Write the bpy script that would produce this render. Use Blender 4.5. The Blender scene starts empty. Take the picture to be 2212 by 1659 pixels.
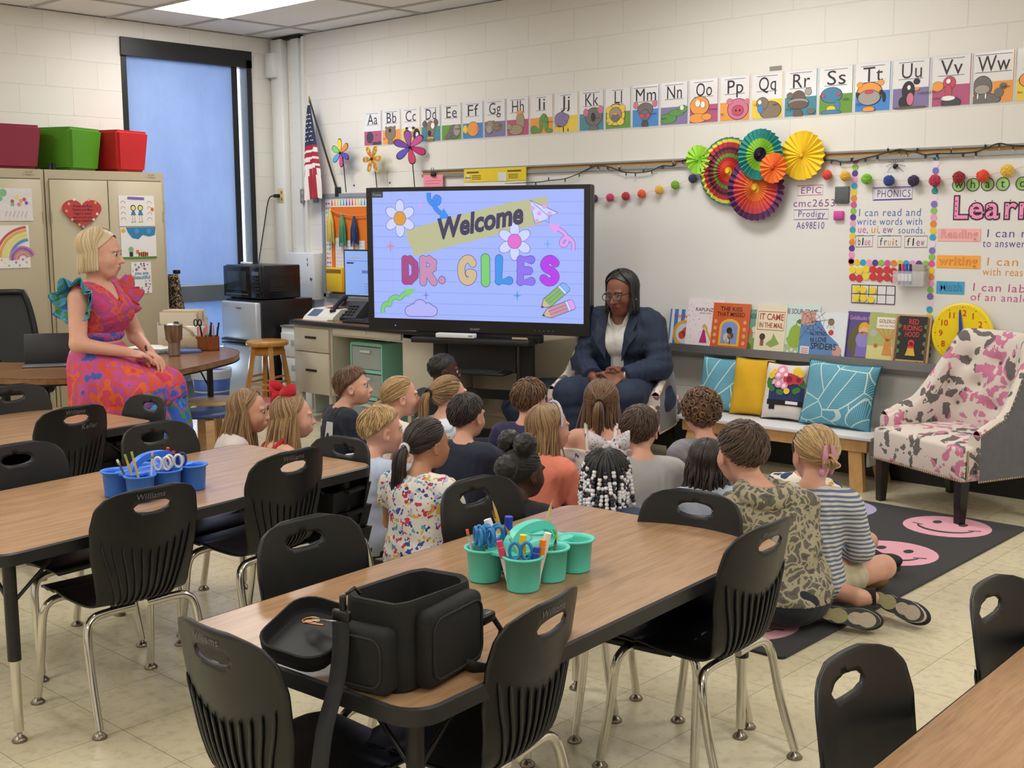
import bpy, bmesh, math, random
import numpy as np
from mathutils import Vector, Matrix

SC = bpy.context.scene
COL = SC.collection
PI = math.pi
random.seed(5)

# ------------------------------------------------------------------ camera
cam_d = bpy.data.cameras.new('camera')
cam_d.sensor_fit = 'HORIZONTAL'
cam_d.sensor_width = 36.0
cam_d.lens = 41.838
cam_d.clip_start = 0.05
cam = bpy.data.objects.new('camera',cam_d)
COL.objects.link(cam)
_r = Vector((0.736868,0.676023,-0.004301))
_d = Vector((0.089348,-0.103692,-0.990588))
_f = Vector((-0.670106,0.729548,-0.136809))
cam.matrix_world = Matrix(((_r.x,-_d.x,-_f.x,8.4891),(_r.y,-_d.y,-_f.y,-6.2821),(_r.z,-_d.z,-_f.z,1.4617),(0,0,0,1)))
SC.camera = cam

# ------------------------------------------------------------------ exposure, sky, sun
SC.view_settings.view_transform = 'Standard'
SC.view_settings.look = 'None'
SC.view_settings.gamma = 1.0
SC.view_settings.exposure = 0.0
SC.view_settings.use_curve_mapping = False
world = bpy.data.worlds.new('daylight')
SC.world = world
world.use_nodes = True
bg = world.node_tree.nodes['Background']
bg.inputs[0].default_value =(0.62,0.78,1.0,1)
bg.inputs[1].default_value = 6.0
LAMP = 17.0

# ------------------------------------------------------------------ colours and materials
def lin(h):
 if isinstance(h,(tuple,list)):
  return tuple(h[:3])
 h = h.lstrip('#')
 c =[int(h[i:i+2],16)/255 for i in(0,2,4)]
 return tuple(x/12.92 if x<=0.04045 else((x+0.055)/1.055)**2.4 for x in c)

MATS ={}

def nodes(m):
 nt = m.node_tree
 return nt, nt.nodes, nt.links

def mat(name,col,rough=0.55,metal=0.0,bump=None,var=None,emit=0.0,alpha=1.0,trans=0.0,sheen=0.0,coat=0.0,spec=0.5,stretch=None):
 """Principled material. bump=(scale, strength); var=(scale, amount) mottles the colour."""
 if name in MATS:
  return MATS[name]
 m = bpy.data.materials.new(name)
 m.use_nodes = True
 nt, N, L = nodes(m)
 p = N['Principled BSDF']
 c = lin(col)
 p.inputs['Base Color'].default_value =(*c,1)
 p.inputs['Roughness'].default_value = rough
 p.inputs['Metallic'].default_value = metal
 p.inputs['Specular IOR Level'].default_value = spec
 if coat:
  p.inputs['Coat Weight'].default_value = coat
  p.inputs['Coat Roughness'].default_value = 0.08
 if sheen:
  p.inputs['Sheen Weight'].default_value = sheen
 if trans:
  p.inputs['Transmission Weight'].default_value = trans
 if alpha<1:
  p.inputs['Alpha'].default_value = alpha
 if emit:
  p.inputs['Emission Color'].default_value =(*c,1)
  p.inputs['Emission Strength'].default_value = emit
 co = None
 if bump or var:
  tc = N.new('ShaderNodeTexCoord')
  co = tc.outputs['Object']
  if stretch:
   mp = N.new('ShaderNodeMapping')
   mp.inputs['Scale'].default_value = stretch
   L.new(co,mp.inputs['Vector'])
   co = mp.outputs['Vector']
 if bump:
  n = N.new('ShaderNodeTexNoise')
  n.inputs['Scale'].default_value = bump[0]
  n.inputs['Detail'].default_value = 4
  L.new(co,n.inputs['Vector'])
  b = N.new('ShaderNodeBump')
  b.inputs['Strength'].default_value = bump[1]
  b.inputs['Distance'].default_value = 0.01
  L.new(n.outputs['Fac'],b.inputs['Height'])
  L.new(b.outputs['Normal'],p.inputs['Normal'])
 if var:
  n = N.new('ShaderNodeTexNoise')
  n.inputs['Scale'].default_value = var[0]
  n.inputs['Detail'].default_value = 5
  L.new(co,n.inputs['Vector'])
  r = N.new('ShaderNodeValToRGB')
  r.color_ramp.elements[0].position = 0.3
  r.color_ramp.elements[1].position = 0.7
  r.color_ramp.elements[0].color =(*[x*(1-var[1])for x in c],1)
  r.color_ramp.elements[1].color =(*[min(1,x*(1+var[1]))for x in c],1)
  L.new(n.outputs['Fac'],r.inputs['Fac'])
  L.new(r.outputs['Color'],p.inputs['Base Color'])
 MATS[name] = m
 return m

def patched(name,cols,scale,stops=None,rough=0.75,kind='noise',detail=1.0,bump=None,randomness=1.0,stretch=None,coord='Object'):
 """Cloth with hard-edged patches of several colours (noise or voronoi cells)."""
 if name in MATS:
  return MATS[name]
 m = mat(name,cols[0],rough,bump=bump)
 nt, N, L = nodes(m)
 tc = N.new('ShaderNodeTexCoord')
 co = tc.outputs[coord]
 if stretch:
  mp = N.new('ShaderNodeMapping')
  mp.inputs['Scale'].default_value = stretch
  L.new(co,mp.inputs['Vector'])
  co = mp.outputs['Vector']
 if kind=='noise':
  t = N.new('ShaderNodeTexNoise')
  t.inputs['Detail'].default_value = detail
  out = t.outputs['Fac']
 elif kind=='cell':
  t = N.new('ShaderNodeTexVoronoi')
  t.inputs['Randomness'].default_value = randomness
  out = t.outputs['Color']
 else:
  t = N.new('ShaderNodeTexVoronoi')
  t.feature = 'DISTANCE_TO_EDGE'
  out = t.outputs['Distance']
 t.inputs['Scale'].default_value = scale
 L.new(co,t.inputs['Vector'])
 r = N.new('ShaderNodeValToRGB')
 r.color_ramp.interpolation = 'CONSTANT'
 n = len(cols)
 st = stops or[i/n for i in range(n)]
 e = r.color_ramp.elements
 while len(e)<n:
  e.new(0.5)
 for i in range(n):
  e[i].position = st[i]
 for i in range(n):
  e[i].color =(*lin(cols[i]),1)
 L.new(out,r.inputs['Fac'])
 L.new(r.outputs['Color'],N['Principled BSDF'].inputs['Base Color'])
 return m

 # ------------------------------------------------------------------ mesh builder
class MB:
 def __init__(self):
  self.v, self.f, self.mi, self.sm =[],[],[],[]
  self.M = Matrix.Identity(4)

 def at(self,x=0,y=0,z=0,rz=0,rx=0,ry=0,s=1.0):
  self.M = Matrix.Translation((x,y,z))@Matrix.Rotation(rz,4,'Z')@Matrix.Rotation(rx,4,'X')@Matrix.Rotation(ry,4,'Y')@Matrix.Scale(s,4)
  return self

 def add(self,vs,fs,m=0,smooth=False):
  b = len(self.v)
  A = np.asarray(vs,float)
  R = np.array(self.M)
  A = A@R[:3,:3].T+R[:3,3]
  self.v.extend(A.tolist())
  self.f.extend([[i+b for i in f]for f in fs])
  self.mi.extend([m]*len(fs))
  self.sm.extend([smooth]*len(fs))
  return self

 def box(self,c,s,m=0):
  x, y, z = c
  a, b, d = s[0]/2, s[1]/2, s[2]/2
  vs =[(x+i*a,y+j*b,z+k*d)for k in(-1,1)for j in(-1,1)for i in(-1,1)]
  return self.add(vs,[(0,2,3,1),(4,5,7,6),(0,1,5,4),(2,6,7,3),(0,4,6,2),(1,3,7,5)],m)

 def rbox(self,c,s,r=0.01,m=0,seg=2,taper=None):
  bm = bmesh.new()
  bmesh.ops.create_cube(bm,size=1)
  for v in bm.verts:
   v.co = Vector((v.co.x*s[0],v.co.y*s[1],v.co.z*s[2]))
   if taper and v.co.z<0:
    v.co.x *= taper
    v.co.y *= taper
  bmesh.ops.bevel(bm,geom=list(bm.edges),offset=r,segments=seg,affect='EDGES',profile=0.5)
  bm.verts.index_update()
  vs =[(v.co.x+c[0],v.co.y+c[1],v.co.z+c[2])for v in bm.verts]
  fs =[[v.index for v in f.verts]for f in bm.faces]
  bm.free()
  return self.add(vs,fs,m,True)

 def cyl(self,p0,p1,r0,r1=None,n=16,m=0,caps=True,smooth=True):
  return self.tube([p0,p1],[r0,r0 if r1 is None else r1],n,m,caps,smooth=smooth)

 def tube(self,pts,r,n=8,m=0,caps=True,closed=False,smooth=True,squash=None):
  P =[Vector(p)for p in pts]
  k = len(P)
  rs = r if isinstance(r,(list,tuple))else[r]*k
  vs, fs =[],[]
  up = None
  for i in range(k):
   if closed:
    t = P[(i+1)%k]-P[i-1]
   else:
    t = P[min(i+1,k-1)]-P[max(i-1,0)]
   t.normalize()
   if up is None:
    up = Vector((0,0,1))if abs(t.z)<0.9 else Vector((1,0,0))
   a = up-t*up.dot(t)
   if a.length<1e-5:
    a = t.orthogonal()
   a.normalize()
   up = a
   b = t.cross(a)
   for j in range(n):
    w = 2*PI*j/n
    q = a*math.cos(w)*(squash or 1)+b*math.sin(w)
    vs.append(P[i]+q*rs[i])
  for i in range(k if closed else k-1):
   i2 =(i+1)%k
   for j in range(n):
    j2 =(j+1)%n
    fs.append((i*n+j,i*n+j2,i2*n+j2,i2*n+j))
  self.add([tuple(q)for q in vs],fs,m,smooth)
  if caps and not closed:
   self.add([tuple(q)for q in vs[:n]],[tuple(range(n))[::-1]],m)
   self.add([tuple(q)for q in vs[-n:]],[tuple(range(n))],m)
  return self

 def lathe(self,prof,n=24,m=0,c=(0,0,0),smooth=True):
  vs =[(c[0]+r*math.cos(2*PI*j/n),c[1]+r*math.sin(2*PI*j/n),c[2]+z)for r,z in prof for j in range(n)]
  fs =[(i*n+j,i*n+(j+1)%n,(i+1)*n+(j+1)%n,(i+1)*n+j)for i in range(len(prof)-1)for j in range(n)]
  return self.add(vs,fs,m,smooth)

 def prism(self,poly,z0,z1,m=0,m_side=None,smooth=False):
  n = len(poly)
  a = sum(poly[i][0]*poly[(i+1)%n][1]-poly[(i+1)%n][0]*poly[i][1]for i in range(n))
  if a<0:
   poly = poly[::-1]
  vs =[(x,y,z)for z in(z0,z1)for x,y in poly]
  self.add(vs,[tuple(range(n))[::-1],tuple(range(n,2*n))],m)
  self.add(vs,[(i,(i+1)%n,n+(i+1)%n,n+i)for i in range(n)],m if m_side is None else m_side,smooth)
  return self

 def plate(self,poly,y=0.0,d=0.0,m=0,m_side=None):
  """polygon in the x-z plane, front facing -y at y, going back d"""
  n = len(poly)
  a = sum(poly[i][0]*poly[(i+1)%n][1]-poly[(i+1)%n][0]*poly[i][1]for i in range(n))
  if a<0:
   poly = poly[::-1]
  self.add([(x,y,z)for x,z in poly],[tuple(range(n))],m)
  if d:
   vs =[(x,yy,z)for yy in(y,y+d)for x,z in poly]
   self.add(vs,[tuple(range(n,2*n))[::-1]]+[(i,n+i,n+(i+1)%n,(i+1)%n)for i in range(n)],m if m_side is None else m_side)
  return self

 def rect(self,x0,z0,x1,z1,y=0.0,d=0.0,m=0):
  return self.plate([(x0,z0),(x1,z0),(x1,z1),(x0,z1)],y,d,m)

 def disc(self,x,z,r,y=0.0,d=0.0,m=0,n=20,rz=None,a0=0,a1=2*PI):
  rz = rz or r
  full = abs(a1-a0-2*PI)<1e-6
  k = n if full else n+1
  return self.plate([(x+r*math.cos(a0+(a1-a0)*i/n),z+rz*math.sin(a0+(a1-a0)*i/n))for i in range(k)],y,d,m)

 def stroke(self,pts,w,y=0.0,m=0,closed=False):
  """flat ribbon along a polyline in the x-z plane"""
  P =[Vector((p[0],p[1]))for p in pts]
  k = len(P)
  vs, fs =[],[]
  for i in range(k):
   t =(P[(i+1)%k]-P[i-1])if closed else(P[min(i+1,k-1)]-P[max(i-1,0)])
   if t.length<1e-9:
    t = Vector((1,0))
   t.normalize()
   nn = Vector((-t.y,t.x))*w/2
   vs +=[(P[i].x+nn.x,y,P[i].y+nn.y),(P[i].x-nn.x,y,P[i].y-nn.y)]
  for i in range(k if closed else k-1):
   j =(i+1)%k
   fs.append((2*i,2*i+1,2*j+1,2*j))
  return self.add(vs,fs,m)

 def ring(self,x,z,r,w,y=0,m=0,n=24,rz=None):
  rz = rz or r
  return self.stroke([(x+r*math.cos(2*PI*i/n),z+rz*math.sin(2*PI*i/n))for i in range(n)],w,y,m,True)

 def ball(self,c,r,m=0,nu=16,nv=10,rot=None):
  if not isinstance(r,(tuple,list)):
   r =(r,r,r)
  vs =[(0,0,-1)]
  for i in range(1,nv):
   t = -PI/2+PI*i/nv
   for j in range(nu):
    vs.append((math.cos(t)*math.cos(2*PI*j/nu),math.cos(t)*math.sin(2*PI*j/nu),math.sin(t)))
  vs.append((0,0,1))
  A = np.array(vs)*np.array(r)
  if rot is not None:
   A = A@np.array(rot.to_3x3()).T
  A = A+np.array(c)
  fs =[(0,1+(j+1)%nu,1+j)for j in range(nu)]
  for i in range(nv-2):
   for j in range(nu):
    a = 1+i*nu
    fs.append((a+j,a+(j+1)%nu,a+nu+(j+1)%nu,a+nu+j))
  a = 1+(nv-2)*nu
  fs +=[(a+j,a+(j+1)%nu,len(vs)-1)for j in range(nu)]
  return self.add(A,fs,m,True)

 def grid(self,fn,nu,nv,m=0,thick=0.0,smooth=True,keep=None,cu=False):
  P = np.array([[fn(i/nu,j/nv)for i in range(nu+1)]for j in range(nv+1)],float).reshape(-1,3)
  fs =[]
  for j in range(nv):
   for i in range(nu):
    if keep is None or keep((i+.5)/nu,(j+.5)/nv):
     a = j*(nu+1)+i
     fs.append((a,a+1,a+nu+2,a+nu+1))
  if thick:
   P, fs = solidify(P,fs,thick)
  return self.add(P,fs,m,smooth)

 def text(self,s,x,z,size,y=-0.001,m=0,bold=0.0,shear=0.0,align='LEFT',space=1.0,rot=0.0,sx=1.0):
  V, F = glyphs(s,bold,shear,align,space)
  if len(V)==0:
   return self
  c, sn = math.cos(rot), math.sin(rot)
  X = V[:,0]*size*sx
  Z = V[:,1]*size
  P = np.stack([x+X*c-Z*sn,np.full(len(X),y),z+X*sn+Z*c],1)
  return self.add(P,F,m)

 def build(self,name,mats,parent=None,label=None,cat=None,group=None,kind=None,loc=None,rz=None):
  me = bpy.data.meshes.new(name)
  me.from_pydata(self.v,[],self.f)
  mats = mats if isinstance(mats,(list,tuple))else[mats]
  for m in mats:
   me.materials.append(m)
  me.polygons.foreach_set('material_index',self.mi)
  me.polygons.foreach_set('use_smooth',self.sm)
  me.update()
  o = bpy.data.objects.new(name,me)
  COL.objects.link(o)
  if parent is not None:
   o.parent = parent
  if loc is not None:
   o.location = loc
  if rz is not None:
   o.rotation_euler =(0,0,rz)
  return tag(o,label,cat,group,kind)

def solidify(P,fs,th):
 P = np.asarray(P,float)
 N = np.zeros_like(P)
 for f in fs:
  a, b, c = P[f[0]], P[f[1]], P[f[2]]
  n = np.cross(b-a,c-a)
  if len(f)==4:
   n = np.cross(P[f[2]]-P[f[0]],P[f[3]]-P[f[1]])
  for i in f:
   N[i] += n
 N/=np.maximum(np.linalg.norm(N,axis=1,keepdims=True),1e-12)
 k = len(P)
 Q = np.vstack([P,P-N*th])
 out =[tuple(f)for f in fs]+[tuple(i+k for i in f[::-1])for f in fs]
 cnt ={}
 for f in fs:
  for i in range(len(f)):
   e =(f[i],f[(i+1)%len(f)])
   if(e[1],e[0])in cnt:
    cnt[(e[1],e[0])] = None
   else:
    cnt[e] = e
 out +=[(e[1],e[0],e[0]+k,e[1]+k)for e in cnt.values()if e]
 return Q, out

_GL ={}

def glyphs(s,bold,shear,align,space):
 key =(s,bold,shear,align,space)
 if key not in _GL:
  cu = bpy.data.curves.new('lettering','FONT')
  cu.body = s
  cu.size = 1.0
  cu.offset = bold
  cu.shear = shear
  cu.align_x = align
  cu.space_character = space
  cu.resolution_u = 3
  ob = bpy.data.objects.new('lettering',cu)
  me = ob.to_mesh()
  V = np.array([v.co[:]for v in me.vertices]).reshape(-1,3)
  F =[tuple(p.vertices)for p in me.polygons]
  ob.to_mesh_clear()
  bpy.data.objects.remove(ob)
  bpy.data.curves.remove(cu)
  # all letters face +z in their own plane
  G =[]
  for f in F:
   a, b, c = V[f[0]], V[f[1]], V[f[2]]
   G.append(f if np.cross(b-a,c-a)[2]>=0 else f[::-1])
  _GL[key] =(V,G)
 return _GL[key]

def tag(o,label=None,cat=None,group=None,kind=None):
 if label:
  o['label'] = label
 if cat:
  o['category'] = cat
 if group:
  o['group'] = group
 if kind:
  o['kind'] = kind
 return o

def thing(name,label,cat,loc=(0,0,0),rz=0.0,group=None):
 o = bpy.data.objects.new(name,None)
 o.empty_display_size = 0.1
 COL.objects.link(o)
 o.location = loc
 o.rotation_euler =(0,0,rz)
 return tag(o,label,cat,group)

def dup(root,loc,rz=None,label=None,group=None):
 def cp(o,par):
  c = o.copy()
  COL.objects.link(c)
  if par is not None:
   c.parent = par
  for ch in KIDS.get(o,[x for x in o.children]):
   cp(ch,c)
  return c
 r = cp(root,None)
 r.location = loc
 if rz is not None:
  r.rotation_euler =(0,0,rz)
 if label:
  r['label'] = label
 if group:
  r['group'] = group
 return r
KIDS ={}

def R(d):
 return math.radians(d)

def arc(cx,cy,r,a0,a1,n=8,ry=None):
 ry = ry or r
 return[(cx+r*math.cos(R(a0+(a1-a0)*i/n)),cy+ry*math.sin(R(a0+(a1-a0)*i/n)))for i in range(n+1)]

def rrect(w,h,r,n=5):
 a, b = w/2-r, h/2-r
 return arc(a,b,r,0,90,n)+arc(-a,b,r,90,180,n)+arc(-a,-b,r,180,270,n)+arc(a,-b,r,270,360,n)

def smooth_path(pts,k=6,closed=False):
 P =[np.array(p,float)for p in pts]
 n = len(P)
 out =[]
 for i in range(n if closed else n-1):
  p0 = P[i-1]if(i>0 or closed)else P[0]
  p1, p2 = P[i], P[(i+1)%n]
  p3 = P[(i+2)%n]if(i+2<n or closed)else P[-1]
  for j in range(k):
   t = j/k
   out.append(tuple(0.5*((2*p1)+(-p0+p2)*t+(2*p0-5*p1+4*p2-p3)*t*t+(-p0+3*p1-3*p2+p3)*t**3)))
 if not closed:
  out.append(tuple(P[-1]))
 return out
 # ================================================================== the room
CH = 2.975
WIN0, WIN1 = -1.432, -0.245
RX, RY = 10.4, -8.6

def block_mat(name,axis):
 m = mat(name,'#e6e1d6',0.45,bump=(260,0.12))
 nt, N, L = nodes(m)
 p = N['Principled BSDF']
 tc = N.new('ShaderNodeTexCoord')
 sp = N.new('ShaderNodeSeparateXYZ')
 L.new(tc.outputs['Object'],sp.inputs[0])
 cb = N.new('ShaderNodeCombineXYZ')
 L.new(sp.outputs[axis],cb.inputs[0])
 L.new(sp.outputs['Z'],cb.inputs[1])
 mp = N.new('ShaderNodeMapping')
 mp.inputs['Location'].default_value =(-2.0735 if axis=='X' else 1.8314+0.4064*10,0,0)
 L.new(cb.outputs[0],mp.inputs['Vector'])
 b = N.new('ShaderNodeTexBrick')
 b.offset = 0.5
 b.inputs['Scale'].default_value = 1.0
 b.inputs['Brick Width'].default_value = 0.4064
 b.inputs['Row Height'].default_value = 0.2032
 b.inputs['Mortar Size'].default_value = 0.0045
 b.inputs['Mortar Smooth'].default_value = 0.6
 b.inputs['Color1'].default_value =(*lin('#e4e1da'),1)
 b.inputs['Color2'].default_value =(*lin('#e2dfd8'),1)
 b.inputs['Mortar'].default_value =(*lin('#dbd8d1'),1)
 L.new(mp.outputs[0],b.inputs['Vector'])
 # bottom course painted black
 gt = N.new('ShaderNodeMath')
 gt.operation = 'GREATER_THAN'
 gt.inputs[1].default_value = 0.2032
 L.new(sp.outputs['Z'],gt.inputs[0])
 mx = N.new('ShaderNodeMix')
 mx.data_type = 'RGBA'
 mx.inputs[6].default_value =(*lin('#1d1c1d'),1)
 L.new(gt.outputs[0],mx.inputs[0])
 L.new(b.outputs['Color'],mx.inputs[7])
 L.new(mx.outputs[2],p.inputs['Base Color'])
 bp =[n for n in N if n.type=='BUMP'][0]
 b2 = N.new('ShaderNodeBump')
 b2.inputs['Strength'].default_value = 0.35
 b2.inputs['Distance'].default_value = 0.006
 b2.invert = True
 L.new(b.outputs['Fac'],b2.inputs['Height'])
 L.new(bp.outputs['Normal'],b2.inputs['Normal'])
 L.new(b2.outputs['Normal'],p.inputs['Normal'])
 return m

blk_x = block_mat('painted_block_x','X')
blk_y = block_mat('painted_block_y','Y')

def slab(name,lo,hi,m):
 c =[(a+b)/2 for a,b in zip(lo,hi)]
 s =[b-a for a,b in zip(lo,hi)]
 return MB().box(c,s).build(name,m,kind='structure')

slab('wall_board_side',(-0.2,0,0),(RX+.2,0.2,CH),blk_x)
w = MB()
w.box((-0.1,(RY+WIN0)/2,CH/2),(0.2,WIN0-RY,CH))
w.box((-0.1,WIN1/2,CH/2),(0.2,-WIN1,CH))
w.box((-0.1,(WIN0+WIN1)/2,(2.853+CH)/2),(0.2,WIN1-WIN0,CH-2.853))
w.build('wall_window_side',blk_y,kind='structure')
slab('wall_back',(-0.2,RY-.2,0),(RX+.2,RY,CH),blk_x)
slab('wall_right',(RX,RY,0),(RX+.2,0,CH),blk_y)

# floor of square vinyl tiles
fm = mat('vinyl_tile','#c6bb9c',0.26,bump=(9,0.02),spec=0.45)
nt, N, L = nodes(fm)
p = N['Principled BSDF']
tc = N.new('ShaderNodeTexCoord')
mp = N.new('ShaderNodeMapping')
mp.inputs['Location'].default_value =(-6.652,4.63,0)
L.new(tc.outputs['Object'],mp.inputs['Vector'])
b = N.new('ShaderNodeTexBrick')
b.offset = 0.0
b.inputs['Scale'].default_value = 1.0
b.inputs['Brick Width'].default_value = 0.3048
b.inputs['Row Height'].default_value = 0.3048
b.inputs['Mortar Size'].default_value = 0.0011
b.inputs['Mortar Smooth'].default_value = 0.2
b.inputs['Bias'].default_value = 0.0
b.inputs['Color1'].default_value =(*lin('#dcd4b8'),1)
b.inputs['Color2'].default_value =(*lin('#d6ccae'),1)
b.inputs['Mortar'].default_value =(*lin('#8d8166'),1)
L.new(mp.outputs[0],b.inputs['Vector'])
# streaks and flecks in the tile
n1 = N.new('ShaderNodeTexNoise')
n1.inputs['Scale'].default_value = 26
n1.inputs['Detail'].default_value = 6
n1.inputs['Roughness'].default_value = 0.65
L.new(tc.outputs['Object'],n1.inputs['Vector'])
r1 = N.new('ShaderNodeValToRGB')
r1.color_ramp.elements[0].position = 0.32
r1.color_ramp.elements[0].color =(0.74,0.72,0.68,1)
r1.color_ramp.elements[1].position = 0.52
r1.color_ramp.elements[1].color =(1,1,1,1)
L.new(n1.outputs['Fac'],r1.inputs['Fac'])
n2 = N.new('ShaderNodeTexNoise')
n2.inputs['Scale'].default_value = 1.3
n2.inputs['Detail'].default_value = 3
L.new(tc.outputs['Object'],n2.inputs['Vector'])
r2 = N.new('ShaderNodeValToRGB')
r2.color_ramp.elements[0].position = 0.35
r2.color_ramp.elements[0].color =(0.9,0.9,0.88,1)
r2.color_ramp.elements[1].position = 0.65
r2.color_ramp.elements[1].color =(1.04,1.03,0.98,1)
L.new(n2.outputs['Fac'],r2.inputs['Fac'])
prev = b.outputs['Color']
for rr in(r1,r2):
 mx = N.new('ShaderNodeMix')
 mx.data_type = 'RGBA'
 mx.blend_type = 'MULTIPLY'
 mx.inputs[0].default_value = 0.75
 L.new(prev,mx.inputs[6])
 L.new(rr.outputs['Color'],mx.inputs[7])
 prev = mx.outputs[2]
L.new(prev,p.inputs['Base Color'])
slab('floor',(-0.2,RY-.2,-0.1),(RX+.2,0.2,0),fm)

# lay-in ceiling: tiles and the grid of T bars
cm = mat('ceiling_tile','#f2f0ec',0.9,bump=(320,0.25),var=(210,0.05))
GX, GY =[],[]
x = 0.61-1.2192
PANELS =[(0.61,-0.91),(0.61,-4.0),(4.27,-0.91),(4.27,-4.0),(7.92,-0.91),(7.92,-4.0),(0.61,-7.0),(4.27,-7.0),(7.92,-7.0)]
c = MB()
c.box((RX/2,RY/2,CH+0.06),(RX+.4,-RY+.4,0.1))
c.build('ceiling',cm,kind='structure')
g = MB()
gx = 0.61
while gx<RX:
 g.box((gx,RY/2,CH+0.006),(0.024,-RY,0.012))
 gx += 1.2192
gy = -0.30
while gy>RY:
 g.box((RX/2,gy,CH+0.0055),(RX,0.024,0.011))
 gy -= 0.6096
g.build('ceiling_grid',mat('grid_bar','#b9b6b0',0.5),kind='structure')

# the fluorescent panels
emit = bpy.data.materials.new('lamp_diffuser')
emit.use_nodes = True
nt, N, L = nodes(emit)
N.remove(N['Principled BSDF'])
e = N.new('ShaderNodeEmission')
e.inputs[0].default_value =(1.0,0.975,0.94,1)
e.inputs[1].default_value = LAMP
L.new(e.outputs[0],N['Material Output'].inputs[0])
for i,(px,py)in enumerate(PANELS):
 t = thing('ceiling_light','bright white fluorescent ceiling panel above the tall window corner' if i==0 else 'fluorescent ceiling panel lighting the room outside the picture','ceiling light',(px+0.6096,py-0.3048,CH),0,'fluorescent ceiling panels')
 MB().box((0,0,0.004),(1.19,0.58,0.006)).build('diffuser',emit,t)
 fr = MB()
 for s in(-1,1):
  fr.box((s*0.602,0,0.004),(0.014,0.609,0.014))
  fr.box((0,s*0.297,0.004),(1.19,0.014,0.014))
 fr.build('frame',mat('lamp_frame','#e8e6e0',0.5),t)

 # window: dark head rail, roller shade, mullion, lower pane
blackm = mat('dark_window_metal','#17191b',0.4)
fr = MB()
fr.box((-0.03,(WIN0+WIN1)/2,2.785),(0.10,WIN1-WIN0,0.135))
fr.box((-0.03,WIN1-0.03,1.42),(0.10,0.05,2.72))
fr.box((-0.05,WIN1-0.145,1.42),(0.05,0.05,2.72))
fr.box((-0.05,WIN0+0.03,1.42),(0.08,0.05,2.72))
fr.box((-0.05,(WIN0+WIN1)/2,0.87),(0.09,WIN1-WIN0,0.13),1)
fr.box((-0.05,(WIN0+WIN1)/2,0.19),(0.09,WIN1-WIN0,0.06),1)
fr.box((-0.08,(WIN0+WIN1)/2,0.08),(0.05,WIN1-WIN0,0.16),1)
fr.build('window_1',[blackm,mat('grey_window_metal','#6d7883',0.45)],kind='structure')
film = bpy.data.materials.new('window_film')
film.use_nodes = True
nt, N, L = nodes(film)
N.remove(N['Principled BSDF'])
d1 = N.new('ShaderNodeBsdfDiffuse')
d1.inputs[0].default_value =(*lin('#a3afc2'),1)
t1 = N.new('ShaderNodeBsdfTranslucent')
t1.inputs[0].default_value =(*lin('#7f9fd0'),1)
m1 = N.new('ShaderNodeMixShader')
m1.inputs[0].default_value = 0.5
nz = N.new('ShaderNodeTexNoise')
nz.inputs['Scale'].default_value = 4
nz.inputs['Detail'].default_value = 8
nz.inputs['Roughness'].default_value = 0.7
rr = N.new('ShaderNodeValToRGB')
rr.color_ramp.elements[0].position = .3
rr.color_ramp.elements[0].color =(*lin('#a3b4d0'),1)
rr.color_ramp.elements[1].position = .75
rr.color_ramp.elements[1].color =(*lin('#c3cfe2'),1)
L.new(nz.outputs['Fac'],rr.inputs['Fac'])
L.new(rr.outputs['Color'],t1.inputs[0])
L.new(d1.outputs[0],m1.inputs[1])
L.new(t1.outputs[0],m1.inputs[2])
L.new(m1.outputs[0],N['Material Output'].inputs[0])
t = thing('roller_shade','translucent blue grey roller shade drawn down over the tall window','window shade',(-0.035,(WIN0+WIN1)/2,0.93))
MB().box((0,-0.07,0.9),(0.004,WIN1-WIN0-0.20,1.78)).build('shade_cloth',film,t)
MB().box((0,-0.07,0.005),(0.02,WIN1-WIN0-0.20,0.022)).build('hem_bar',mat('shade_hem','#c9d3de',0.5),t)
MB().cyl((0.02,0.50,1.7),(0.02,0.50,0.3),0.004,n=6).build('pull_chain',mat('shade_chain','#b7c6da',0.4),t)
MB().box((-0.06,(WIN0+WIN1)/2,0.61),(0.006,WIN1-WIN0,0.40)).build('window_2',film,kind='structure')
gl = mat('clear_pane','#ffffff',0.02,alpha=0.08,spec=0.4)
MB().box((-0.06,(WIN0+WIN1)/2,0.32),(0.006,WIN1-WIN0,0.2)).build('window_3',gl,kind='structure')
MB().box((-0.06,WIN1-0.09,1.8),(0.006,0.09,1.85)).build('window_4',gl,kind='structure')
MB().box((-0.06,-0.8,1.85),(0.006,1.1,1.85)).build('window_5',gl,kind='structure')
slab('ground_outside',(-9,-8,-0.2),(-0.2,6,-0.12),mat('pale_concrete','#dcdcd8',0.9))
# black gap along the ceiling edge and the boxed pipes in the corner
MB().box((0.22,-0.02,CH-0.012),(0.36,0.06,0.022)).build('trim_1',mat('gap_black','#0c0c0d',0.8),kind='structure')
wt = mat('white_raceway','#e3e4e0',0.4)
MB().rbox((0.11,-0.035,CH/2),(0.15,0.07,CH-0.03),0.006,seg=1).build('trim_2',wt,kind='structure')
MB().box((0.31,-0.012,CH/2),(0.10,0.024,CH-0.03)).box((0.42,-0.015,CH/2),(0.03,0.03,CH-0.03)).build('trim_3',wt,kind='structure')
MB().rbox((0.08,-0.07,2.75),(0.12,0.09,0.2),0.006,seg=1).build('trim_4',wt,kind='structure')
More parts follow.
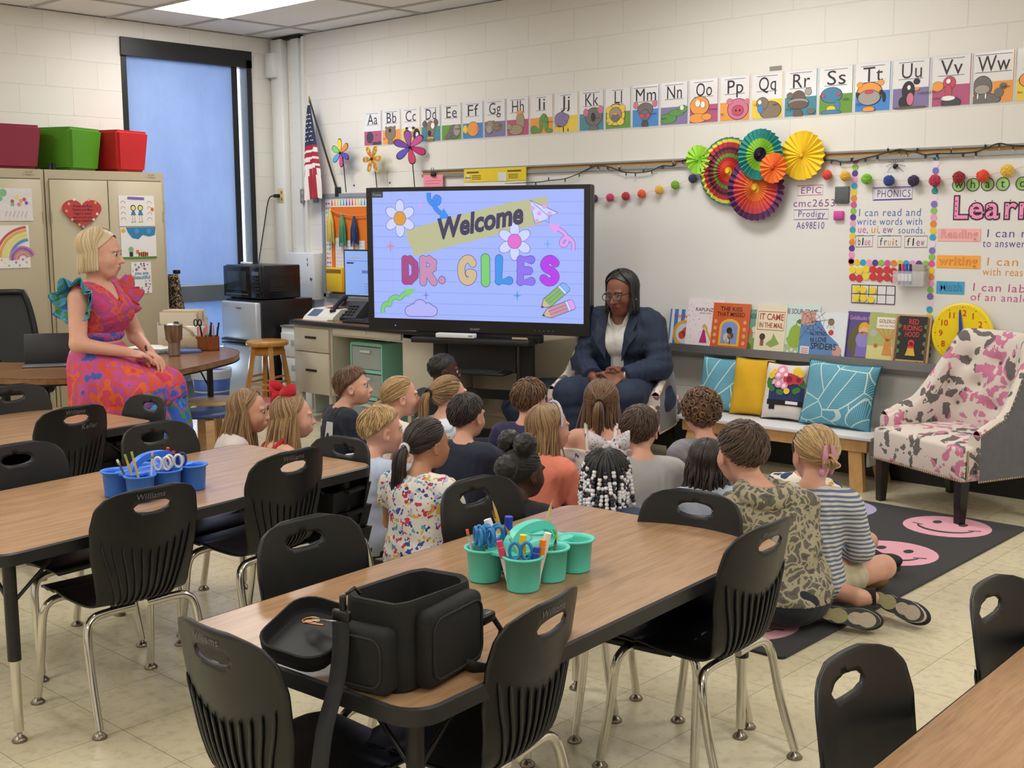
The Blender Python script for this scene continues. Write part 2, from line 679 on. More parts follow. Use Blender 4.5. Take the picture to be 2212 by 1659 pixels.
# ================================================================== whiteboard
ink ={k:mat('ink_'+k,v,0.5)for k,v in dict(purple='#5b4a9a',violet='#8a4a8c',blue='#4a6fb8',orange='#e0913c',pink='#c64f92',red='#b8477a',black='#2c2a36',brown='#7a5a52',teal='#5fa8b8').items()}
white_gloss = mat('whiteboard_enamel','#e4e3e0',0.22,spec=0.35)
alu = mat('board_aluminium','#9b9c9c',0.35,0.7)
cork = mat('cork_strip','#b98f58',0.8,bump=(300,0.3))
board = thing('whiteboard','long whiteboard with aluminium rails and handwritten lesson goals','whiteboard',(1.84,0,0))
BX = 1.84
b = MB()
b.box((2.35,-0.011,1.22),(4.7,0.018,1.13))
b.build('panel',white_gloss,board)
b = MB()
b.box((2.35,-0.02,1.790),(4.7,0.038,0.022),0).box((2.35,-0.014,1.811),(4.7,0.026,0.021),1).box((2.35,-0.02,1.828),(4.7,0.038,0.011),0)
b.build('top_rail',[alu,cork],board)
b = MB()
b.add([(0,y,z)for y,z in((-0.02,.655),(-.10,.655),(-.10,.688),(-.106,.688),(-.106,.640),(-.02,.600))]+[(4.7,y,z)for y,z in((-0.02,.655),(-.10,.655),(-.10,.688),(-.106,.688),(-.106,.640),(-.02,.600))],[(i,i+1,i+7,i+6)for i in range(5)]+[(5,4,3,2,1,0),(6,7,8,9,10,11)])
b.build('marker_tray',alu,board)
K =['purple','violet','blue','orange','pink','red','black','brown','teal']
h = MB()
Yb = -0.0205
def wr(s,x,z,w,cap,col,bold=0.0):
 """hand lettering: s fitted into width w with capital height cap"""
 V, F = glyphs(s,bold,0.04,'LEFT',1.12)
 wid = V[:,0].max()-V[:,0].min()
 size = cap/0.70
 h.text(s,x-BX,z,size,Yb,K.index(col),bold,0.04,'LEFT',1.12,sx=w/(wid*size))
def frame(x0,z0,x1,z1,col,w=0.004):
 h.stroke([(x0-BX,z0),(x1-BX,z0+.003),(x1-BX+.001,z1),(x0-BX-.002,z1-.002)],w,Yb,K.index(col),True)
wr('EPIC',5.008,1.603,0.128,0.038,'violet');frame(4.991,1.592,5.150,1.650,'pink')
wr('cmc2653',4.962,1.528,0.262,0.042,'violet')
wr('Prodigy',4.995,1.470,0.170,0.036,'purple');frame(4.971,1.455,5.189,1.512,'purple')
wr('A698E10',4.988,1.402,0.178,0.040,'purple')
wr('PHONICS',5.478,1.575,0.190,0.040,'purple');frame(5.456,1.559,5.682,1.629,'purple',0.006);frame(5.464,1.563,5.678,1.622,'purple',0.003)
wr('I can read and',5.372,1.472,0.358,0.042,'blue')
wr('write words with',5.366,1.424,0.376,0.040,'blue')
wr('ue',5.372,1.380,0.046,0.042,'pink');wr(',',5.424,1.380,.006,.036,'blue')
wr('ui',5.450,1.380,0.040,0.042,'orange');wr(',',5.494,1.380,.006,.036,'blue')
wr('ew',5.520,1.380,0.056,0.042,'violet');wr('sounds.',5.608,1.378,0.150,0.038,'blue')
for a, c_ in((5.37,5.41),(5.45,5.48),(5.52,5.57)):
 h.stroke([(a-BX,1.366),(c_-BX,1.367)],0.003,Yb,K.index('teal'))
for(x0,x1,w1,w2,c2,w3)in((5.364,5.463,'bl','ue','pink',''),(5.494,5.628,'fr','ui','orange','t'),(5.650,5.776,'fl','ew','violet','')):
 frame(x0,1.301,x1,1.365,'brown',0.004)
 n = len(w1+w2+w3)
 st =(x1-x0-0.02)/n
 xx = x0+0.011
 for part, colr in((w1,'black'),(w2,c2),(w3,'black')):
  for ch in part:
   wr(ch,xx,1.312,min(st*.72,.028)if ch not in 'lit' else .010,0.042,colr)
   xx += st
wr('I can make',6.090,1.361,0.33,0.042,'purple')
wr('to answer',6.074,1.310,0.215,0.040,'purple')
wr('I can give',6.096,1.215,0.33,0.042,'orange')
wr('with reasons',6.080,1.163,0.285,0.040,'orange')
wr('I can label',6.030,1.080,0.325,0.042,'pink')
wr('of an analog',6.022,1.030,0.33,0.040,'pink')
h.build('handwriting',[ink[k]for k in K],board)

# painted paper letters and discs stuck to the board
pinkp = mat('pink_paper','#f29ac0',0.7)
plum = mat('plum_outline','#4a1f45',0.7)
def outlined(mb,s,x,z,size,y,mf,mo,bo,bi,sx=1.0):
 mb.text(s,x,z,size,y,mo,bo,0,'LEFT',1.0,sx=sx)
 mb.text(s,x,z,size,y-0.0012,mf,bi,0,'LEFT',1.0,sx=sx)
for ch, x, sz in(('L',5.908,.165),('e',5.992,.165),('a',6.080,.165),('r',6.172,.165),('n',6.246,.165)):
 t = MB()
 outlined(t,ch,0,0,sz,-0.001,0,1,0.055,0.012)
 for q in range(4):
  t.disc(.018+.016*(q%2)if ch!='L' else .0185,.012+.026*q,.0036,-.0035,0,1,8)
 t.build('paper_letter',[pinkp,plum],None,'pink cut-out paper letter %s with plum outline on the whiteboard'%ch,'paper letter','pink cut-out letters',loc=(x,-0.021,1.458))
grn = mat('green_paper_disc','#9fd07a',0.7)
for ch, x in(('w',5.934),('h',6.009),('a',6.085),('t',6.163),('d',6.262)):
 t = MB().disc(0,0,0.034,-0.001,0,0,24)
 t.ring(0,0,0.033,0.004,-0.002,1)
 t.text(ch,0,-.017,.062,-.0025,1,0.0,align='CENTER')
 t.build('paper_disc',[grn,ink['black']],None,'green paper disc lettered %s above the pink cut-out letters'%ch,'paper disc','green lettered discs',loc=(x,-0.021,1.632))
for s, x0, x1, z0, z1, colr, oc in(('Reading',5.833,6.062,1.338,1.405,'#f5b6b4','#d2767c'),('writing',5.833,6.067,1.196,1.264,'#f6ac4e','#c56e1c'),('Math',5.838,5.990,1.058,1.126,'#4fa3d1','#2a6c9c')):
 t = MB().rect(0,0,x1-x0,z1-z0,-0.001,0,0)
 V, F = glyphs(s,0.02,0,'LEFT',1.12)
 sx =(x1-x0-.03)/(V[:,0].max()*.062)
 t.text(s,.015,.018,.062,-0.002,1,0.02,align='LEFT',space=1.12,sx=sx)
 t.text(s,.015,.018,.062,-0.003,0,-0.008,align='LEFT',space=1.12,sx=sx)
 t.build('subject_label',[mat('card_'+s,colr,.7),mat('cardink_'+s,oc,.7)],None,'%s paper label reading %s on the whiteboard'%(dict(Reading='pink',writing='orange',Math='blue')[s],s),'paper label','subject labels',loc=(x0,-0.021,z0))

 # dotted border strips
dotc =['#d8569a','#8cc152','#5b3f8f','#e7a3c8','#3aa3c4','#e6c93e','#e08a3a','#cc5a94','#2d8f94','#efd9e6','#8071c0']
dm =[mat('dot_%d'%i,c,.6)for i,c in enumerate(dotc)]
def strip(label,pts,seq,group='dotted border strips'):
 t = MB()
 x0, z0 = pts[0]
 for i,(x,z)in enumerate(pts):
  t.disc(x-x0,z-z0,0.0182,-0.001-0.0006*(i%2),0,seq[i%len(seq)],20)
 t.build('border_strip',dm,None,label,'border',group,loc=(x0,-0.021,z0))
strip('dotted paper border strip left of the phonics box',[(5.345-.0003*i,1.778-0.0346*i)for i in range(17)],[0,1,2,3,4,5,6,7,1,2,3,4,5,6,2,3])
strip('dotted paper border strip between phonics box and pink letters',[(5.806,1.780-0.0352*i)for i in range(32)],[4,9,10,0,8,8,9,10,1,3,6,5,4,9,10,1,0,5,6,3,1,10,9,4,5])
strip('dotted paper border strip running along the bottom of phonics box',[(5.340+0.0360*i,1.215)for i in range(13)],[6,5,4,3,2,1,0,6,5,4,3,2,1])

# ten frame and counters
t = MB().rect(0,0,.256,.101,-.001,0,0)
for i in range(6):
 t.stroke([(.0512*i,0),(.0512*i,.101)],.004,-.002,1)
for zz in(0,.0505,.101):
 t.stroke([(0,zz),(.256,zz)],.004,-.002,1)
t.build('ten_frame',[mat('card_white','#e6e6ea',.6),ink['black']],None,'white ten frame grid of black lines holding six yellow counters','grid card',loc=(5.350,-.021,.989))
cy = mat('counter_yellow','#f0d93a',.45)
cr = mat('counter_red','#cc3d40',.45)
rows =[[(5.35,1.173,'y'),(5.392,1.169,'y'),(5.432,1.179,'y'),(5.472,1.178,'r'),(5.512,1.172,'r'),(5.555,1.178,'r'),(5.593,1.171,'r')],[(5.352,1.132,'r'),(5.393,1.126,'r'),(5.433,1.139,'y'),(5.474,1.137,'r'),(5.514,1.132,'r'),(5.556,1.136,'r'),(5.596,1.126,'r')],[(5.379,1.066,'y'),(5.42,1.064,'y'),(5.478,1.063,'y')],[(5.378,1.016,'y'),(5.424,1.017,'y'),(5.47,1.012,'y')]]
ORD =['first','second','third','fourth','fifth','sixth','seventh','eighth','ninth','tenth','eleventh','twelfth','thirteenth','fourteenth','fifteenth','sixteenth']
rown =['upper row under the dotted border','lower row under the dotted border','top row of the ten frame','bottom row of the ten frame']
for ri, row in enumerate(rows):
 for ci,(x,z,k)in enumerate(row):
  t = MB()
  t.tube([(0,0,0),(0,-.005,0)],.0205,20,0)
  t.build('counter',cy if k=='y' else cr,None,'%s round counter, %s from left in the %s'%('yellow' if k=='y' else 'red',ORD[ci],rown[ri]),'counter','round counters on the whiteboard',loc=(x,-.0245 if ri>1 else-.0205,z))

  # magnetic acrylic box with markers and an eraser
acr = mat('clear_acrylic','#eef2f4',.05,alpha=.22,spec=.6)
t = thing('marker_box','clear acrylic magnetic box of markers stuck to the whiteboard','box',(5.622,-.0205,1.097))
b = MB()
b.box((.085,-.068,.04),(.172,.003,.08)).box((.085,-.035,.002),(.172,.064,.003)).box((.0,-.035,.04),(.003,.066,.08)).box((.171,-.035,.04),(.003,.066,.08)).box((.085,-.002,.045),(.172,.003,.09))
b.build('clear_tray',acr,t)
for x, cname, cc in((.022,'dark red','#5a2440'),(.041,'magenta','#c42a6e'),(.060,'blue','#2a4fc0'),(.082,'navy','#2b2f6a')):
 m_ = thing('marker','%s capped whiteboard marker standing in the clear acrylic box'%cname,'marker',(5.622+x,-.055,1.102),0,'markers in the acrylic box')
 MB().cyl((0,0,0),(0,0,.075),.0085,n=12).build('barrel',mat('mk_'+cname,cc,.4),m_)
 MB().cyl((0,0,.072),(0,0,.112),.009,.006,n=12).build('cap',mat('mk_'+cname,cc,.4),m_)
 MB().cyl((0,0,.02),(0,0,.06),.0088,n=12).build('paper_label',mat('mk_white','#e8e8ee',.5),m_)
MB().rbox((0,0,.055),(.066,.035,.11),.006).build('felt_eraser',mat('eraser_felt','#aaa49e',.95,bump=(200,.5),var=(40,.12)),None,'worn grey felt eraser sitting in the clear acrylic marker box','eraser',loc=(5.752,-.045,1.102))
MB().rbox((0,0,0),(.085,.014,.094),.003,seg=1).build('felt_square',mat('grey_felt','#5f6668',.9,bump=(160,.4),var=(20,.12)),None,'grey felt magnetic square beside the dotted border','eraser',loc=(5.274,-.028,1.591))
MB().rbox((0,0,0),(.058,.02,.051),.004,seg=1).build('pink_eraser',mat('pink_foam','#cf4fa4',.8,bump=(200,.2)),None,'small magenta foam eraser stuck below the grey felt square','eraser',loc=(5.259,-.031,1.477))

# toy spider
t = MB()
t.ball((0,-.012,0),(.011,.010,.014)).ball((.012,-.012,.006),(.007,.006,.007))
for s in(-1,1):
 for q in range(4):
  a = R(20+35*q-55)
  t.tube([(0,-.012,0),(s*.022*math.cos(a),-.022,.025*math.sin(a)+.012),(s*.055*math.cos(a),-.003,.05*math.sin(a))],.0012,5)
t.build('toy_spider',mat('spider_black','#1a1820',.4),None,'little black plastic spider crawling on the whiteboard','toy spider',loc=(5.582,-.021,1.739))

# ------------------------------------------------------------------ pompom garland
pomc =['#3d2a63','#c43a67','#b3222c','#e0572c','#e0ae3c','#72a82a','#1f2a55','#dc4a30','#deb03a','#7dbb28','#24408f','#33224f','#c02a55','#96182a','#e04a26','#e6bd45']
pomp =[(3.507,1.597),(3.641,1.602),(3.768,1.609),(3.896,1.622),(4.031,1.645),(4.153,1.672),(4.283,1.707),(5.188,1.705),(5.299,1.695),(5.428,1.675),(5.559,1.664),(5.698,1.659),(5.815,1.658),(5.943,1.671),(6.068,1.675),(6.192,1.696)]
gar = thing('pompom_garland','garland of colourful wool pompoms strung across the whiteboard','garland',(3.5,-.045,1.6))
path =[(3.3,1.60)]+pomp[:7]+[(4.55,1.76),(4.95,1.75)]+pomp[7:]+[(6.45,1.76)]
MB().tube([(x-3.5,0,z-1.6)for x,z in path],.0012,5).build('string',mat('pink_string','#d8a9a4',.8),gar)
rs = random.Random(3)
for i,(x,z)in enumerate(pomp):
 t = MB()
 bm = bmesh.new()
 bmesh.ops.create_icosphere(bm,subdivisions=4,radius=1)
 rad = .026 if i<7 else .027+.0006*(i-7)
 for v in bm.verts:
  v.co *= rad*(1+rs.uniform(-.13,.1))
 bm.verts.index_update()
 t.add([v.co[:]for v in bm.verts],[[v.index for v in f.verts]for f in bm.faces],0,False)
 bm.free()
 t.build('pompom',mat('wool_%d'%i,pomc[i],.95,sheen=.4),gar,loc=(x-3.5,-.004,z-1.6))

 # string of little dark lights
sl = thing('string_lights','dark wire of unlit mini lights draped along the board rail','string lights',(3.0,-.045,1.75))
LA =[(2.6,1.715),(2.99,1.716),(3.107,1.725),(3.253,1.733),(3.376,1.765),(3.475,1.8),(3.535,1.81),(3.613,1.803),(3.709,1.774),(3.766,1.761),(3.841,1.755),(3.906,1.757),(3.97,1.766),(4.051,1.793),(4.131,1.79),(4.201,1.82),(4.5,1.84),(4.9,1.80),(5.209,1.787),(5.266,1.775),(5.33,1.773),(5.413,1.789),(5.481,1.802),(5.542,1.816),(5.608,1.829),(5.648,1.821),(5.707,1.809),(5.753,1.795),(5.817,1.799),(5.893,1.796),(5.955,1.796),(6.022,1.799),(6.07,1.812),(6.14,1.836),(6.211,1.824),(6.4,1.81)]
wire = smooth_path([(x-3,(-.004 if i%2 else 0),z-1.75)for i,(x,z)in enumerate(LA)],5)
dk = mat('light_wire','#2b2b2e',.5)
MB().tube(wire,.0032,6).build('wire',dk,sl)
for i,(x,z)in enumerate(LA[1:-1]):
 if 4.25<x<5.15:
  continue
 up = 1 if i%3==1 else-1
 MB().cyl((0,0,0),(.003,-.002,up*.022),.0046,.0038,n=8).cyl((.003,-.002,up*.022),(.004,-.003,up*.034),.003,.001,n=6,m=1).build('bulb',[dk,mat('clear_bulb','#cfd2d0',.1,spec=.8)],sl,loc=(x-3,0,z-1.75))

 # ------------------------------------------------------------------ pleated paper fans
def fan(name_label,x,z,r,y,bands,n=24,depth=.02,tilt=0.0):
 """bands: list of (radius fraction, colour)"""
 t = MB()
 N2 = 2*n
 rad =[0.0]+[b[0]*r for b in bands]
 vs =[]
 for q, rr_ in enumerate(rad):
  for k in range(N2):
   a = 2*PI*k/N2+tilt
   zig =(1 if k%2 else-1)*depth*.5*(rr_/r)**.6
   edge = 1.0-(.03 if(k%2 and q==len(rad)-1)else 0)
   vs.append((rr_*edge*math.cos(a),-depth*.6-zig,rr_*edge*math.sin(a)))
 for q in range(len(bands)):
  fs =[(q*N2+k,q*N2+(k+1)%N2,(q+1)*N2+(k+1)%N2,(q+1)*N2+k)for k in range(N2)]
  if q==0:
   fs =[(f[0],f[3],f[2])for f in fs]
  else:
   fs =[f[::-1]for f in fs]
  t.add(vs,fs,q,False)
 t.tube([(0,-depth*.2,0),(0,-depth*1.25,0)],r*.06,12,0)
 t.build('paper_fan',[mat('fan_'+c,c,.85)for _,c in bands],None,name_label,'paper fan','pleated paper fans over the whiteboard',loc=(x,y,z))
fan('large striped multicoloured paper fan at left of the cluster',4.543,1.744,.205,-.045,[(.12,'#e9c93a'),(.3,'#d9502f'),(.42,'#b23440'),(.52,'#63a03a'),(.62,'#8e2f3c'),(.7,'#4a2a44'),(.84,'#b53a48'),(.93,'#e6cf3e'),(1,'#2f8a80')],30)
fan('maroon and coral sunburst paper fan with purple edge, lowest of cluster',4.747,1.639,.192,-.072,[(.14,'#e3bd38'),(.4,'#dc7a34'),(.62,'#d4553f'),(.78,'#c74a56'),(1,'#5a2f5c')],30)
fan('teal and lime paper fan with dark centre, topmost of cluster',4.785,1.832,.150,-.092,[(.28,'#2a1c36'),(.62,'#93c63c'),(1,'#2f8f8a')],28)
fan('small lime green paper fan left of the striped one',4.328,1.821,.089,-.05,[(.3,'#8fd03c'),(1,'#a5dc4a')],14)
fan('bright yellow paper fan at right of the cluster',5.035,1.818,.141,-.05,[(.15,'#e9c02c'),(1,'#f2cf2e')],22)
fan('small orange paper fan overlapping the yellow and teal ones',4.888,1.751,.089,-.115,[(.2,'#d8602a'),(1,'#ef7d33')],16)

# ------------------------------------------------------------------ alphabet cards
CC = dict(p='#b65a80',o='#efa04c',y='#ecce4e',t='#4d8b9b',g='#6c9a45',b='#4b8bd2',v='#857aa6',w='#f2f1ef',k='#34333a',e='#75716f',n='#8a7a68',c='#a8957c',G='#5f9a4c',P='#d37a96',B='#4d86a8',r='#c8506a',m='#6e5f58',l='#a8a19a',d='#4a4a50')
# letters, block colour, word, shapes (colour, x, z, rx, rz) as fractions of the card width and height
cards =[('Aa','p','ant',[('d',.34,.24,.20,.17),('d',.62,.05,.14,.06),('d',.86,.06,.14,.06)]),('Bb','o','bear',[('n',.45,.32,.30,.20),('n',.22,.48,.07,.05),('n',.68,.48,.07,.05),('n',.45,.06,.15,.10),('k',.43,.40,.07,.06)]),('Cc','y','cow',[('w',.45,.34,.17,.12),('P',.5,.24,.16,.09),('k',.82,.22,.18,.18),('w',.85,.22,.08,.08),('k',.3,.42,.08,.04),('k',.66,.42,.08,.04)]),('Dd','t','dog',[('n',.5,.36,.23,.22),('m',.2,.50,.13,.09),('m',.78,.52,.12,.10),('w',.62,.44,.1,.09),('k',.45,.24,.08,.08),('o',.5,.10,.2,.04),('n',.5,.03,.18,.06)]),('Ee','g','elephant',[('e',.66,.22,.28,.20),('l',.78,.26,.17,.16),('e',.28,.08,.10,.07),('e',.4,.14,.12,.09)]),('Ff','b','fish',[('o',.52,.26,.30,.20),('y',.14,.26,.12,.13),('P',.78,.26,.07,.07)]),('Gg','v','goat',[('c',.26,.28,.22,.17),('n',.62,.28,.21,.12),('n',.1,.38,.08,.05),('n',.44,.40,.08,.05),('l',.25,.22,.15,.11)]),('Hh','p','hen',[('c',.62,.36,.20,.25),('c',.42,.16,.34,.14),('c',.12,.24,.14,.09),('o',.6,.60,.15,.05)]),('Ii','o','inchworm',[('G',.18,.12,.17,.11),('g',.40,.08,.12,.06),('G',.50,.26,.09,.2),('g',.62,.42,.13,.10),('G',.72,.26,.09,.2),('g',.86,.08,.14,.06)]),('Jj','y','jellyfish',[('v',.30,.33,.30,.19),('v',.52,.38,.14,.09),('y',.2,.08,.03,.08),('k',.4,.08,.02,.08),('k',.6,.06,.02,.05)]),('Kk','t','koala',[('e',.60,.34,.36,.23),('P',.28,.45,.11,.10),('P',.88,.50,.12,.10),('k',.58,.33,.09,.11),('e',.6,.04,.2,.1)]),('Ll','g','lion',[('y',.42,.34,.38,.27),('y',.18,.46,.15,.1),('y',.66,.48,.15,.1),('y',.2,.2,.15,.1),('y',.62,.18,.15,.1),('c',.42,.36,.25,.17),('e',.42,.27,.17,.10),('o',.42,.37,.09,.03)]),('Mm','b','mouse',[('e',.5,.42,.30,.16),('P',.14,.52,.10,.08),('P',.86,.54,.10,.08),('e',.5,.28,.18,.14),('r',.38,.27,.1,.05),('r',.62,.27,.1,.05),('d',.5,.06,.13,.11)]),('Nn','v','newt',[('G',.3,.16,.32,.12),('G',.6,.28,.3,.08),('G',.83,.36,.18,.09),('w',.80,.39,.07,.06)]),('Oo','p','octopus',[('o',.36,.40,.35,.22),('o',.3,.12,.34,.11),('o',.62,.14,.18,.08),('w',.30,.46,.09,.09),('w',.48,.42,.08,.08)]),('Pp','o','pig',[('P',.62,.26,.36,.24),('P',.34,.44,.11,.07),('P',.92,.42,.09,.06),('r',.62,.23,.20,.12),('k',.56,.23,.03,.03),('k',.69,.23,.03,.03)]),('Qq','y','quail',[('n',.62,.18,.36,.20),('n',.36,.34,.20,.14),('b',.30,.22,.10,.09),('w',.28,.37,.06,.05),('o',.12,.32,.05,.03)]),('Rr','t','raccoon',[('m',.44,.40,.22,.16),('l',.44,.30,.33,.09),('m',.44,.25,.32,.09),('e',.18,.46,.11,.07),('l',.74,.52,.11,.08),('m',.44,.06,.15,.10),('e',.85,.10,.13,.06)]),('Ss','g','snake',[('B',.38,.40,.33,.17),('B',.56,.18,.09,.12),('y',.38,.12,.14,.06),('B',.38,.04,.30,.06),('r',.14,.40,.06,.04),('r',.60,.42,.06,.04)]),('Tt','b','tiger',[('o',.42,.38,.38,.23),('o',.14,.56,.09,.06),('o',.74,.58,.09,.06),('k',.10,.36,.06,.05),('k',.76,.38,.06,.05),('l',.42,.29,.33,.16),('r',.42,.40,.13,.04),('o',.42,.05,.18,.06),('k',.84,.28,.04,.10)]),('Uu','v','umbrella bird',[('k',.44,.36,.18,.20),('k',.34,.14,.16,.13),('k',.66,.54,.09,.06),('P',.50,.20,.10,.13),('w',.46,.43,.05,.05),('o',.68,.39,.07,.03),('m',.5,.03,.44,.03)]),('Vv','p','vulture',[('r',.46,.46,.17,.13),('r',.44,.28,.10,.15),('o',.16,.40,.16,.10),('d',.52,.07,.26,.12),('w',.44,.16,.20,.05),('w',.44,.49,.06,.05)]),('Ww','o','walrus',[('e',.24,.32,.25,.22),('e',.34,.08,.38,.12),('l',.24,.28,.20,.09),('e',.66,.20,.12,.09),('e',.76,.32,.09,.06),('w',.14,.15,.02,.06),('w',.34,.15,.02,.06)]),('Xx','y','fox',[('o',.40,.40,.34,.16),('w',.4,.26,.16,.10),('k',.4,.22,.05,.03)])]
WN = dict(p='pink',o='orange',y='yellow',t='teal',g='green',b='blue',v='purple')
cw, chh = .2065, .265
lam = mat('laminated_card','#e9e8ea',.12,coat=.6)
edge = mat('laminate_edge','#d9dde0',.1)
for i,(lt,col,word,shp)in enumerate(cards):
 keys = list(dict.fromkeys([s_[0]for s_ in shp]+[col]))
 ms =[lam,ink['black'],edge]+[mat('print_'+k,CC[k],.3)for k in keys]
 ix ={k:3+q for q,k in enumerate(keys)}
 t = MB()
 t.rect(0,0,cw+.007,chh,-.001,0,2)
 t.rect(.004,.004,cw,chh-.004,-.0016,0,0)
 t.rect(.004,.004,cw,.42*chh,-.0022,0,ix[col])
 t.rect(cw-.004,.42*chh,cw-.0005,chh-.004,-.0022,0,ix[col])
 for q,(k,a,b_,c_,d_)in enumerate(shp):
  a, b_, c_, d_ = a*cw, b_*chh, c_*cw, d_*chh
  x0, x1, z0 = .004, cw, .004
  def clip(p):
   return(min(max(p[0],x0),x1),max(p[1],z0))
  for g_, kk in((1.0,1),(.94,ix[k])):
   pl =[clip((a+c_*g_*math.cos(2*PI*u/22),b_+d_*g_*math.sin(2*PI*u/22)))for u in range(22)]
   pl2 =[p for u,p in enumerate(pl)if(abs(p[0]-pl[u-1][0])+abs(p[1]-pl[u-1][1]))>1e-5]
   if len(pl2)>3:
    t.plate(pl2,-.0026-.0006*q-(.0003 if g_<1 else 0),0,kk)
    # the pair of letters between ruled lines
 wpx = .118 if lt[0]not in 'MW' else .165
 V, F = glyphs(lt,.0,0,'LEFT',1.05)
 bz, cap = .615*chh, .30*chh
 if lt in('Ii','Ll','Jj'):
  wpx = .068
 wid = V[:,0].max()*cap/.7
 t.text(lt,cw/2-wpx/2,bz,cap/.7,-.0024,1,.0,0,'LEFT',1.05,sx=wpx/wid)
 for zz in(bz-.004,bz+cap+.004):
  t.stroke([(cw/2-wpx/2-.012,zz),(cw/2+wpx/2+.010,zz)],.0025,-.0024,1)
 t.text(word,.012 if i%2 else cw-.06,.04 if i%2 else .075,.018,-.0062-.0006*len(shp),1)
 t.build('alphabet_card',ms,None,'laminated alphabet card reading %s with %s block and %s drawing'%(lt,WN[col],word),'alphabet card','alphabet cards along the wall',loc=(1.145+.2196*i,-.001,2.0425))
MB().rect(-.04,-.012,.04,.012,-.002,0,0).build('tape_strip',mat('grey_tape','#8e8a86',.7,bump=(60,.5)),None,'scrap of crinkled grey tape above the Qq card','tape',loc=(4.815,-.001,2.328))

# ------------------------------------------------------------------ chart pad, pink notes
t = thing('chart_pad','yellow chart pad header with torn paper edge on the board rail','chart pad',(2.303,-.045,1.732))
b = MB()
b.rect(0,0,.6,.092,-.008,.012,0).rect(.03,.062,.15,.074,-.0095,0,1).rect(.43,.062,.56,.074,-.0095,0,1).rect(.34,.0,.42,.06,-.0095,0,2)
b.disc(.04,.032,.024,-.0095,0,2,6)
b.text('Post-it',.018,.026,.018,-.011,3,.02)
for q in range(3):
 b.rect(.08,.018+.012*q,.17,.022+.012*q,-.0095,0,3).rect(.44,.018+.012*q,.53,.022+.012*q,-.0095,0,3)
b.build('cardboard_header',[mat('pad_yellow','#ecd11f',.6),mat('pad_slot','#6a5f22',.6),mat('pad_white','#e2e2dc',.7,bump=(60,.6)),ink['black']],t)
MB().rect(0,-.2,.6,.004,-.004,.006,0).build('paper_sheets',mat('pad_paper','#eceae6',.8),t)
t = thing('pink_notes','pink paper slips hanging from a black binder clip at the rail','note',(1.862,-.04,1.69))
MB().rect(0,-.05,.21,.105,-.002,0,0).rect(.02,.06,.19,.063,-.003,0,1).rect(.02,.04,.17,.043,-.003,0,1).build('paper_slip',[mat('note_pink','#f093a8',.8,bump=(20,.3)),mat('note_ink','#b0506a',.8)],t)
MB().rbox((.115,-.008,.108),(.045,.02,.03),.004).tube([(.105,-.012,.12),(.10,-.016,.155),(.125,-.016,.155),(.122,-.012,.12)],.0025,6).build('binder_clip',mat('clip_black','#121214',.4),t)

# ------------------------------------------------------------------ flag, pinwheels, bulletin board, wall boxes
t = thing('flag','american flag hanging from a slanted pole near the corner','flag',(.62,-.1,1.63))
MB().tube([(.20,.085,.05),(-.02,-.005,.79)],.008,8).build('flag_pole',mat('flag_pole','#1c1a19',.4),t)
MB().cyl((-.02,-.005,.79),(-.03,-.006,.835),.011,.002,n=10).build('pole_tip',mat('brass_tip','#8a6f45',.3,.8),t)
MB().rbox((.20,.085,.06),(.05,.03,.08),.005).build('wall_bracket',mat('flag_pole','#1c1a19',.4),t)
b = MB()
def fl(u,v):
 wdt = .03+.21*min(1,v*1.25)**.8
 cx = -.025+.02*v
 z = .76-.74*v-.05*v*abs(u-.7)
 return(cx+(u-.55)*wdt,-.012+.022*v*math.sin(u*13+2.2*v),z)
nu, nv = 26, 40
P_ =[[fl(i/nu,j/nv)for i in range(nu+1)]for j in range(nv+1)]
for j in range(nv):
 for i in range(nu):
  v = j/nv
  if v<.42:
   k = 2
  elif v<.66:
   k = int((v-.42)/.04+i*.012)%2
  else:
   k = int(i/nu*6.5+1+v)%2
  b.add([P_[j][i],P_[j+1][i],P_[j+1][i+1],P_[j][i+1]],[(0,1,2,3)],k,True)
for j in range(7):
 for i in range(4):
  u, v = .16+.23*i+(.1 if j%2 else 0), .1+.046*j
  if u<.95:
   x, y, z = fl(u,v)
   sr = .0055+.004*v
   b.disc(x,z,sr,y-.006,0,1,5)
b.build('cloth',[mat('flag_red','#a32637',.8),mat('flag_white','#e4e0df',.8),mat('flag_blue','#27304f',.8)],t)

def pinwheel(label,x,z,cols,r=.115,foil=False,stem=.31,turn=0.0,bend=0.0):
 t = thing('pinwheel',label,'pinwheel',(x,-.10,z),bend,'flower pinwheels')
 MB().cyl((.008,.01,0),(.03,.02,-stem),.004,n=6).build('stem',mat('stem_black','#23262a',.5),t)
 MB().ball((0,-.012,0),.010).build('hub',mat('hub_dark','#1b1b22',.4),t)
 for k, c in enumerate(cols):
  a = turn+2*PI*k/len(cols)
  b = MB()
  n_ = 18
  pts =[(.5*r*(1-math.cos(PI*q/n_*2))/1.0,.30*r*math.sin(2*PI*q/n_)*(.35+.65*(.5-.5*math.cos(2*PI*q/n_))))for q in range(n_)]
  ca, sa = math.cos(a), math.sin(a)
  for g, y, mm in((1.0,-.004,1),(.86,-.006,0)):
   b.plate([((.5*r+(p[0]-.5*r)*g)*ca-p[1]*g*sa,(.5*r+(p[0]-.5*r)*g)*sa+p[1]*g*ca)for p in pts],y,.0015,mm)
  b.build('petal',[mat('petal_'+c,c,.45)if not foil else patched('petal_foil',['#a86a2c','#9fb7ae','#b9742f','#d8b04a','#a9502a'],22,rough=.25),mat('petal_rim_'+str(foil),'#e6cf3c' if foil else '#3a3a34',.5)],t)
pinwheel('rainbow petal pinwheel beside the flag',.971,1.994,['#ef8a3c','#f2d22f','#7fd06a','#55a8dc','#d04a90','#5a4fb0'],turn=R(35))
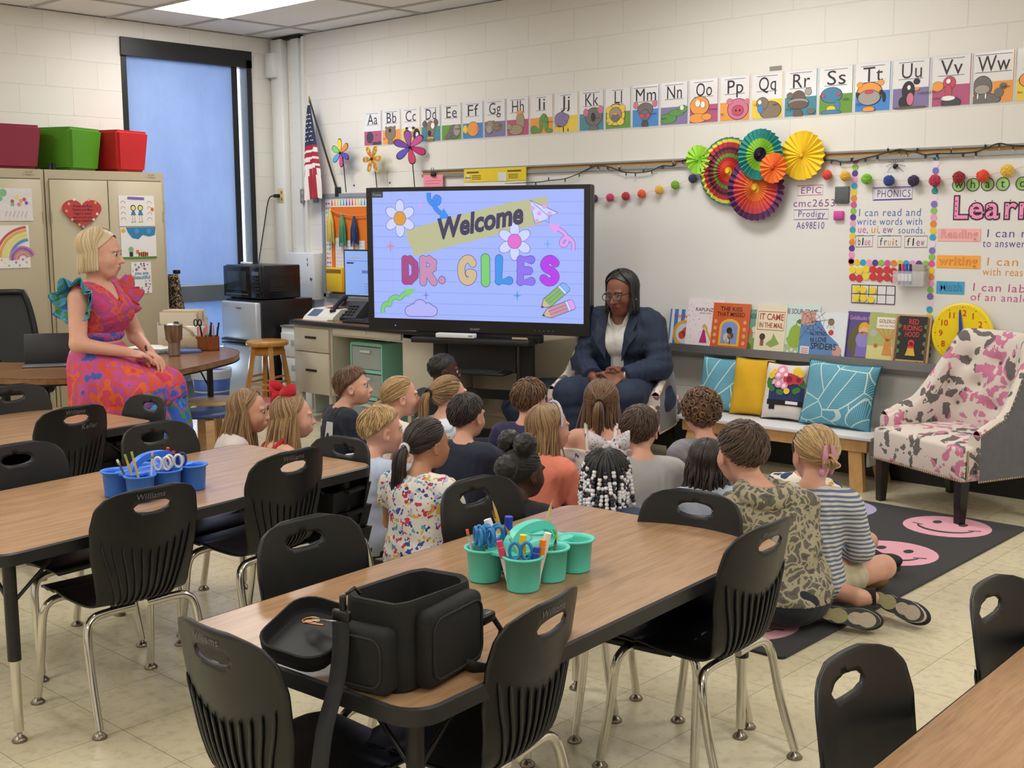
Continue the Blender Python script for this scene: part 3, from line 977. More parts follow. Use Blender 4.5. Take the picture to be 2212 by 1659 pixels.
pinwheel('gold foil pinwheel with yellow rims, middle of three',1.350,1.933,['#b08a3c']*6,foil=True,turn=R(62),stem=.26)
pinwheel('pink and purple pinwheel in front of the Cc card',1.780,2.003,['#7a4fb8','#6a5fd0','#e0487c','#d8307a','#e060b0','#a85ac0'],turn=R(160),bend=R(38),r=.13)

bb = thing('bulletin_board','grey framed bulletin board with orange paper and rainbow border','bulletin board',(.62,0,.835))
MB().rect(.0,0,.95,.84,-.012,.012,0).build('backing_paper',mat('orange_paper','#e2761e',.8),bb)
b = MB()
b.box((.475,-.014,.828),(.95,.028,.03)).box((.475,-.014,.012),(.95,.028,.03)).box((.012,-.014,.42),(.03,.028,.84)).box((.94,-.014,.42),(.03,.028,.84))
b.build('frame',mat('bulletin_frame','#8d949c',.5),bb)
b = MB().rect(.028,.03,.10,.812,-.014,0,0).rect(.028,.735,.92,.812,-.0142,0,0)
rb =['#e0503a','#ef9a3c','#e8cf45','#6fbf8a','#4a9fd0','#5a5fb0','#d0507a']
for q in range(20):
 z = .06+.037*q
 b.plate([(.04,z-.012),(.064,z),(.04,z+.012)],-.0155,0,1+q%7).plate([(.088,z-.012),(.064,z),(.088,z+.012)],-.0155,0,1+(q+1)%7)
for q in range(22):
 x = .12+.037*q
 b.plate([(x-.011,.745),(x+.011,.745),(x+.004,.795),(x-.004,.795)],-.0155,0,1+q%7)
b.build('rainbow_border',[mat('border_white','#e9e9ea',.7)]+[mat('rb%d'%q,c,.7)for q,c in enumerate(rb)],bb)
b = MB()
for x, z, w_, hh in((.15,.245,.10,.24),(.26,.245,.12,.22),(.40,.245,.12,.22)):
 b.rect(x,z,x+w_,z+hh,-.015,0,0)
 for q in range(7):
  b.rect(x+.01,z+.02+.03*q,x+w_-.01,z+.022+.03*q,-.016,0,1)
b.build('posted_sheets',[mat('sheet_white','#e4e4e6',.7),mat('sheet_grey','#a9acb4',.7)],bb)
tg = thing('tassel_garland','foil tassel garland hanging across the orange bulletin board','garland',(.66,-.03,1.6))
MB().tube([(.02,0,-.03),(.15,-.004,-.075),(.32,-.006,-.10),(.5,-.004,-.10),(.8,0,-.06)],.004,6).build('ribbon',mat('tassel_ribbon','#e08a6a',.7),tg)
for x, z, c, hh in((.085,-.06,'#e6d77a',.26),(.235,-.10,'#5aa98a',.24),(.385,-.12,'#3a4f86',.22)):
 b = MB()
 for q in range(26):
  a = 2*PI*q/26
  rr_ = .030+.012*rs.random()
  b.tube([(.008*math.cos(a),.008*math.sin(a),0),(rr_*.8*math.cos(a),.6*rr_*math.sin(a),-hh*.4),(rr_*math.cos(a),.6*rr_*math.sin(a),-hh*(.85+.2*rs.random()))],.0035,4)
 b.ball((0,0,.004),.012)
 b.build('tassel',mat('foil_'+c,c,.28,.55),tg,loc=(x,-.012,z))
MB().rbox((0,0,0),(.20,.05,.20),.006).rect(-.095,.055,.095,.085,-.027,0,1).build('wall_pocket',[mat('pocket_yellow','#e6c02a',.6),mat('pocket_dark','#8a6a1a',.6)],None,'yellow wall pocket hung low on the bulletin board','wall pocket',loc=(.80,-.04,.98))
t = thing('wall_cabinet','white metal wall box with a small lock beside the bulletin board','wall box',(.41,-.055,1.0))
MB().rbox((0,0,0),(.38,.11,.39),.008).rect(-.17,-.015,.04,-.013,-.0565,0,1).build('body',[mat('box_white','#dfe1e1',.45),mat('box_line','#a8abae',.6)],t)
MB().cyl((.155,-.055,-.02),(.155,-.064,-.02),.011,n=12).build('lock',mat('lock_steel','#7b7d80',.3,.8),t)
MB().text('E',.10,.13,.03,-.0575,0,.02).text('X',.10,.09,.03,-.0575,0,.02).tube([(-.11,-.057,.05),(-.09,-.058,.055),(-.07,-.057,.05)],.003,5).build('marks',ink['black'],t)
t = thing('outlet','ivory double outlet plate on the corner raceway with black plug','outlet',(.13,-.072,1.67))
MB().rbox((0,0,0),(.085,.008,.12),.004,seg=1).build('plate',mat('ivory','#d8c795',.5),t)
MB().disc(.015,.028,.014,-.005,0,0).disc(.015,-.028,.014,-.005,0,0).build('socket',mat('socket_dark','#8a7c58',.5),t)
t = thing('power_cord','black power cord dropping from the outlet to the microwave','cord',(.10,-.09,1.66))
MB().rbox((0,0,.01),(.05,.05,.03),.008).build('plug',mat('plug_black','#111113',.5),t)
MB().tube(smooth_path([(0,-.02,.01),(-.05,-.05,-.02),(-.06,-.10,-.25),(-.0,-.22,-.6),(.12,-.36,-.86)],6),.005,6).build('cable',mat('plug_black','#111113',.5),t)
for x in(.375,.515):
 MB().rbox((0,0,0),(.07,.008,.115),.004,seg=1).disc(0,.028,.014,-.005,0,1).disc(0,-.028,.014,-.005,0,1).build('steel_outlet',[mat('plate_steel','#8e959c',.4,.5),mat('socket_tan','#b9a987',.5)],None,'grey steel outlet plate %s the flag'%('left of' if x<.4 else 'behind'),'outlet','steel outlet plates',loc=(x,-.006 if x>.45 else-.03,1.665))
MB().rect(-.19,-.12,.19,.12,-.004,.003,0).disc(-.21,.02,.008,-.004,0,1,8).disc(.22,.03,.008,-.004,0,1,8).build('wall_plate',[mat('plate_paint','#e3dfd5',.5),ink['black']],None,'painted access plate on the wall behind the pinwheel stems','wall plate',loc=(1.22,-.001,1.72))
# ================================================================== shared materials
def wood(name,base,dark,scale=(26,1.6,26),rough=.32,contrast=.6,coat=0.0):
 m = mat(name,base,rough,coat=coat,spec=.4)
 nt, N, L = nodes(m)
 tc = N.new('ShaderNodeTexCoord')
 mp = N.new('ShaderNodeMapping')
 mp.inputs['Scale'].default_value = scale
 L.new(tc.outputs['Object'],mp.inputs['Vector'])
 n = N.new('ShaderNodeTexNoise')
 n.inputs['Scale'].default_value = 1.6
 n.inputs['Detail'].default_value = 7
 n.inputs['Distortion'].default_value = .6
 L.new(mp.outputs[0],n.inputs['Vector'])
 n2 = N.new('ShaderNodeTexNoise')
 n2.inputs['Scale'].default_value = 7
 n2.inputs['Detail'].default_value = 3
 L.new(mp.outputs[0],n2.inputs['Vector'])
 ad = N.new('ShaderNodeMath')
 ad.operation = 'ADD'
 L.new(n.outputs['Fac'],ad.inputs[0])
 mu = N.new('ShaderNodeMath')
 mu.operation = 'MULTIPLY'
 mu.inputs[1].default_value = .5
 L.new(n2.outputs['Fac'],mu.inputs[0])
 L.new(mu.outputs[0],ad.inputs[1])
 r = N.new('ShaderNodeValToRGB')
 r.color_ramp.elements[0].position = .55-.25*contrast
 r.color_ramp.elements[1].position = .75+.2*contrast
 r.color_ramp.elements[0].color =(*lin(dark),1)
 r.color_ramp.elements[1].color =(*lin(base),1)
 L.new(ad.outputs[0],r.inputs['Fac'])
 L.new(r.outputs['Color'],N['Principled BSDF'].inputs['Base Color'])
 return m

laminate = wood('oak_laminate','#b08b68','#8c6a4a',(30,2.2,30),.27,.7)
edgeband = mat('black_edge','#1b1b1d',.45)
chrome = mat('chrome','#cfcbc4',.14,1.0)
blackpl = mat('black_plastic','#0e0f12',.40,bump=(500,.05))
blackpl2 = mat('black_plastic_rib','#121318',.35)
blackmet = mat('black_metal','#141416',.45)

# ================================================================== student tables
def glide(parent,loc,m=None):
 g = MB().lathe([(0,0),(.021,0),(.022,.004),(.014,.013),(.007,.018),(.007,.03),(0,.03)],14)
 return g.build('foot_glide',m or mat('glide_steel','#8f8578',.3,.9),parent,loc=loc)

def student_table(label,x,y,rz,W=.745,Ln=1.5,z=.57):
 t = thing('student_table',label,'table',(x,y,0),R(rz),'rectangular student tables')
 MB().prism(rrect(W-.012,Ln-.012,.062),z-.028,z,0).build('tabletop',laminate,t)
 b = MB()
 o, i = rrect(W,Ln,.068), rrect(W-.012,Ln-.012,.062)
 n = len(o)
 vs =[(p[0],p[1],zz)for zz in(z-.036,z-.004)for p in o]+[(p[0]*1.0,p[1]*1.0,zz)for zz in(z-.036,z+.0005)for p in i]
 b.add(vs,[(k,(k+1)%n,n+(k+1)%n,n+k)for k in range(n)],0,True)
 b.add(vs,[(n+k,n+(k+1)%n,3*n+(k+1)%n,3*n+k)for k in range(n)],0,True)
 b.add(vs,[(2*n+(k+1)%n,(k+1)%n,k,2*n+k)[::-1]for k in range(n)])
 b.build('edge_band',edgeband,t)
 b = MB()
 b.box((0,0,z-.045),(W-.3,Ln-.34,.03))
 b.build('apron',blackmet,t)
 for sx in(-1,1):
  for sy in(-1,1):
   lx, ly = sx*(W/2-.085), sy*(Ln/2-.085)
   lg = MB().cyl((lx,ly,.24),(lx,ly,z-.03),.0185,n=16).box((lx,ly,z-.036),(.09,.09,.01)).tube([(lx,ly,z-.17),(lx-sx*.0,ly-sy*.16,z-.045)],.006,6).tube([(lx,ly,z-.17),(lx-sx*.14,ly,z-.045)],.006,6).build('leg',blackmet,t)
   MB().cyl((lx,ly,.03),(lx,ly,.25),.0135,n=14).build('chrome_insert',chrome,lg)
   glide(lg,(lx,ly,0))
 return t
student_table('oak laminate student table in front holding the black bag and teal caddy',6.545,-4.16,3.7)
student_table('oak laminate student table at left holding the blue caddy',4.924,-4.236,6.3)
student_table('oak laminate student table farther back behind the blue caddy table',3.43,-4.25,5.0)
student_table('oak laminate student table cut off at bottom right corner of the picture',8.035,-4.25,1.5)

# ================================================================== moulded chairs
def chair_profile():
 return smooth_path([(-.205,.335),(-.195,.358),(-.12,.368),(-.02,.358),(.07,.350),(.125,.357),(.158,.388),(.176,.44),(.186,.50),(.196,.56),(.207,.63),(.220,.705)],5)
CP = chair_profile()
CPL =[0.0]
for a, b_ in zip(CP,CP[1:]):
 CPL.append(CPL[-1]+math.dist(a,b_))
def cprof(t):
 s = t*CPL[-1]
 for k in range(len(CP)-1):
  if s<=CPL[k+1]or k==len(CP)-2:
   w =(s-CPL[k])/(CPL[k+1]-CPL[k])
   return CP[k][0]+(CP[k+1][0]-CP[k][0])*w, CP[k][1]+(CP[k+1][1]-CP[k][1])*w
TB = CPL[33]/CPL[-1]
def chalf(t):
# half width along the profile
 pts =[(0,.150),(.04,.178),(.12,.19),(.30,.192),(.42,.180),(.50,.165),(.58,.172),(.72,.192),(.85,.198),(.93,.186),(.97,.158),(.99,.115),(1.0,.07)]
 for(a,x),(b_,y)in zip(pts,pts[1:]):
  if t<=b_:
   return .875*(x+(y-x)*(t-a)/(b_-a))
 return .061
def chair_pt(u,t,off=0.0):
 y, z = cprof(t)
 w = chalf(t)
 x = w*u
 bk = min(1,max(0,(t-.46)/.12))
 y -= .050*(x/.19)**2*bk
 st = 1-bk
 z += .012*(x/.19)**2*st*(1 if t>.2 else .2)
 if off:
  a = cprof(max(0,t-.01))
  c = cprof(min(1,t+.01))
  dy, dz = c[0]-a[0], c[1]-a[1]
  l = math.hypot(dy,dz)
  y += off*dz/l
  z -= off*dy/l
 return(x,y,z)
def chair_shell():
 nu, nv = 36, 64
 V =[chair_pt(-1+2*i/nu,j/nv)for j in range(nv+1)for i in range(nu+1)]
 V = np.array(V)
 hz, hw, hh = .648, .060, .0185
 d = lambda P:np.sqrt((P[...,0]/hw)**2+((P[...,2]-hz)/hh)**2)
 fs =[]
 for j in range(nv):
  for i in range(nu):
   a = j*(nu+1)+i
   q =(a,a+1,a+nu+2,a+nu+1)
   c = V[list(q)].mean(0)
   if j>nv*.6 and d(c)<1.0:
    continue
   fs.append(q)
 cnt ={}
 for f in fs:
  for k in range(4):
   e = tuple(sorted((f[k],f[(k+1)%4])))
   cnt[e] = cnt.get(e,0)+1
 for e, c in cnt.items():
  if c==1:
   for k in e:
    if d(V[k])<2.2 and V[k][2]>.58 and abs(V[k][0])<.1 and V[k][2]<.69:
     s = 1/max(d(V[k]),.2)
     V[k][0] *= s
     V[k][2] = hz+(V[k][2]-hz)*s
 return solidify(V,[f[::-1]for f in fs],-.007)
def make_chair(label,sc=1.0):
 t = thing('student_chair',label,'chair',(0,0,0),0,'black moulded student chairs')
 P_, F_ = chair_shell()
 sh = MB().add(P_,F_,0,True).build('seat_shell',blackpl,t)
 b = MB()
 for k in range(11):
  u = -.86+1.72*k/10
  t1 = .735+.085*abs(u)**1.5
  n_ = 14
  pts =[]
  for q in range(n_+1):
   tt = .47+(t1-.47)*q/n_
   uu = u*(.72+.28*q/n_)
   pts.append(chair_pt(uu,tt,.0105))
  b.tube(pts,[.0042]*n_+[.001],5,0)
 b.build('back_rib',blackpl2,sh)
 for sx in(-1,1):
  for yb, yf in((-.13,-.175),(.115,.200)):
   pth = smooth_path([(sx*.02,yb,.330),(sx*.11,yb,.330),(sx*.155,yb+(yf-yb)*.05,.322),(sx*.178,yb+(yf-yb)*.18,.285),(sx*.185,yb+(yf-yb)*.5,.16),(sx*.193,yf,.022)],5)
   lg = MB().tube(pth,.0125,12).build('leg',chrome,t)
   glide(lg,(sx*.193,yf,0))
 return t
chair0 = make_chair('black chair pulled up at right near corner of the blue caddy table')
CH_ =[(5.235,-4.51,-90,'black student chair with name lettering beside the blue caddy, right of its table',1),(6.775,-3.69,-88,'black student chair at far right side of the bag table, beside camouflage hoodie child',1),(6.76,-4.55,-79,'black student chair at near right side of the bag table',1),(6.60,-4.86,180,'black student chair at the near end of bag table, strap hanging by it',1),(6.285,-4.45,90,'black student chair tucked left of the bag table, nearest to bag',1),(6.28,-3.82,90,'black student chair tucked left of the bag table, behind teal caddy',1),(4.70,-4.44,97,'black student chair left of the blue caddy table, at picture left edge',1),(4.675,-3.90,95,'black student chair behind the blue caddy, left of its table',1),(5.095,-3.92,-84,'black student chair at far right side of the blue caddy table',1),(5.04,-3.63,8,'black student chair at far end of the blue caddy table',.92),(3.635,-3.93,-84,'black student chair with chalky lettering right of the farthest student table',1),(3.22,-3.79,92,'black student chair left of farthest table near the office chair',1),(3.60,-3.61,4,'black student chair at the far end of farthest table, against the bright dress',.95),(7.775,-4.41,90,'black student chair at the bottom right table, nearest the camera',1),(7.80,-3.82,90,'black student chair at the bottom right table, at right picture edge',1),(6.615,-3.62,8,'black student chair at far end of the bag table',.96)]
chairs =[]
for i,(x,y,rz,lb,s)in enumerate(CH_):
 c = chair0 if i==0 else dup(chair0,(x,y,0))
 c.location =(x,y,0)
 c.rotation_euler =(0,0,R(rz))
 c.scale =(s,s,s)
 c['label'] = lb
 chairs.append(c)
scrawl = mat('chalk_scrawl','#6f7078',.8)
def scrawl_on(c,s,z=.685,size=.026,x=-.055):
 V, F = glyphs(s,0,.1,'LEFT',1.1)
 P_ =[]
 for v in V:
  lx = -x-v[0]*size
  lz = z+v[1]*size
  tt = .99
  for q in range(60,100):
   if cprof(q/100)[1]>=lz:
    tt = q/100
    break
  y = cprof(tt)[0]-.050*(lx/.19)**2+.0085
  P_.append((lx,y,lz))
 MB().add(P_,F).build('lettering',scrawl,c)
scrawl_on(chairs[0],'Williams',.672,.024)
scrawl_on(chairs[8],'Williams',.672,.024)
scrawl_on(chairs[2],'Williams',.672,.024)
scrawl_on(chairs[3],'Williams',.672,.024)
scrawl_on(chairs[10],'Williams',.672,.024)
scrawl_on(chairs[10],'Keller',.60,.032,.02)
scrawl_on(chairs[1],'Williams',.672,.02)

# black book bins piled under the two far table ends
bin_m = mat('black_bin','#101012',.5)
for bx, by, rz, nm, nn in((5.13,-3.55,6,'the blue caddy table',4),(3.62,-3.62,5,'the farthest student table',4)):
 for k in range(nn):
  b = MB()
  z0 = .16+.083*k
  b.add([(x*s_,y*s_,z0+zz)for s_,zz in((.9,0),(1,.08),(.94,.08),(.86,.008))for x,y in((-.16,-.12),(.16,-.12),(.16,.12),(-.16,.12))],[(3,2,1,0),(0,1,5,4),(1,2,6,5),(2,3,7,6),(3,0,4,7),(4,5,9,8),(5,6,10,9),(6,7,11,10),(7,4,8,11),(8,9,13,12),(9,10,14,13),(10,11,15,14),(11,8,12,15),(12,13,14,15)])
  b.box((.165,0,z0+.074),(.03,.1,.012)).box((-.165,0,z0+.074),(.03,.1,.012))
  if k==0:
   b.box((0,0,.08),(.26,.2,.16))
  b.build('book_bin',bin_m,None,'black plastic book bin under %s, %s from the bottom of its pile'%(nm,ORD[k]),'bin','black book bins under the tables',loc=(bx-.12,by-.02,0),rz=R(rz+3*k))

  # ================================================================== caddies and what they hold
def caddy(label,x,y,rz,col):
 t = thing('desk_caddy',label,'caddy',(x,y,.5705),R(rz),'plastic supply caddies')
 m = mat('caddy_'+col,col,.38,spec=.4)
 for sx in(-1,1):
  for k in(-1,0,1):
   MB().lathe([(0,.003),(.036,.003),(.039,0),(.040,.004),(.045,.078),(.0515,.080),(.052,.085),(.0445,.085),(.0415,.075),(.037,.008),(0,.008)],22).build('cup',m,t,loc=(sx*.062,k*.104,0))
 b = MB()
 b.prism(rrect(.10,.255,.02),.076,.083)
 pts =[(0,-.10,.08),(0,-.085,.11),(0,-.05,.132),(0,0,.138),(0,.05,.132),(0,.085,.11),(0,.10,.08)]
 sp = smooth_path(pts,4)
 vs =[]
 for x_, y_, z_ in sp:
  vs +=[(-.012,y_,z_),(.012,y_,z_),(.012,y_*.82,.08+(z_-.08)*.62),(-.012,y_*.82,.08+(z_-.08)*.62)]
 fs =[]
 for k in range(len(sp)-1):
  a, c = 4*k, 4*k+4
  fs +=[(a,a+1,c+1,c),(a+1,a+2,c+2,c+1),(a+2,a+3,c+3,c+2),(a+3,a,c,c+3)]
 b.add(vs,fs,0,False)
 b.build('handle',m,t)
 return t
def on(cx,cy,rz,lx,ly):
 a = R(rz)
 return cx+lx*math.cos(a)-ly*math.sin(a), cy+lx*math.sin(a)+ly*math.cos(a)
TC =(6.545,-4.10,2.5)
BC =(5.0,-4.235,6)
caddy('teal supply caddy with six cups of pencils, scissors and markers',*TC,'#62d8c6')
caddy('blue supply caddy with six cups of pencils and white scissors',*BC,'#3a7ce4')
def stick(kind,label,cat,C_,lx,ly,cols,ln,r,tilt,az,z=.582,group='pencils and markers in the caddies'):
 """pencil, marker or glue stick standing in a cup; cols=[body, end, tip]"""
 x, y = on(*C_,lx,ly)
 t = thing(kind,label,cat,(x,y,z),0,group)
 d = Vector((math.sin(tilt)*math.cos(az),math.sin(tilt)*math.sin(az),math.cos(tilt)))
 p = lambda s:tuple(d*s)
 MB().cyl(p(0),p(ln*.86),r,n=8 if kind=='pencil' else 14).build('barrel',mat('stk_'+cols[0],cols[0],.4),t)
 if kind=='pencil':
  if len(cols)>2:
   MB().cyl(p(ln*.86),p(ln),r,.0006,n=8).build('sharpened_tip',mat('stk_'+cols[2],cols[2],.7),t)
  else:
   MB().cyl(p(ln*.86),p(ln*.92),r*1.05,n=10).build('ferrule',mat('ferrule','#8fae6a',.35,.6),t)
   MB().cyl(p(ln*.92),p(ln),r,n=10).build('eraser',mat('stk_'+cols[1],cols[1],.8),t)
 else:
  MB().cyl(p(ln*.62),p(ln),r*1.08,r*.95,n=14).build('cap',mat('stk_'+cols[1],cols[1],.4),t)
def scissors(label,C_,lx,ly,col,az,z=.60,sc=1.0):
 x, y = on(*C_,lx,ly)
 t = thing('scissors',label,'scissors',(x,y,z),az,'scissors in the caddies')
 MB().add([(-.006,0,-.02),(.006,0,-.02),(.004,.001,.06),(-.004,.001,.06)],[(0,1,2,3)]).box((0,0,.02),(.012,.002,.08)).build('blade',mat('blade_steel','#b5b8bb',.25,.9),t)
 for s in(-1,1):
  MB().tube([(s*.014+.013*math.cos(a)*(1+.0),s*.002,.085+.021*math.sin(a))for a in[2*PI*q/16 for q in range(16)]],.0042,7,closed=True).build('finger_loop',mat('loop_'+col,col,.4),t)
  # teal caddy, local x = short way, y = long way; near side is -y / +x
ye, gr = '#d9a63a', '#2b2b2b'
stick('pencil','yellow pencil standing tallest behind the teal caddy handle','pencil',TC,-.062,.00,[ye,'#d98a8a','#c9a070'],.175,.0038,R(16),R(215))
stick('pencil','yellow pencil leaning left beside the blue glue caps in teal caddy','pencil',TC,-.062,.02,[ye,'#d98a8a','#8a6a4a'],.155,.0038,R(24),R(222))
stick('pencil','yellow pencil lying against the teal caddy handle','pencil',TC,.03,-.03,[ye,'#d98a8a','#8a6a4a'],.150,.0038,R(28),R(230))
stick('pencil','natural wood pencil pointing right behind the teal handle','pencil',TC,-.062,.104,['#e0c48a','#d98a8a','#c9a070'],.16,.0038,R(15),R(30))
stick('pencil','pencil with orange eraser at left edge of the teal caddy','pencil',TC,-.062,-.130,['#c9c4c8','#e8603a'],.125,.0038,R(12),R(222))
stick('pencil','short yellow pencil resting in the far right teal cup','pencil',TC,.05,.090,['#d8c25a','#8fae6a'],.105,.0038,R(20),R(230))
stick('pencil','dark tipped pencil stub in the middle right teal cup','pencil',TC,.062,.01,['#8a6a4a','#222222','#3a2a20'],.092,.0038,R(6),R(40))
stick('marker','yellow capped marker in the front teal cup','marker',TC,.055,-.105,['#e9e4d2','#f2cf1e'],.125,.0085,R(4),R(0))
stick('marker','hot pink marker in the front teal cup','marker',TC,.040,-.125,['#e4d5dc','#d5446e'],.112,.0085,R(14),R(215))
stick('marker','orange marker in the front teal cup','marker',TC,.085,-.080,['#e9e0d2','#ee8420'],.112,.0085,R(8),R(40))
stick('marker','blue marker in the front teal cup','marker',TC,.085,-.105,['#d5dae4','#2444a8'],.100,.0085,R(10),R(35))
stick('glue_stick','white capped glue stick leaning right beside the orange marker','glue stick',TC,.068,-.062,['#dfe6d2','#eceae0'],.125,.0095,R(14),R(40))
stick('glue_stick','glue stick with white cap beside the blue scissors','glue stick',TC,-.058,-.035,['#3a4a9a','#e6e8ee'],.135,.0105,R(18),R(215))
stick('glue_stick','glue stick with royal blue cap behind the teal handle','glue stick',TC,-.075,-.005,['#2a46b0','#2438b0'],.130,.011,R(4),R(0))
stick('crayon','mint green crayon leaning across the teal handle','crayon',TC,.060,-.070,['#8fdcc0','#7accb0'],.120,.0045,R(26),R(215))
for k in range(5):
 scissors('blue handled scissors, %s from left in the left teal cup'%ORD[k],TC,-.062+.016*(k%2),-.128+.013*k,'#2f7fc0',R(20*k-30))
scissors('blue handled scissors in the front teal cup',TC,.068,-.120,'#2f7fc0',R(40),.585)
# blue caddy
stick('pencil','navy and white pencil leaning out of the front blue cup','pencil',BC,.050,-.115,['#4a5070','#e8e2e6'],.135,.0038,R(24),R(220))
stick('pencil','yellow pencil leftmost of the pair in the front blue cup','pencil',BC,.055,-.105,['#e0b040','#8fbf5a'],.145,.0038,R(16),R(222))
stick('pencil','yellow pencil rightmost of the pair in the front blue cup','pencil',BC,.070,-.100,['#e2b548','#9ac860'],.152,.0038,R(12),R(220))
stick('pencil','pale blue printed pencil with pink eraser in the blue caddy','pencil',BC,.080,-.080,['#c9dbe8','#e2a49a'],.145,.0038,R(5),R(40))
for k in range(2):
 scissors('white handled scissors in the middle blue cup, %s of the pair'%('left' if k==0 else 'right'),BC,.062,-.015+.045*k,'#dfdcd8',R(38+15*k),.592)
scissors('navy handled scissors in the blue caddy beside the white pair',BC,.05,.055,'#27357e',R(60),.592)
for k in range(2):
 x, y = on(*BC,-.06,.085+.04*k)
 t = MB().cyl((0,0,0),(.012*(1-2*k),.006,.105-.02*k),.009,n=12).cyl((.012*(1-2*k),.006,.105-.02*k),(.014*(1-2*k),.007,.118-.02*k),.0055,n=10)
 t.box((0,0,.06),(.02,.02,.012))
 t.build('interlocking_cube',mat('red_cube','#d02a26',.4),None,'red interlocking plastic cubes behind the blue caddy, %s stick'%('taller' if k==0 else 'shorter'),'toy cubes','red interlocking cubes',loc=(x,y,.583))

 # ================================================================== shoulder bag on the table
nylon = mat('black_nylon','#0b0b0d',.8,bump=(420,.2))
nylon2 = mat('black_nylon_trim','#131316',.7,bump=(700,.2))
bag = thing('shoulder_bag','open black padded shoulder bag standing on the front table','bag',(6.79,-4.735,.5705),R(12))
# local x: short side (.15), y: long side (.25)
o = rrect(.155,.25,.03,4)
n = len(o)
b = MB()
def ringz(scale,z):
 return[(p[0]*scale,p[1]*scale,z+.006*math.sin(5*math.atan2(p[1],p[0])))for p in o]
lv =[ringz(.98,.0),ringz(1.03,.05),ringz(1.0,.12),ringz(.97,.165),ringz(.95,.172),ringz(.84,.170),ringz(.80,.09),ringz(.80,.02)]
vs =[p for l in lv for p in l]
for q in range(len(lv)-1):
 b.add(vs,[(q*n+k,q*n+(k+1)%n,(q+1)*n+(k+1)%n,(q+1)*n+k)for k in range(n)],0,True)
b.add(lv[0],[tuple(range(n))[::-1]]).add(lv[-1],[tuple(range(n))])
b.build('bag_body',nylon,bag)
def pocket(name,c,s,axis):
 p_ = MB().rbox(c,s,.016,0,3)
 pk = p_.build(name,nylon,bag)
 w_, h_ =(s[1]if axis=='x' else s[0]), s[2]
 pr =[(p[0],p[1])for p in rrect(w_-.02,h_-.03,.025,4)]
 if axis=='x':
  z_ = MB().tube([(c[0]+s[0]/2+.001,c[1]+p[0],c[2]+p[1])for p in pr],.0028,5,closed=True)
 else:
  z_ = MB().tube([(c[0]+p[0],c[1]-s[1]/2-.001,c[2]+p[1])for p in pr],.0028,5,closed=True)
 z_.build('zipper',nylon2,pk)
pocket('side_pocket',(.092,.0,.082),(.045,.19,.15),'x')
pocket('end_pocket',(-.005,-.142,.070),(.13,.05,.125),'y')
# lid thrown open to the left, a shallow tray
lid = MB()
lo = rrect(.16,.19,.05,5)
m_ = len(lo)
def lring(s,z):
 return[(p[0]*s,p[1]*s,z)for p in lo]
ll =[lring(.86,.0),lring(.98,.025),lring(1.0,.045),lring(.95,.046),lring(.9,.022),lring(.86,.016)]
vs =[p for l in ll for p in l]
for q in range(5):
 lid.add(vs,[(q*m_+k,q*m_+(k+1)%m_,(q+1)*m_+(k+1)%m_,(q+1)*m_+k)for k in range(m_)],0,True)
lid.add(ll[0],[tuple(range(m_))[::-1]]).add(ll[-1],[tuple(range(m_))],1)
lido = lid.build('lid',[nylon,mat('lid_lining','#2c2e31',.55,bump=(500,.2))],bag,loc=(-.20,-.07,.036))
lido.rotation_euler =(R(15),R(9),R(8))
MB().add([(-.078,-.07,.12),(-.078,.08,.12),(-.115,.02,.10),(-.115,-.10,.095)],[(0,1,2,3),(3,2,1,0)]).build('lid_hinge',nylon,bag)
k_ = thing('key_ring','bunch of keys and a gold keyring lying in the bag lid','keys',(6.60,-4.835,.648),R(20))
MB().tube([(.018*math.cos(a),.018*math.sin(a),.004)for a in[2*PI*q/16 for q in range(16)]],.0022,6,closed=True).build('ring',mat('brass_key','#b98a4a',.3,.9),k_)
MB().box((.03,.012,.004),(.04,.007,.002)).cyl((.008,.004,.002),(.008,.004,.006),.009,n=12).build('key',mat('steel_key','#c9c7c2',.25,.9),k_)
MB().box((.022,-.018,.005),(.036,.007,.002)).cyl((.002,-.012,.003),(.002,-.012,.007),.009,n=12).build('key',mat('copper_key','#b5744f',.3,.9),k_)
# webbing strap hanging over the table end, clip and buckle
def ribbon(pts,side,w,th=.003):
 P_ = smooth_path(pts,6)
 s = Vector(side).normalized()*w/2
 vs, fs =[],[]
 for p in P_:
  vs +=[tuple(Vector(p)-s),tuple(Vector(p)+s)]
 for k in range(len(P_)-1):
  fs.append((2*k,2*k+1,2*k+3,2*k+2))
 return solidify(vs,fs,th)
A_, B_ = ribbon([(-.035,-.175,.145),(-.03,-.182,.10),(-.028,-.20,.03),(-.02,-.25,-.05),(.0,-.29,-.16),(.02,-.27,-.30),(.06,-.20,-.42)],(1,.25,.1),.034)
MB().add(A_,B_,0,True).build('strap',nylon2,bag)
MB().rbox((-.035,-.172,.155),(.04,.012,.022),.004).rbox((-.033,-.170,.175),(.012,.012,.04),.004).tube([(-.03,-.165,.195),(-.02,-.15,.205),(-.02,-.135,.19)],.004,6).build('clip',mat('clip_plastic','#0c0c0e',.35),bag)
MB().rbox((.095,.125,.085),(.03,.05,.022),.006).tube([(.10,.15,.08),(.115,.16,.05),(.11,.15,.01)],.006,6).build('buckle',mat('clip_plastic','#0c0c0e',.35),bag)
A_, B_ = ribbon([(.11,.03,.02),(.14,.06,.006),(.155,.10,.006),(.15,.14,.012)],(.3,-.2,1),.028)
MB().add(A_,B_,0,True).build('side_strap',nylon2,bag)
MB().box((0,0,0),(.13,.16,.001)).build('paper',mat('paper_white','#ecebea',.8),None,'sheet of white paper lying under the bag lid','paper',loc=(6.535,-4.82,.5712),rz=R(24))

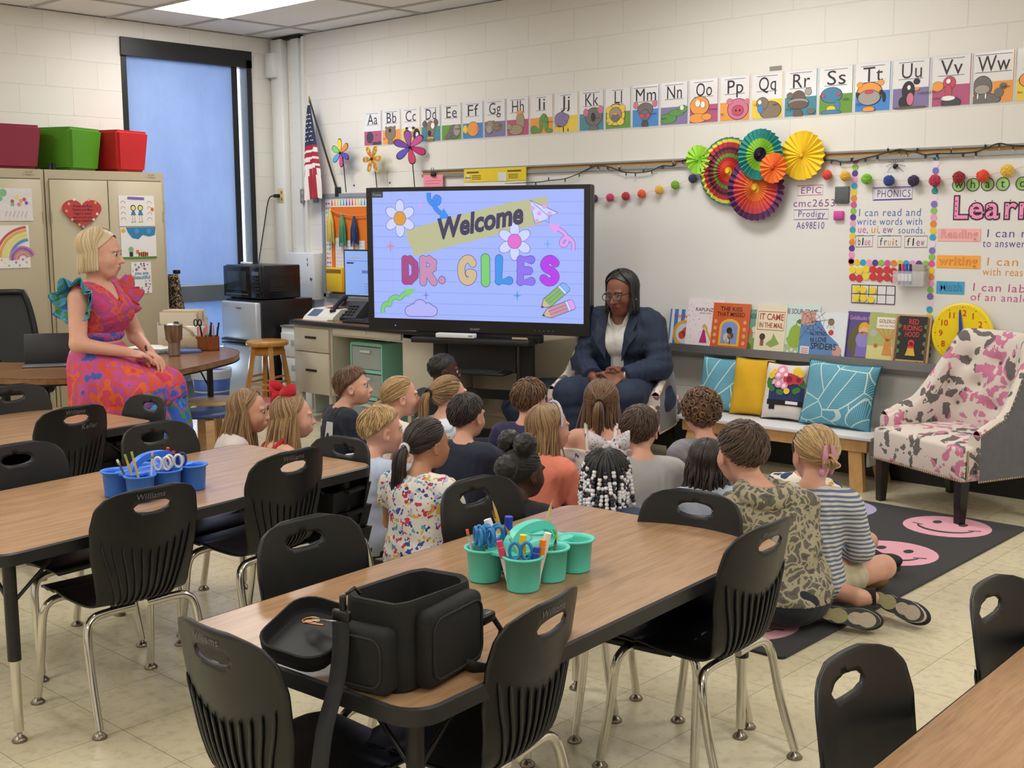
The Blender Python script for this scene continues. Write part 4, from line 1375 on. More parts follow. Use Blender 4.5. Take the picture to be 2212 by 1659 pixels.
# ================================================================== rug
rug_b = mat('rug_black','#1c1b20',.95,bump=(600,.4),sheen=.15)
rug_p = mat('rug_pink','#eeb0c0',.95,bump=(600,.4))
rug_l = mat('rug_lilac','#b9b0d6',.95,bump=(600,.4))
b = MB()
b.at(5.345,-1.735,0)
W_, L_ = 2.46, 2.27
b.prism([(x+0,y)for x,y in rrect(W_,L_,.02,2)],0,.010,0)
def smiley(cx,cy,col,r=.2):
 def ds(x,y,rx,ry,z,m):
  n_ = 28
  b.add([(x+rx*math.cos(2*PI*k/n_),y+ry*math.sin(2*PI*k/n_),z)for k in range(n_)],[tuple(range(n_))],m)
 ds(cx,cy,r,r*1.0,.0106,col)
 # seen from the camera side: mouth below the eyes
 a = R(8)
 ca, sa = math.cos(a), math.sin(a)
 rot = lambda p:(cx+p[0]*ca-p[1]*sa,cy+p[0]*sa+p[1]*ca)
 for s in(-1,1):
  e = rot((s*.06,.06))
  n_ = 14
  b.add([(rot((s*.06+.021*math.cos(2*PI*k/n_),.06+.032*math.sin(2*PI*k/n_))))+(.0112,)for k in range(n_)],[tuple(range(n_))],0)
 pts =[rot((.132*math.cos(R(t)),.0+.115*math.sin(R(t))))for t in range(195,346,10)]
 vs, fs =[],[]
 for k, p in enumerate(pts):
  w_ = .010*math.sin(PI*(k+.6)/(len(pts)+.2))+.003
  d = Vector((p[0]-cx,p[1]-cy)).normalized()*w_
  vs +=[(p[0]+d.x,p[1]+d.y,.0112),(p[0]-d.x,p[1]-d.y,.0112)]
 for k in range(len(pts)-1):
  fs.append((2*k,2*k+1,2*k+3,2*k+2))
 b.add(vs,fs,0)
 for s in(-1,1):
  p, q = rot((s*.158,-.010)), rot((s*.105,-.028))
  n_ = Vector((-(q[1]-p[1]),q[0]-p[0])).normalized()*.006
  b.add([(p[0]+n_.x,p[1]+n_.y,.0112),(p[0]-n_.x,p[1]-n_.y,.0112),(q[0]-n_.x,q[1]-n_.y,.0112),(q[0]+n_.x,q[1]+n_.y,.0112)],[(0,1,2,3)],0)
for j in range(4):
 for i in range(4):
  X, Y_ = .94-.575*i, .90-.602*j
  smiley(X,Y_,2 if(i,j)in((1,0),(2,2),(3,1),(0,9))else 1)
b.M = Matrix.Identity(4)
b.build('rug',[rug_b,rug_p,rug_l],None,'black classroom rug printed with pink and lilac smiling faces','rug')
# ================================================================== storage cabinets along the window wall (fronts face +x)
beige = mat('beige_steel','#b3a88e',.5,bump=(400,.04))
beige_d = mat('beige_shadow_gap','#55503f',.8)
def cabinet(label,y0,y1):
 w_ = y1-y0
 t = thing('storage_cabinet',label,'cabinet',(.46,(y0+y1)/2,0),R(90),'beige metal storage cabinets')
 b = MB()
 b.box((0,.22,.91),(w_-.006,.44,1.82)).rect(-w_/2+.003,0,w_/2-.003,1.82,-.001,0,0)
 b.rect(-w_/2+.027,.065,w_/2-.027,1.758,-.0015,0,1)
 b.build('body',[beige,beige_d],t)
 for s in(-1,1):
  d = MB().rbox((s*(w_/4-.013),-.008,.911),(w_/2-.033,.016,1.68),.003,seg=1)
  dr = d.build('door',beige,t)
  for z in(.25,1.45):
   MB().cyl((s*(w_/2-.030),-.012,z),(s*(w_/2-.030),-.012,z+.08),.006,n=8).build('hinge',mat('hinge_beige','#9c9278',.4,.3),dr)
 for q,(x,s_)in enumerate(((w_/2-.13,'Rm 318'),)):
  b = MB().text('Rm 318',x,1.795,.016,-.0025).text('T. Williams',x-.02,1.776,.018,-.0025)
  b.build('marker_note',mat('faint_ink','#7b745f',.8),t)
 return t
cabinet('beige two door storage cabinet with red heart, right of the pair',-2.316,-1.386)
cabinet('beige two door storage cabinet at left edge under the plum cube',-3.25,-2.320)
MB().box((0,0,0),(.012,.012,.09)).build('side_magnet',mat('grey_magnet','#7d8084',.5),None,'grey magnetic clip on the side edge of the heart cabinet','magnet',loc=(.44,-1.3835,1.56))

def stool_cube(label,y,col,w0=.36,d0=.36,hh=.30,rz=90):
 t = MB()
 bm = bmesh.new()
 bmesh.ops.create_cube(bm,size=1)
 for v in bm.verts:
  k = .84 if v.co.z<0 else 1.0
  v.co = Vector((v.co.x*w0*k,v.co.y*d0*k,(v.co.z+.5)*hh))
 bmesh.ops.bevel(bm,geom=list(bm.edges),offset=.02,segments=3,affect='EDGES')
 bm.verts.index_update()
 t.add([v.co[:]for v in bm.verts],[[v.index for v in f.verts]for f in bm.faces],0,False)
 bm.free()
 t.build('cube_seat',mat('vinyl_'+col,col,.42,bump=(14,.12),spec=.45),None,label,'stool','padded cube seats on the cabinets',loc=(.25,y,1.8215),rz=R(rz))
stool_cube('plum padded cube seat on top of the left cabinet',-2.475,'#87283f')
stool_cube('green padded cube seat on the heart cabinet, leftmost of its two',-2.03,'#4c8a1c',.36,.36,rz=114)
stool_cube('red padded cube seat on the heart cabinet beside the window',-1.64,'#b51c22',.34,.34,rz=108)
for q in range(2):
 MB().cyl((0,0,0),(0,0,.045),.012,n=10).build('black_peg',blackpl,None,'short black peg standing beside the green cube seat, %s of two'%('left' if q==0 else 'right'),'peg',loc=(.42,-2.25+.028*q,1.8215))

def sheet(name,label,cat,y0,y1,z0,z1,fn,mats,off=.018,rot=0,group=None):
 """paper taped on a cabinet door; fn draws in local metres, origin at lower left"""
 b = MB()
 w_, h_ = y1-y0, z1-z0
 b.rect(0,0,w_,h_,-.001,0,0)
 fn(b,w_,h_)
 o = b.build(name,mats,None,label,cat,group,loc=(.46+off,y0,z0),rz=R(90))
 o.rotation_euler =(0,R(rot),R(90))
paper = mat('drawing_paper','#e2e0df',.8)
cray =[mat('crayon_'+c,c,.85)for c in('#c0584f','#dfa24a','#dfd67a','#7fb58a','#4f8fc8','#7d62ac','#c27ab0','#2f2f33','#2f7fae','#4c8a3a','#d8772a')]
pm =[paper]+cray
def d_people(b,w,h):
 b.stroke([(w*.25,h*.92),(w*.72,h*.9)],.02,-.002,6)
 for s, x, c in((0,.40,10),(1,.60,9)):
  b.disc(w*x,h*.60,.022,-.002,0,8).disc(w*x,h*.595,.016,-.0025,0,3)
  b.plate([(w*x-.022,h*.36),(w*x+.022,h*.36),(w*x+.006,h*.53),(w*x-.006,h*.53)],-.002,0,9)
  b.stroke([(w*x-.008,h*.36),(w*x-.010,h*.14)],.004,-.002,2).stroke([(w*x+.008,h*.36),(w*x+.012,h*.14)],.004,-.002,2)
  b.stroke([(w*x-.02,h*.12),(w*x+.02,h*.15)],.006,-.002,4)
 for q in range(4):
  for x in(.12,.86):
   b.stroke(arc(w*x,h*(.2+.18*q),.018,0,180,8),.003,-.002,1)
 b.disc(w*.94,h*.55,.014,-.002,0,11)
def d_sky(b,w,h):
 b.plate([(w*.15,h),(w,h),(w*.97,h*.75),(w*.8,h*.7),(w*.62,h*.76),(w*.5,h*.62),(w*.32,h*.66),(w*.2,h*.85)],-.002,0,9)
 for x in(.45,.8):
  b.disc(w*x,h*.88,.02,-.003,0,5)
 b.disc(w*.08,h*.9,.016,-.002,0,2)
 b.rect(0,0,w,h*.06,-.002,0,10).rect(w*.22,h*.07,w*.32,h*.22,-.002,0,8).disc(w*.27,h*.30,.02,-.003,0,4)
 b.disc(w*.62,h*.14,.035,-.002,0,11,rz=.018).disc(w*.45,h*.22,.014,-.003,0,11)
 for q in range(5):
  b.rect(w*(.48+.06*q),h*.07,w*(.505+.06*q),h*.20,-.0035,0,8)
def d_flowers(b,w,h):
 r_ = random.Random(2)
 for q in range(26):
  x, z = r_.uniform(.06,.94)*w, r_.choice([r_.uniform(.03,.42),r_.uniform(.72,.97)])*h
  b.disc(x,z,r_.uniform(.004,.011),-.002,0,r_.choice([6,7,4,1,6]),8)
 b.text('you are',w*.18,h*.60,.036,-.002,9,.02).text('beautiful',w*.1,h*.46,.040,-.002,9,.02)
def d_rainbow(b,w,h):
 for q, c in enumerate((1,2,3,3,5)):
  b.stroke(arc(w*1.02,h*.22,w*(.98-.10*q),96,176,14,h*(.74-.075*q)),.017,-.002-.0003*q,c)
 for q in range(5):
  b.stroke(arc(w*.78,h*.2,w*(.36-.055*q),20,180,12,h*(.30-.045*q)),.011,-.004,(7,6,7,2,7)[q])
 for q in range(9):
  b.disc(w*(.08+.1*q),h*(.06+.07*((q*5)%3)),.007,-.002,0,1+q%7,8)
def d_scribble(b,w,h):
 b.disc(w*.28,h*.86,.026,-.002,0,4).disc(w*.2,h*.68,.018,-.002,0,4)
 b.disc(w*.62,h*.72,.014,-.002,0,3)
 for q,(x,z,c)in enumerate(((.5,.6,1),(.72,.62,2),(.85,.55,6),(.66,.5,7),(.5,.5,4),(.8,.66,1))):
  b.disc(w*x,h*z,.013,-.002,0,c,8)
 for q in range(6):
  b.stroke([(w*(.3+.1*q),h*.12),(w*(.36+.1*q),h*.3)],.003,-.002,7)
sheet('drawing','child drawing of two green dressed figures among small rainbows','drawing',-1.776,-1.487,1.426,1.648,d_people,pm,group='drawings taped to the cabinets')
sheet('drawing','child drawing with blue cloud top and orange striped animal','drawing',-1.770,-1.484,1.189,1.417,d_sky,pm,group='drawings taped to the cabinets')
sheet('note_card','small flowered card reading you are beautiful','card',-1.70,-1.536,.931,1.163,d_flowers,pm)
sheet('drawing','child drawing of a rainbow with purple swirl at picture left','drawing',-2.70,-2.457,1.149,1.438,d_rainbow,pm,group='drawings taped to the cabinets')
sheet('drawing','crumpled child drawing with teal blots above the rainbow drawing','drawing',-2.70,-2.420,1.468,1.688,d_scribble,[mat('crumpled_paper','#d8d5d4',.85,bump=(14,.8))]+cray,group='drawings taped to the cabinets')
b = MB()
hp =[]
for q in range(48):
 a = 2*PI*q/48
 hp.append((.0087*16*math.sin(a)**3*1.05,.0087*(13*math.cos(a)-5*math.cos(2*a)-2*math.cos(3*a)-math.cos(4*a))*.85))
b.plate(hp,-.012,.010,0)
for q, s_ in enumerate(('Roses are Red','Violets are Blue','Sugar is sweet','and so are you!','Happy Valentine')):
 b.text(s_,0,.038-.026*q,.024,-.0135,1,.004,.1,'CENTER')
for q,(x,z,c)in enumerate(((-.10,.06,3),(-.06,.09,4),(.05,.09,3),(.10,.07,2),(-.12,.01,2),(.11,-.01,4),(-.08,-.05,3),(.0,-.10,5),(.08,-.05,4),(-.03,-.085,2))):
 b.disc(x,z,.0105,-.0135,0,c,8)
b.build('heart_plaque',[mat('heart_red','#b93c3d',.55),ink['black'],mat('heart_yellow','#d9a24a',.6),mat('heart_pink','#e0a09a',.6),mat('heart_white','#e0d5cc',.6),mat('heart_blue','#6fb5c4',.6)],None,'red heart shaped plaque with a handwritten rhyme on the cabinet','plaque',loc=(.478,-2.062,1.525),rz=R(90))

# ================================================================== teacher table (kidney), office chair, things on the table
KZ = .66
kp =[(2.406,-3.576),(2.592,-3.464),(2.695,-3.321),(2.80,-3.12),(2.835,-2.88),(2.748,-2.64),(2.624,-2.401),(2.494,-2.204),(2.325,-2.052),(2.143,-1.964),(1.96,-1.94),(1.78,-1.97),(1.62,-2.07),(1.55,-2.24),(1.60,-2.44),(1.78,-2.60),(1.92,-2.82),(1.904,-3.074),(1.717,-3.264),(1.50,-3.36),(1.40,-3.52),(1.46,-3.70),(1.66,-3.80),(2.0,-3.76)]
ks = smooth_path(kp,4,True)
kx, ky = 2.15, -2.85
t = thing('kidney_table','dark walnut kidney shaped teacher table with black edge','table',(kx,ky,0))
dwood = wood('walnut_laminate','#8d6746','#684628',(26,2.4,26),.24,.6)
MB().prism([(p[0]-kx,p[1]-ky)for p in ks],KZ-.03,KZ,0).build('tabletop',dwood,t)
b = MB()
n = len(ks)
rad =[Vector((ks[(i+1)%n][1]-ks[i-1][1],-(ks[(i+1)%n][0]-ks[i-1][0]))).normalized()for i in range(n)]
vs =[(ks[i][0]-kx+r_*rad[i].x*-1,ks[i][1]-ky+r_*rad[i].y*-1,z)for r_,z in((-.003,KZ+.0006),(.006,KZ-.004),(.006,KZ-.036),(-.003,KZ-.038))for i in range(n)]
for q in range(3):
 b.add(vs,[(q*n+i,q*n+(i+1)%n,(q+1)*n+(i+1)%n,(q+1)*n+i)for i in range(n)],0,True)
b.build('edge_band',edgeband,t)
for x, y in((2.16,-2.16),(2.60,-2.66),(2.42,-3.34),(1.64,-3.56),(1.74,-2.18)):
 lg = MB().cyl((x-kx,y-ky,.30),(x-kx,y-ky,KZ-.03),.019,n=14).box((x-kx,y-ky,KZ-.036),(.1,.1,.01)).tube([(x-kx,y-ky,.42),(x-kx-.13,y-ky-.03,KZ-.04)],.005,6).build('leg',blackmet,t)
 MB().cyl((x-kx,y-ky,.03),(x-kx,y-ky,.31),.014,n=12).build('chrome_insert',mat('grey_insert','#6d6a66',.35,.8),lg)
 glide(lg,(x-kx,y-ky,0))

oc = thing('office_chair','black mesh back office chair behind the kidney table','office chair',(1.22,-3.02,0),R(75))
mesh_m = mat('chair_mesh','#3c3d3e',.8,bump=(900,.5))
def bk(u,v):
 w_ = .235*(1-.25*v**3)
 x =(u-.5)*2*w_
 return(x,.20+.06*v-.10*(abs(u-.5)*2)**2*.5,.52+.50*v)
MB().grid(bk,14,14,0,.012).build('mesh_back',mesh_m,oc)
pts =[bk(0,v/10)for v in range(11)]+[bk(u/10,1)for u in range(1,10)]+[bk(1,1-v/10)for v in range(11)]+[bk(1-u/10,0)for u in range(1,10)]
MB().tube(pts,.020,8,closed=True).tube([(0,.22,.6),(0,.27,.5),(0,.1,.40)],.025,8).build('back_frame',blackpl,oc)
MB().rbox((0,-.03,.46),(.50,.48,.08),.035,0,3).build('seat',mat('seat_fabric','#17181a',.9,bump=(600,.3)),oc)
for s in(-1,1):
 a = MB().tube([(s*.2,.05,.42),(s*.285,.05,.44),(s*.29,.02,.62)],.016,8).build('arm_post',blackpl,oc)
 MB().rbox((s*.285,-.03,.645),(.085,.27,.035),.014,0,3).build('armrest',blackpl,a)
MB().cyl((0,0,.10),(0,0,.42),.028,n=14).build('gas_lift',blackmet,oc)
b = MB()
for k in range(5):
 a = 2*PI*k/5
 b.tube([(0,0,.13),(.16*math.cos(a),.16*math.sin(a),.12),(.30*math.cos(a),.30*math.sin(a),.08)],[.03,.026,.018],8)
st = b.build('star_base',blackpl,oc)
for k in range(5):
 a = 2*PI*k/5
 MB().cyl((.30*math.cos(a)-.012,.30*math.sin(a),.032),(.30*math.cos(a)+.012,.30*math.sin(a),.032),.031,n=14).build('caster',blackpl,st)

t = thing('steel_tumbler','tall stainless steel tumbler standing on the kidney table','tumbler',(2.19,-2.42,KZ+.001))
MB().lathe([(0,0),(.033,0),(.034,.006),(.036,.075),(.038,.088),(.050,.098),(.054,.185),(.0555,.188),(.052,.190),(.049,.186),(0,.180)],26).build('cup',mat('brushed_steel','#a8a29b',.28,1.0,stretch=(1,1,.02),bump=(300,.05)),t)
ph = thing('pencil_holder','copper brown hexagonal holder full of pens on kidney table','pencil holder',(2.06,-2.11,KZ+.001),R(30))
hx =[(.088*math.cos(R(60*k)),.065*math.sin(R(60*k)))for k in range(6)]
hx2 =[(x*.94,y*.94)for x,y in hx]
b = MB()
b.prism(hx,0,.006)
vs =[(x,y,z)for z,P_ in((0,hx),(.088,hx),(.088,hx2),(.006,hx2))for x,y in P_]
for q in range(3):
 b.add(vs,[(q*6+i,q*6+(i+1)%6,(q+1)*6+(i+1)%6,(q+1)*6+i)for i in range(6)],0)
b.box((-.02,0,.045),(.004,.115,.085)).box((.03,0,.045),(.004,.115,.085))
b.build('holder',mat('copper_wood','#8a4a20',.35,.35),ph)
rs = random.Random(8)
HC =(2.06,-2.11,30)
for k in range(13):
 colr =['#141416','#1d1d22','#2f9a5a','#2f9a5a','#3aa866','#141416','#2a2a30','#d0607a','#3a2a22','#33a060','#1a1a1c','#c9a3a0','#202024'][k]
 lx = -.065+.0105*k
 x, y = on(*HC,lx,rs.uniform(-.04,.04))
 if colr in('#2f9a5a','#3aa866','#33a060'):
  nm, cat, cap, lb = 'marker', 'marker', '#e08a94', 'green marker with pink end in the copper holder, %s from left'
 else:
  nm, cat, cap, lb = 'pen', 'pen', colr, '%s pen in the copper holder, %%s from left'%('black' if colr<'#40' else 'coloured')
 stick(nm,lb%ORD[k],cat,HC,lx,rs.uniform(-.04,.04),[colr,cap],rs.uniform(.13,.17),.0055,rs.uniform(.05,.3),rs.uniform(0,6.2),KZ+.008,'pens in the copper holder')
scissors('black handled scissors standing in the copper pen holder',HC,-.055,.0,'#1c1830',R(20),KZ+.085,1)
# papers, notebooks, canvas bag of folders, tablet
b = MB()
rs = random.Random(4)
for k,(nm,lb,x,y,z,w_,d_,h_,c,rz)in enumerate([('notebook','closed grey notebook under loose sheets on the kidney table',1.88,-2.36,KZ+.001,.30,.23,.022,'#8d8a88',12),('notebook','blue and red covered booklet beside the tumbler',2.02,-2.27,KZ+.001,.24,.20,.016,'#5a6fa8',-20),('paper_pile','white worksheet with yellow edge on top of the grey notebook',1.86,-2.37,KZ+.024,.28,.215,.004,'#e6e4dc',22)]):
 MB().rbox((0,0,h_/2),(w_,d_,h_),.002,seg=1).rect(-w_*.3,-.01,w_*.3,.01,5,0,0).build(nm,mat('np_%d'%k,c,.7),None,lb,'notebook' if nm=='notebook' else 'paper',loc=(x,y,z),rz=R(rz))
t = thing('file_box','white cardboard box of folders on the kidney table','file box',(1.72,-2.06,KZ+.001),R(35))
b = MB()
b.box((0,0,.01),(.26,.2,.02)).box((0,-.098,.07),(.26,.006,.14)).box((0,.098,.09),(.26,.006,.18)).box((-.128,0,.08),(.006,.2,.16)).box((.128,0,.08),(.006,.2,.16))
b.build('box_body',mat('box_card','#cfc4b4',.75),t)
for k in range(6):
 MB().box((0,-.07+.028*k,.12),(.245,.012,.20+.012*(k%3))).build('folder',mat('folder_%d'%(k%3),['#d8cbb8','#c9a878','#dcd6cc'][k%3],.75),t)
MB().rbox((0,-.105,.15),(.03,.012,.03),.003).build('binder_clip',blackpl,t)
t = thing('canvas_tote','sand coloured canvas tote lying between box and tumbler','tote bag',(1.92,-2.17,KZ+.001),R(28))
MB().rbox((0,0,.045),(.26,.16,.09),.03,0,3).build('tote_body',mat('canvas','#b59f84',.9,bump=(300,.4)),t)
MB().tube(smooth_path([(-.09,-.05,.085),(-.07,-.06,.13),(0,-.05,.15),(.07,-.06,.12),(.09,-.05,.085)],5),.010,8).build('tote_handle',mat('canvas','#b59f84'),t)
MB().rbox((.02,.02,.10),(.2,.03,.09),.008).build('inner_card',mat('np_2','#e6e4dc'),t)
t = thing('tablet','black tablet propped in its folding case on the kidney table','tablet',(2.05,-3.14,KZ+.001),R(58))
MB().rbox((0,-.03,.004),(.25,.19,.008),.003,seg=1).build('case_base',mat('case_grey','#5d6066',.6),t)
o_ = MB().rbox((0,0,.09),(.25,.010,.18),.004,seg=1).build('case_back',mat('case_black','#1d1f24',.55),t)
o_.rotation_euler =(R(-14),0,0)
MB().box((.0,.008,.09),(.22,.002,.15)).build('display',mat('display_off','#08090a',.1),o_)

# little round topped stools, wooden bar stool
birch = wood('birch','#cfa878','#b98f5c',(4,4,20),.45,.5)
def kid_stool(label,x,y,top,rz=0,h=.38):
 t = thing('round_stool',label,'stool',(x,y,0),R(rz),'low round stools with bent wood legs')
 MB().lathe([(0,h-.022),(.165,h-.022),(.168,h-.018),(.168,h-.004),(.164,h),(0,h)],28,0).build('seat',mat('stool_'+top,top,.4),t)
 for k in range(4):
  a = PI/4+k*PI/2
  pts = smooth_path([(.05,0,h-.030),(.115,0,h-.032),(.150,0,h-.055),(.160,0,h-.12),(.172,0,.0)],4)
  vs =[]
  for p in pts:
   for yy in(-.024,.024):
    vs.append((p[0]*math.cos(a)-yy*math.sin(a),p[0]*math.sin(a)+yy*math.cos(a),p[2]))
  fs =[(2*i,2*i+1,2*i+3,2*i+2)for i in range(len(pts)-1)]
  vv, ff = solidify(vs,fs,.016)
  MB().add(vv,ff).build('leg',birch,t)
kid_stool('navy topped low stool nearest the seated children',2.62,-2.50,'#3a4a78',20)
kid_stool('birch topped low stool behind the navy topped stool',2.26,-2.20,'#cdb48a',5)
kid_stool('red topped low stool behind the long haired girl',2.44,-1.98,'#a04a4a',30,.36)
t = thing('bar_stool','tall round wooden stool with four splayed legs','stool',(1.42,-1.19,0),R(20))
hon = wood('honey_wood','#c08a45','#9a6629',(14,14,2.5),.3,.7,.3)
MB().lathe([(0,.572),(.14,.572),(.150,.578),(.153,.590),(.150,.604),(.14,.609),(0,.610)],30).build('seat',hon,t)
cr_ =[]
for k in range(4):
 a = PI/4+k*PI/2
 top, bot = Vector((.098*math.cos(a),.098*math.sin(a),.572)), Vector((.19*math.cos(a),.19*math.sin(a),0))
 cr_.append((top,bot))
 MB().tube([tuple(bot),tuple(top)],.024,4,smooth=False).build('leg',hon,t)
for k in range(4):
 for q, z in enumerate((.26+.05*(k%2),.30+.05*(k%2))):
  u = 1-z/.572
  a_, b_ = cr_[k][0].lerp(cr_[k][1],u), cr_[(k+1)%4][0].lerp(cr_[(k+1)%4][1],u)
  MB().cyl(tuple(a_),tuple(b_),.0085,n=8).build('rung',hon,t)
for k in range(4):
 a_, b_ = cr_[k][0].lerp(cr_[k][1],.07), cr_[(k+1)%4][0].lerp(cr_[(k+1)%4][1],.07)
 MB().tube([tuple(a_),tuple(b_)],.03,4,smooth=False).build('apron',hon,t)

 # ================================================================== fridge, microwave, paper cabinet
fr_ = thing('mini_fridge','two door silver mini fridge with black side under the microwave','fridge',(.62,-.84,0))
MB().rbox((0,.26,.425),(.47,.50,.85),.008).build('body',mat('fridge_black','#0d0d0f',.35),fr_)
slv = mat('fridge_silver','#c3ccd6',.32,.35)
dr = MB().rbox((0,-.012,.68),(.465,.05,.31),.012).build('freezer_door',slv,fr_)
MB().text('Galanz',-.03,.78,.026,-.0385,0,.01).build('badge',ink['black'],dr)
MB().rbox((0,-.045,.532),(.44,.022,.022),.006).build('handle',blackpl,dr)
dr = MB().rbox((0,-.012,.27),(.465,.05,.49),.012).build('fridge_door',slv,fr_)
MB().rbox((0,-.045,.505),(.44,.022,.018),.006).build('handle',blackpl,dr)
mw = thing('microwave','black countertop microwave standing on the mini fridge','microwave',(.60,-.80,.852))
MB().rbox((0,.18,.135),(.50,.36,.26),.010).box((-.2,.03,.004),(.03,.03,.008)).box((.2,.03,.004),(.03,.03,.008)).box((-.2,.32,.004),(.03,.03,.008)).box((.2,.32,.004),(.03,.03,.008)).build('body',mat('micro_black','#101113',.28),mw)
dr = MB().rbox((-.06,-.012,.135),(.365,.028,.245),.006).build('door',mat('micro_door','#15171a',.12),mw)
MB().rbox((-.06,-.0275,.145),(.25,.004,.15),.004).build('window',mat('micro_glass','#2c343c',.08),dr)
MB().box((-.06,-.0285,.04),(.30,.003,.006)).build('trim_line',mat('micro_line','#6d7175',.3),dr)
pn = MB().rbox((.187,-.012,.135),(.12,.028,.245),.006).build('control_panel',mat('micro_door','#15171a'),mw)
MB().box((.187,-.0275,.205),(.085,.003,.03)).build('clock_display',mat('micro_disp','#5e6a72',.2),pn)
b = MB()
for i in range(3):
 for j in range(5):
  b.box((.157+.03*i,-.0275,.165-.026*j),(.02,.003,.014))
b.build('keypad',mat('micro_keys','#2a2d31',.4),pn)
b = MB()
b.rect(-.14,-.08,.14,.08,0,0,0)
vent = MB()
for j in range(9):
 vent.box((.2515,.18,.07+.016*j),(.003,.24,.006))
vent.build('side_vent',mat('vent_dark','#2a241f',.5),mw)
MB().rbox((0,0,0),(.13,.03,.018),.005).build('charger',mat('charger_white','#e6e8ea',.4),None,'white charger lying on top of the microwave','charger',loc=(.47,-.68,1.127))
t = thing('drawer_cabinet','white drawer cabinet with grey top between fridge and desk','cabinet',(1.10,-.68,0))
MB().rbox((0,.22,.32),(.40,.44,.64),.006).build('body',mat('drawer_white','#d7dbe0',.4),t)
MB().box((0,.22,.648),(.41,.45,.014)).build('top',mat('drawer_top','#77787b',.5),t)
for k in range(3):
 d_ = MB().rbox((0,-.008,.12+.195*k),(.37,.018,.18),.004).build('drawer',mat('drawer_white','#d7dbe0'),t)
 MB().rbox((0,-.02,.14+.195*k),(.11,.008,.05),.004).build('label_holder',mat('drawer_label','#aab2ba',.4),d_)
MB().rbox((0,0,.03),(.12,.10,.06),.004).rect(-.04,.02,.03,.05,-.051,0,1).build('sign_card',[mat('sign_grey','#707378',.5),mat('sign_white','#dfe2e6',.6)],None,'small grey tent card leaning on the white drawer cabinet','card',loc=(1.26,-.60,.6555))

# ================================================================== teacher desk and what stands on it
DZ = .74
cream = mat('cream_steel','#c6bfae',.45,var=(6,.05))
dk_ = thing('teacher_desk','cream steel teacher desk with wood grain top and black edge','desk',(1.36,-.94,0))
MB().rbox((.80,.375,DZ-.018),(1.62,.76,.034),.012,seg=3).build('edge_band',edgeband,dk_)
MB().prism([(.80+p[0],.375+p[1])for p in rrect(1.58,.72,.02)],DZ-.003,DZ+.001).build('desktop',dwood,dk_)
b = MB()
b.box((.225,.385,.455),(.44,.70,.50)).box((1.02,.385,.675),(1.16,.70,.06)).box((1.40,.385,.43),(.40,.70,.55)).box((.8,.72,.45),(1.5,.015,.4))
for x, y in((.05,.06),(.40,.06),(.05,.70),(.40,.70),(1.24,.06),(1.56,.06),(1.24,.70),(1.56,.70)):
 b.box((x,y,.105),(.035,.035,.21))
b.build('body',cream,dk_)
for z, hh in((.60,.17),(.36,.30)):
 d_ = MB().rbox((.225,.026,z),(.40,.022,hh),.004).build('drawer',cream,dk_)
 MB().box((.225,.010,z+.02),(.12,.010,.016)).build('handle',mat('pull_bronze','#3c3630',.4,.5),d_)
MB().rbox((.83,.03,.685),(.72,.02,.055),.003).cyl((.83,.018,.69),(.83,.010,.69),.012,n=10).build('centre_drawer',cream,dk_)
d_ = MB().rbox((1.40,.026,.43),(.38,.022,.50),.004).build('door',cream,dk_)
t = thing('drawer_tower','mint framed clear plastic drawer tower standing in the desk kneehole','drawers',(2.06,-.80,0))
mint = mat('mint_plastic','#93d6c4',.35)
clr = mat('frosted_drawer','#ccd8d6',.2,alpha=.45)
b = MB()
for k in range(4):
 b.rbox((0,.17,.012+.193*k),(.34,.36,.026),.008)
for sx in(-1,1):
 b.box((sx*.165,.17,.30),(.012,.36,.58))
b.build('frame',mint,t)
rs = random.Random(6)
for k in range(3):
 d_ = MB().rbox((0,-.005,.108+.193*k),(.31,.012,.158),.008).box((0,.17,.035+.193*k),(.31,.34,.006)).build('drawer',clr,t)
 MB().rbox((0,-.018,.155+.193*k),(.11,.016,.022),.006).build('handle',mat('tower_handle','#cfdad8',.3),d_)
 b = MB()
 for q in range(6):
  b.box((rs.uniform(-.03,.03),.15,.042+.193*k+.011*q),(.22,.22,.007),q%4)
 b.build('folders',[mat('fold_red','#b8322a',.7),mat('fold_tan','#b59a74',.7),mat('fold_grey','#6d6a68',.7),mat('fold_white','#d2d0cc',.7)],d_)
MB().ball((0,0,.02),(.03,.025,.02)).ball((.05,.01,.024),(.022,.022,.024)).rbox((-.05,0,.014),(.05,.04,.028),.006).build('trinkets',mat('trinket_red','#8a2f28',.5),None,'dark red trinkets heaped on the mint drawer tower','trinkets',loc=(2.08,-.66,.605))
MB().rbox((0,.29,.34),(.42,.58,.68),.008).box((0,-.004,.34),(.39,.010,.30)).box((0,-.004,.515),(.39,.010,.02)).box((.02,-.02,.62),(.10,.02,.012),1).build('filing_cabinet',[mat('file_tan','#9c8f78',.5),mat('pull_tan','#c2a988',.4)],None,'tan filing cabinet in shade behind the touchscreen stand','filing cabinet',loc=(3.215,-.70,0))

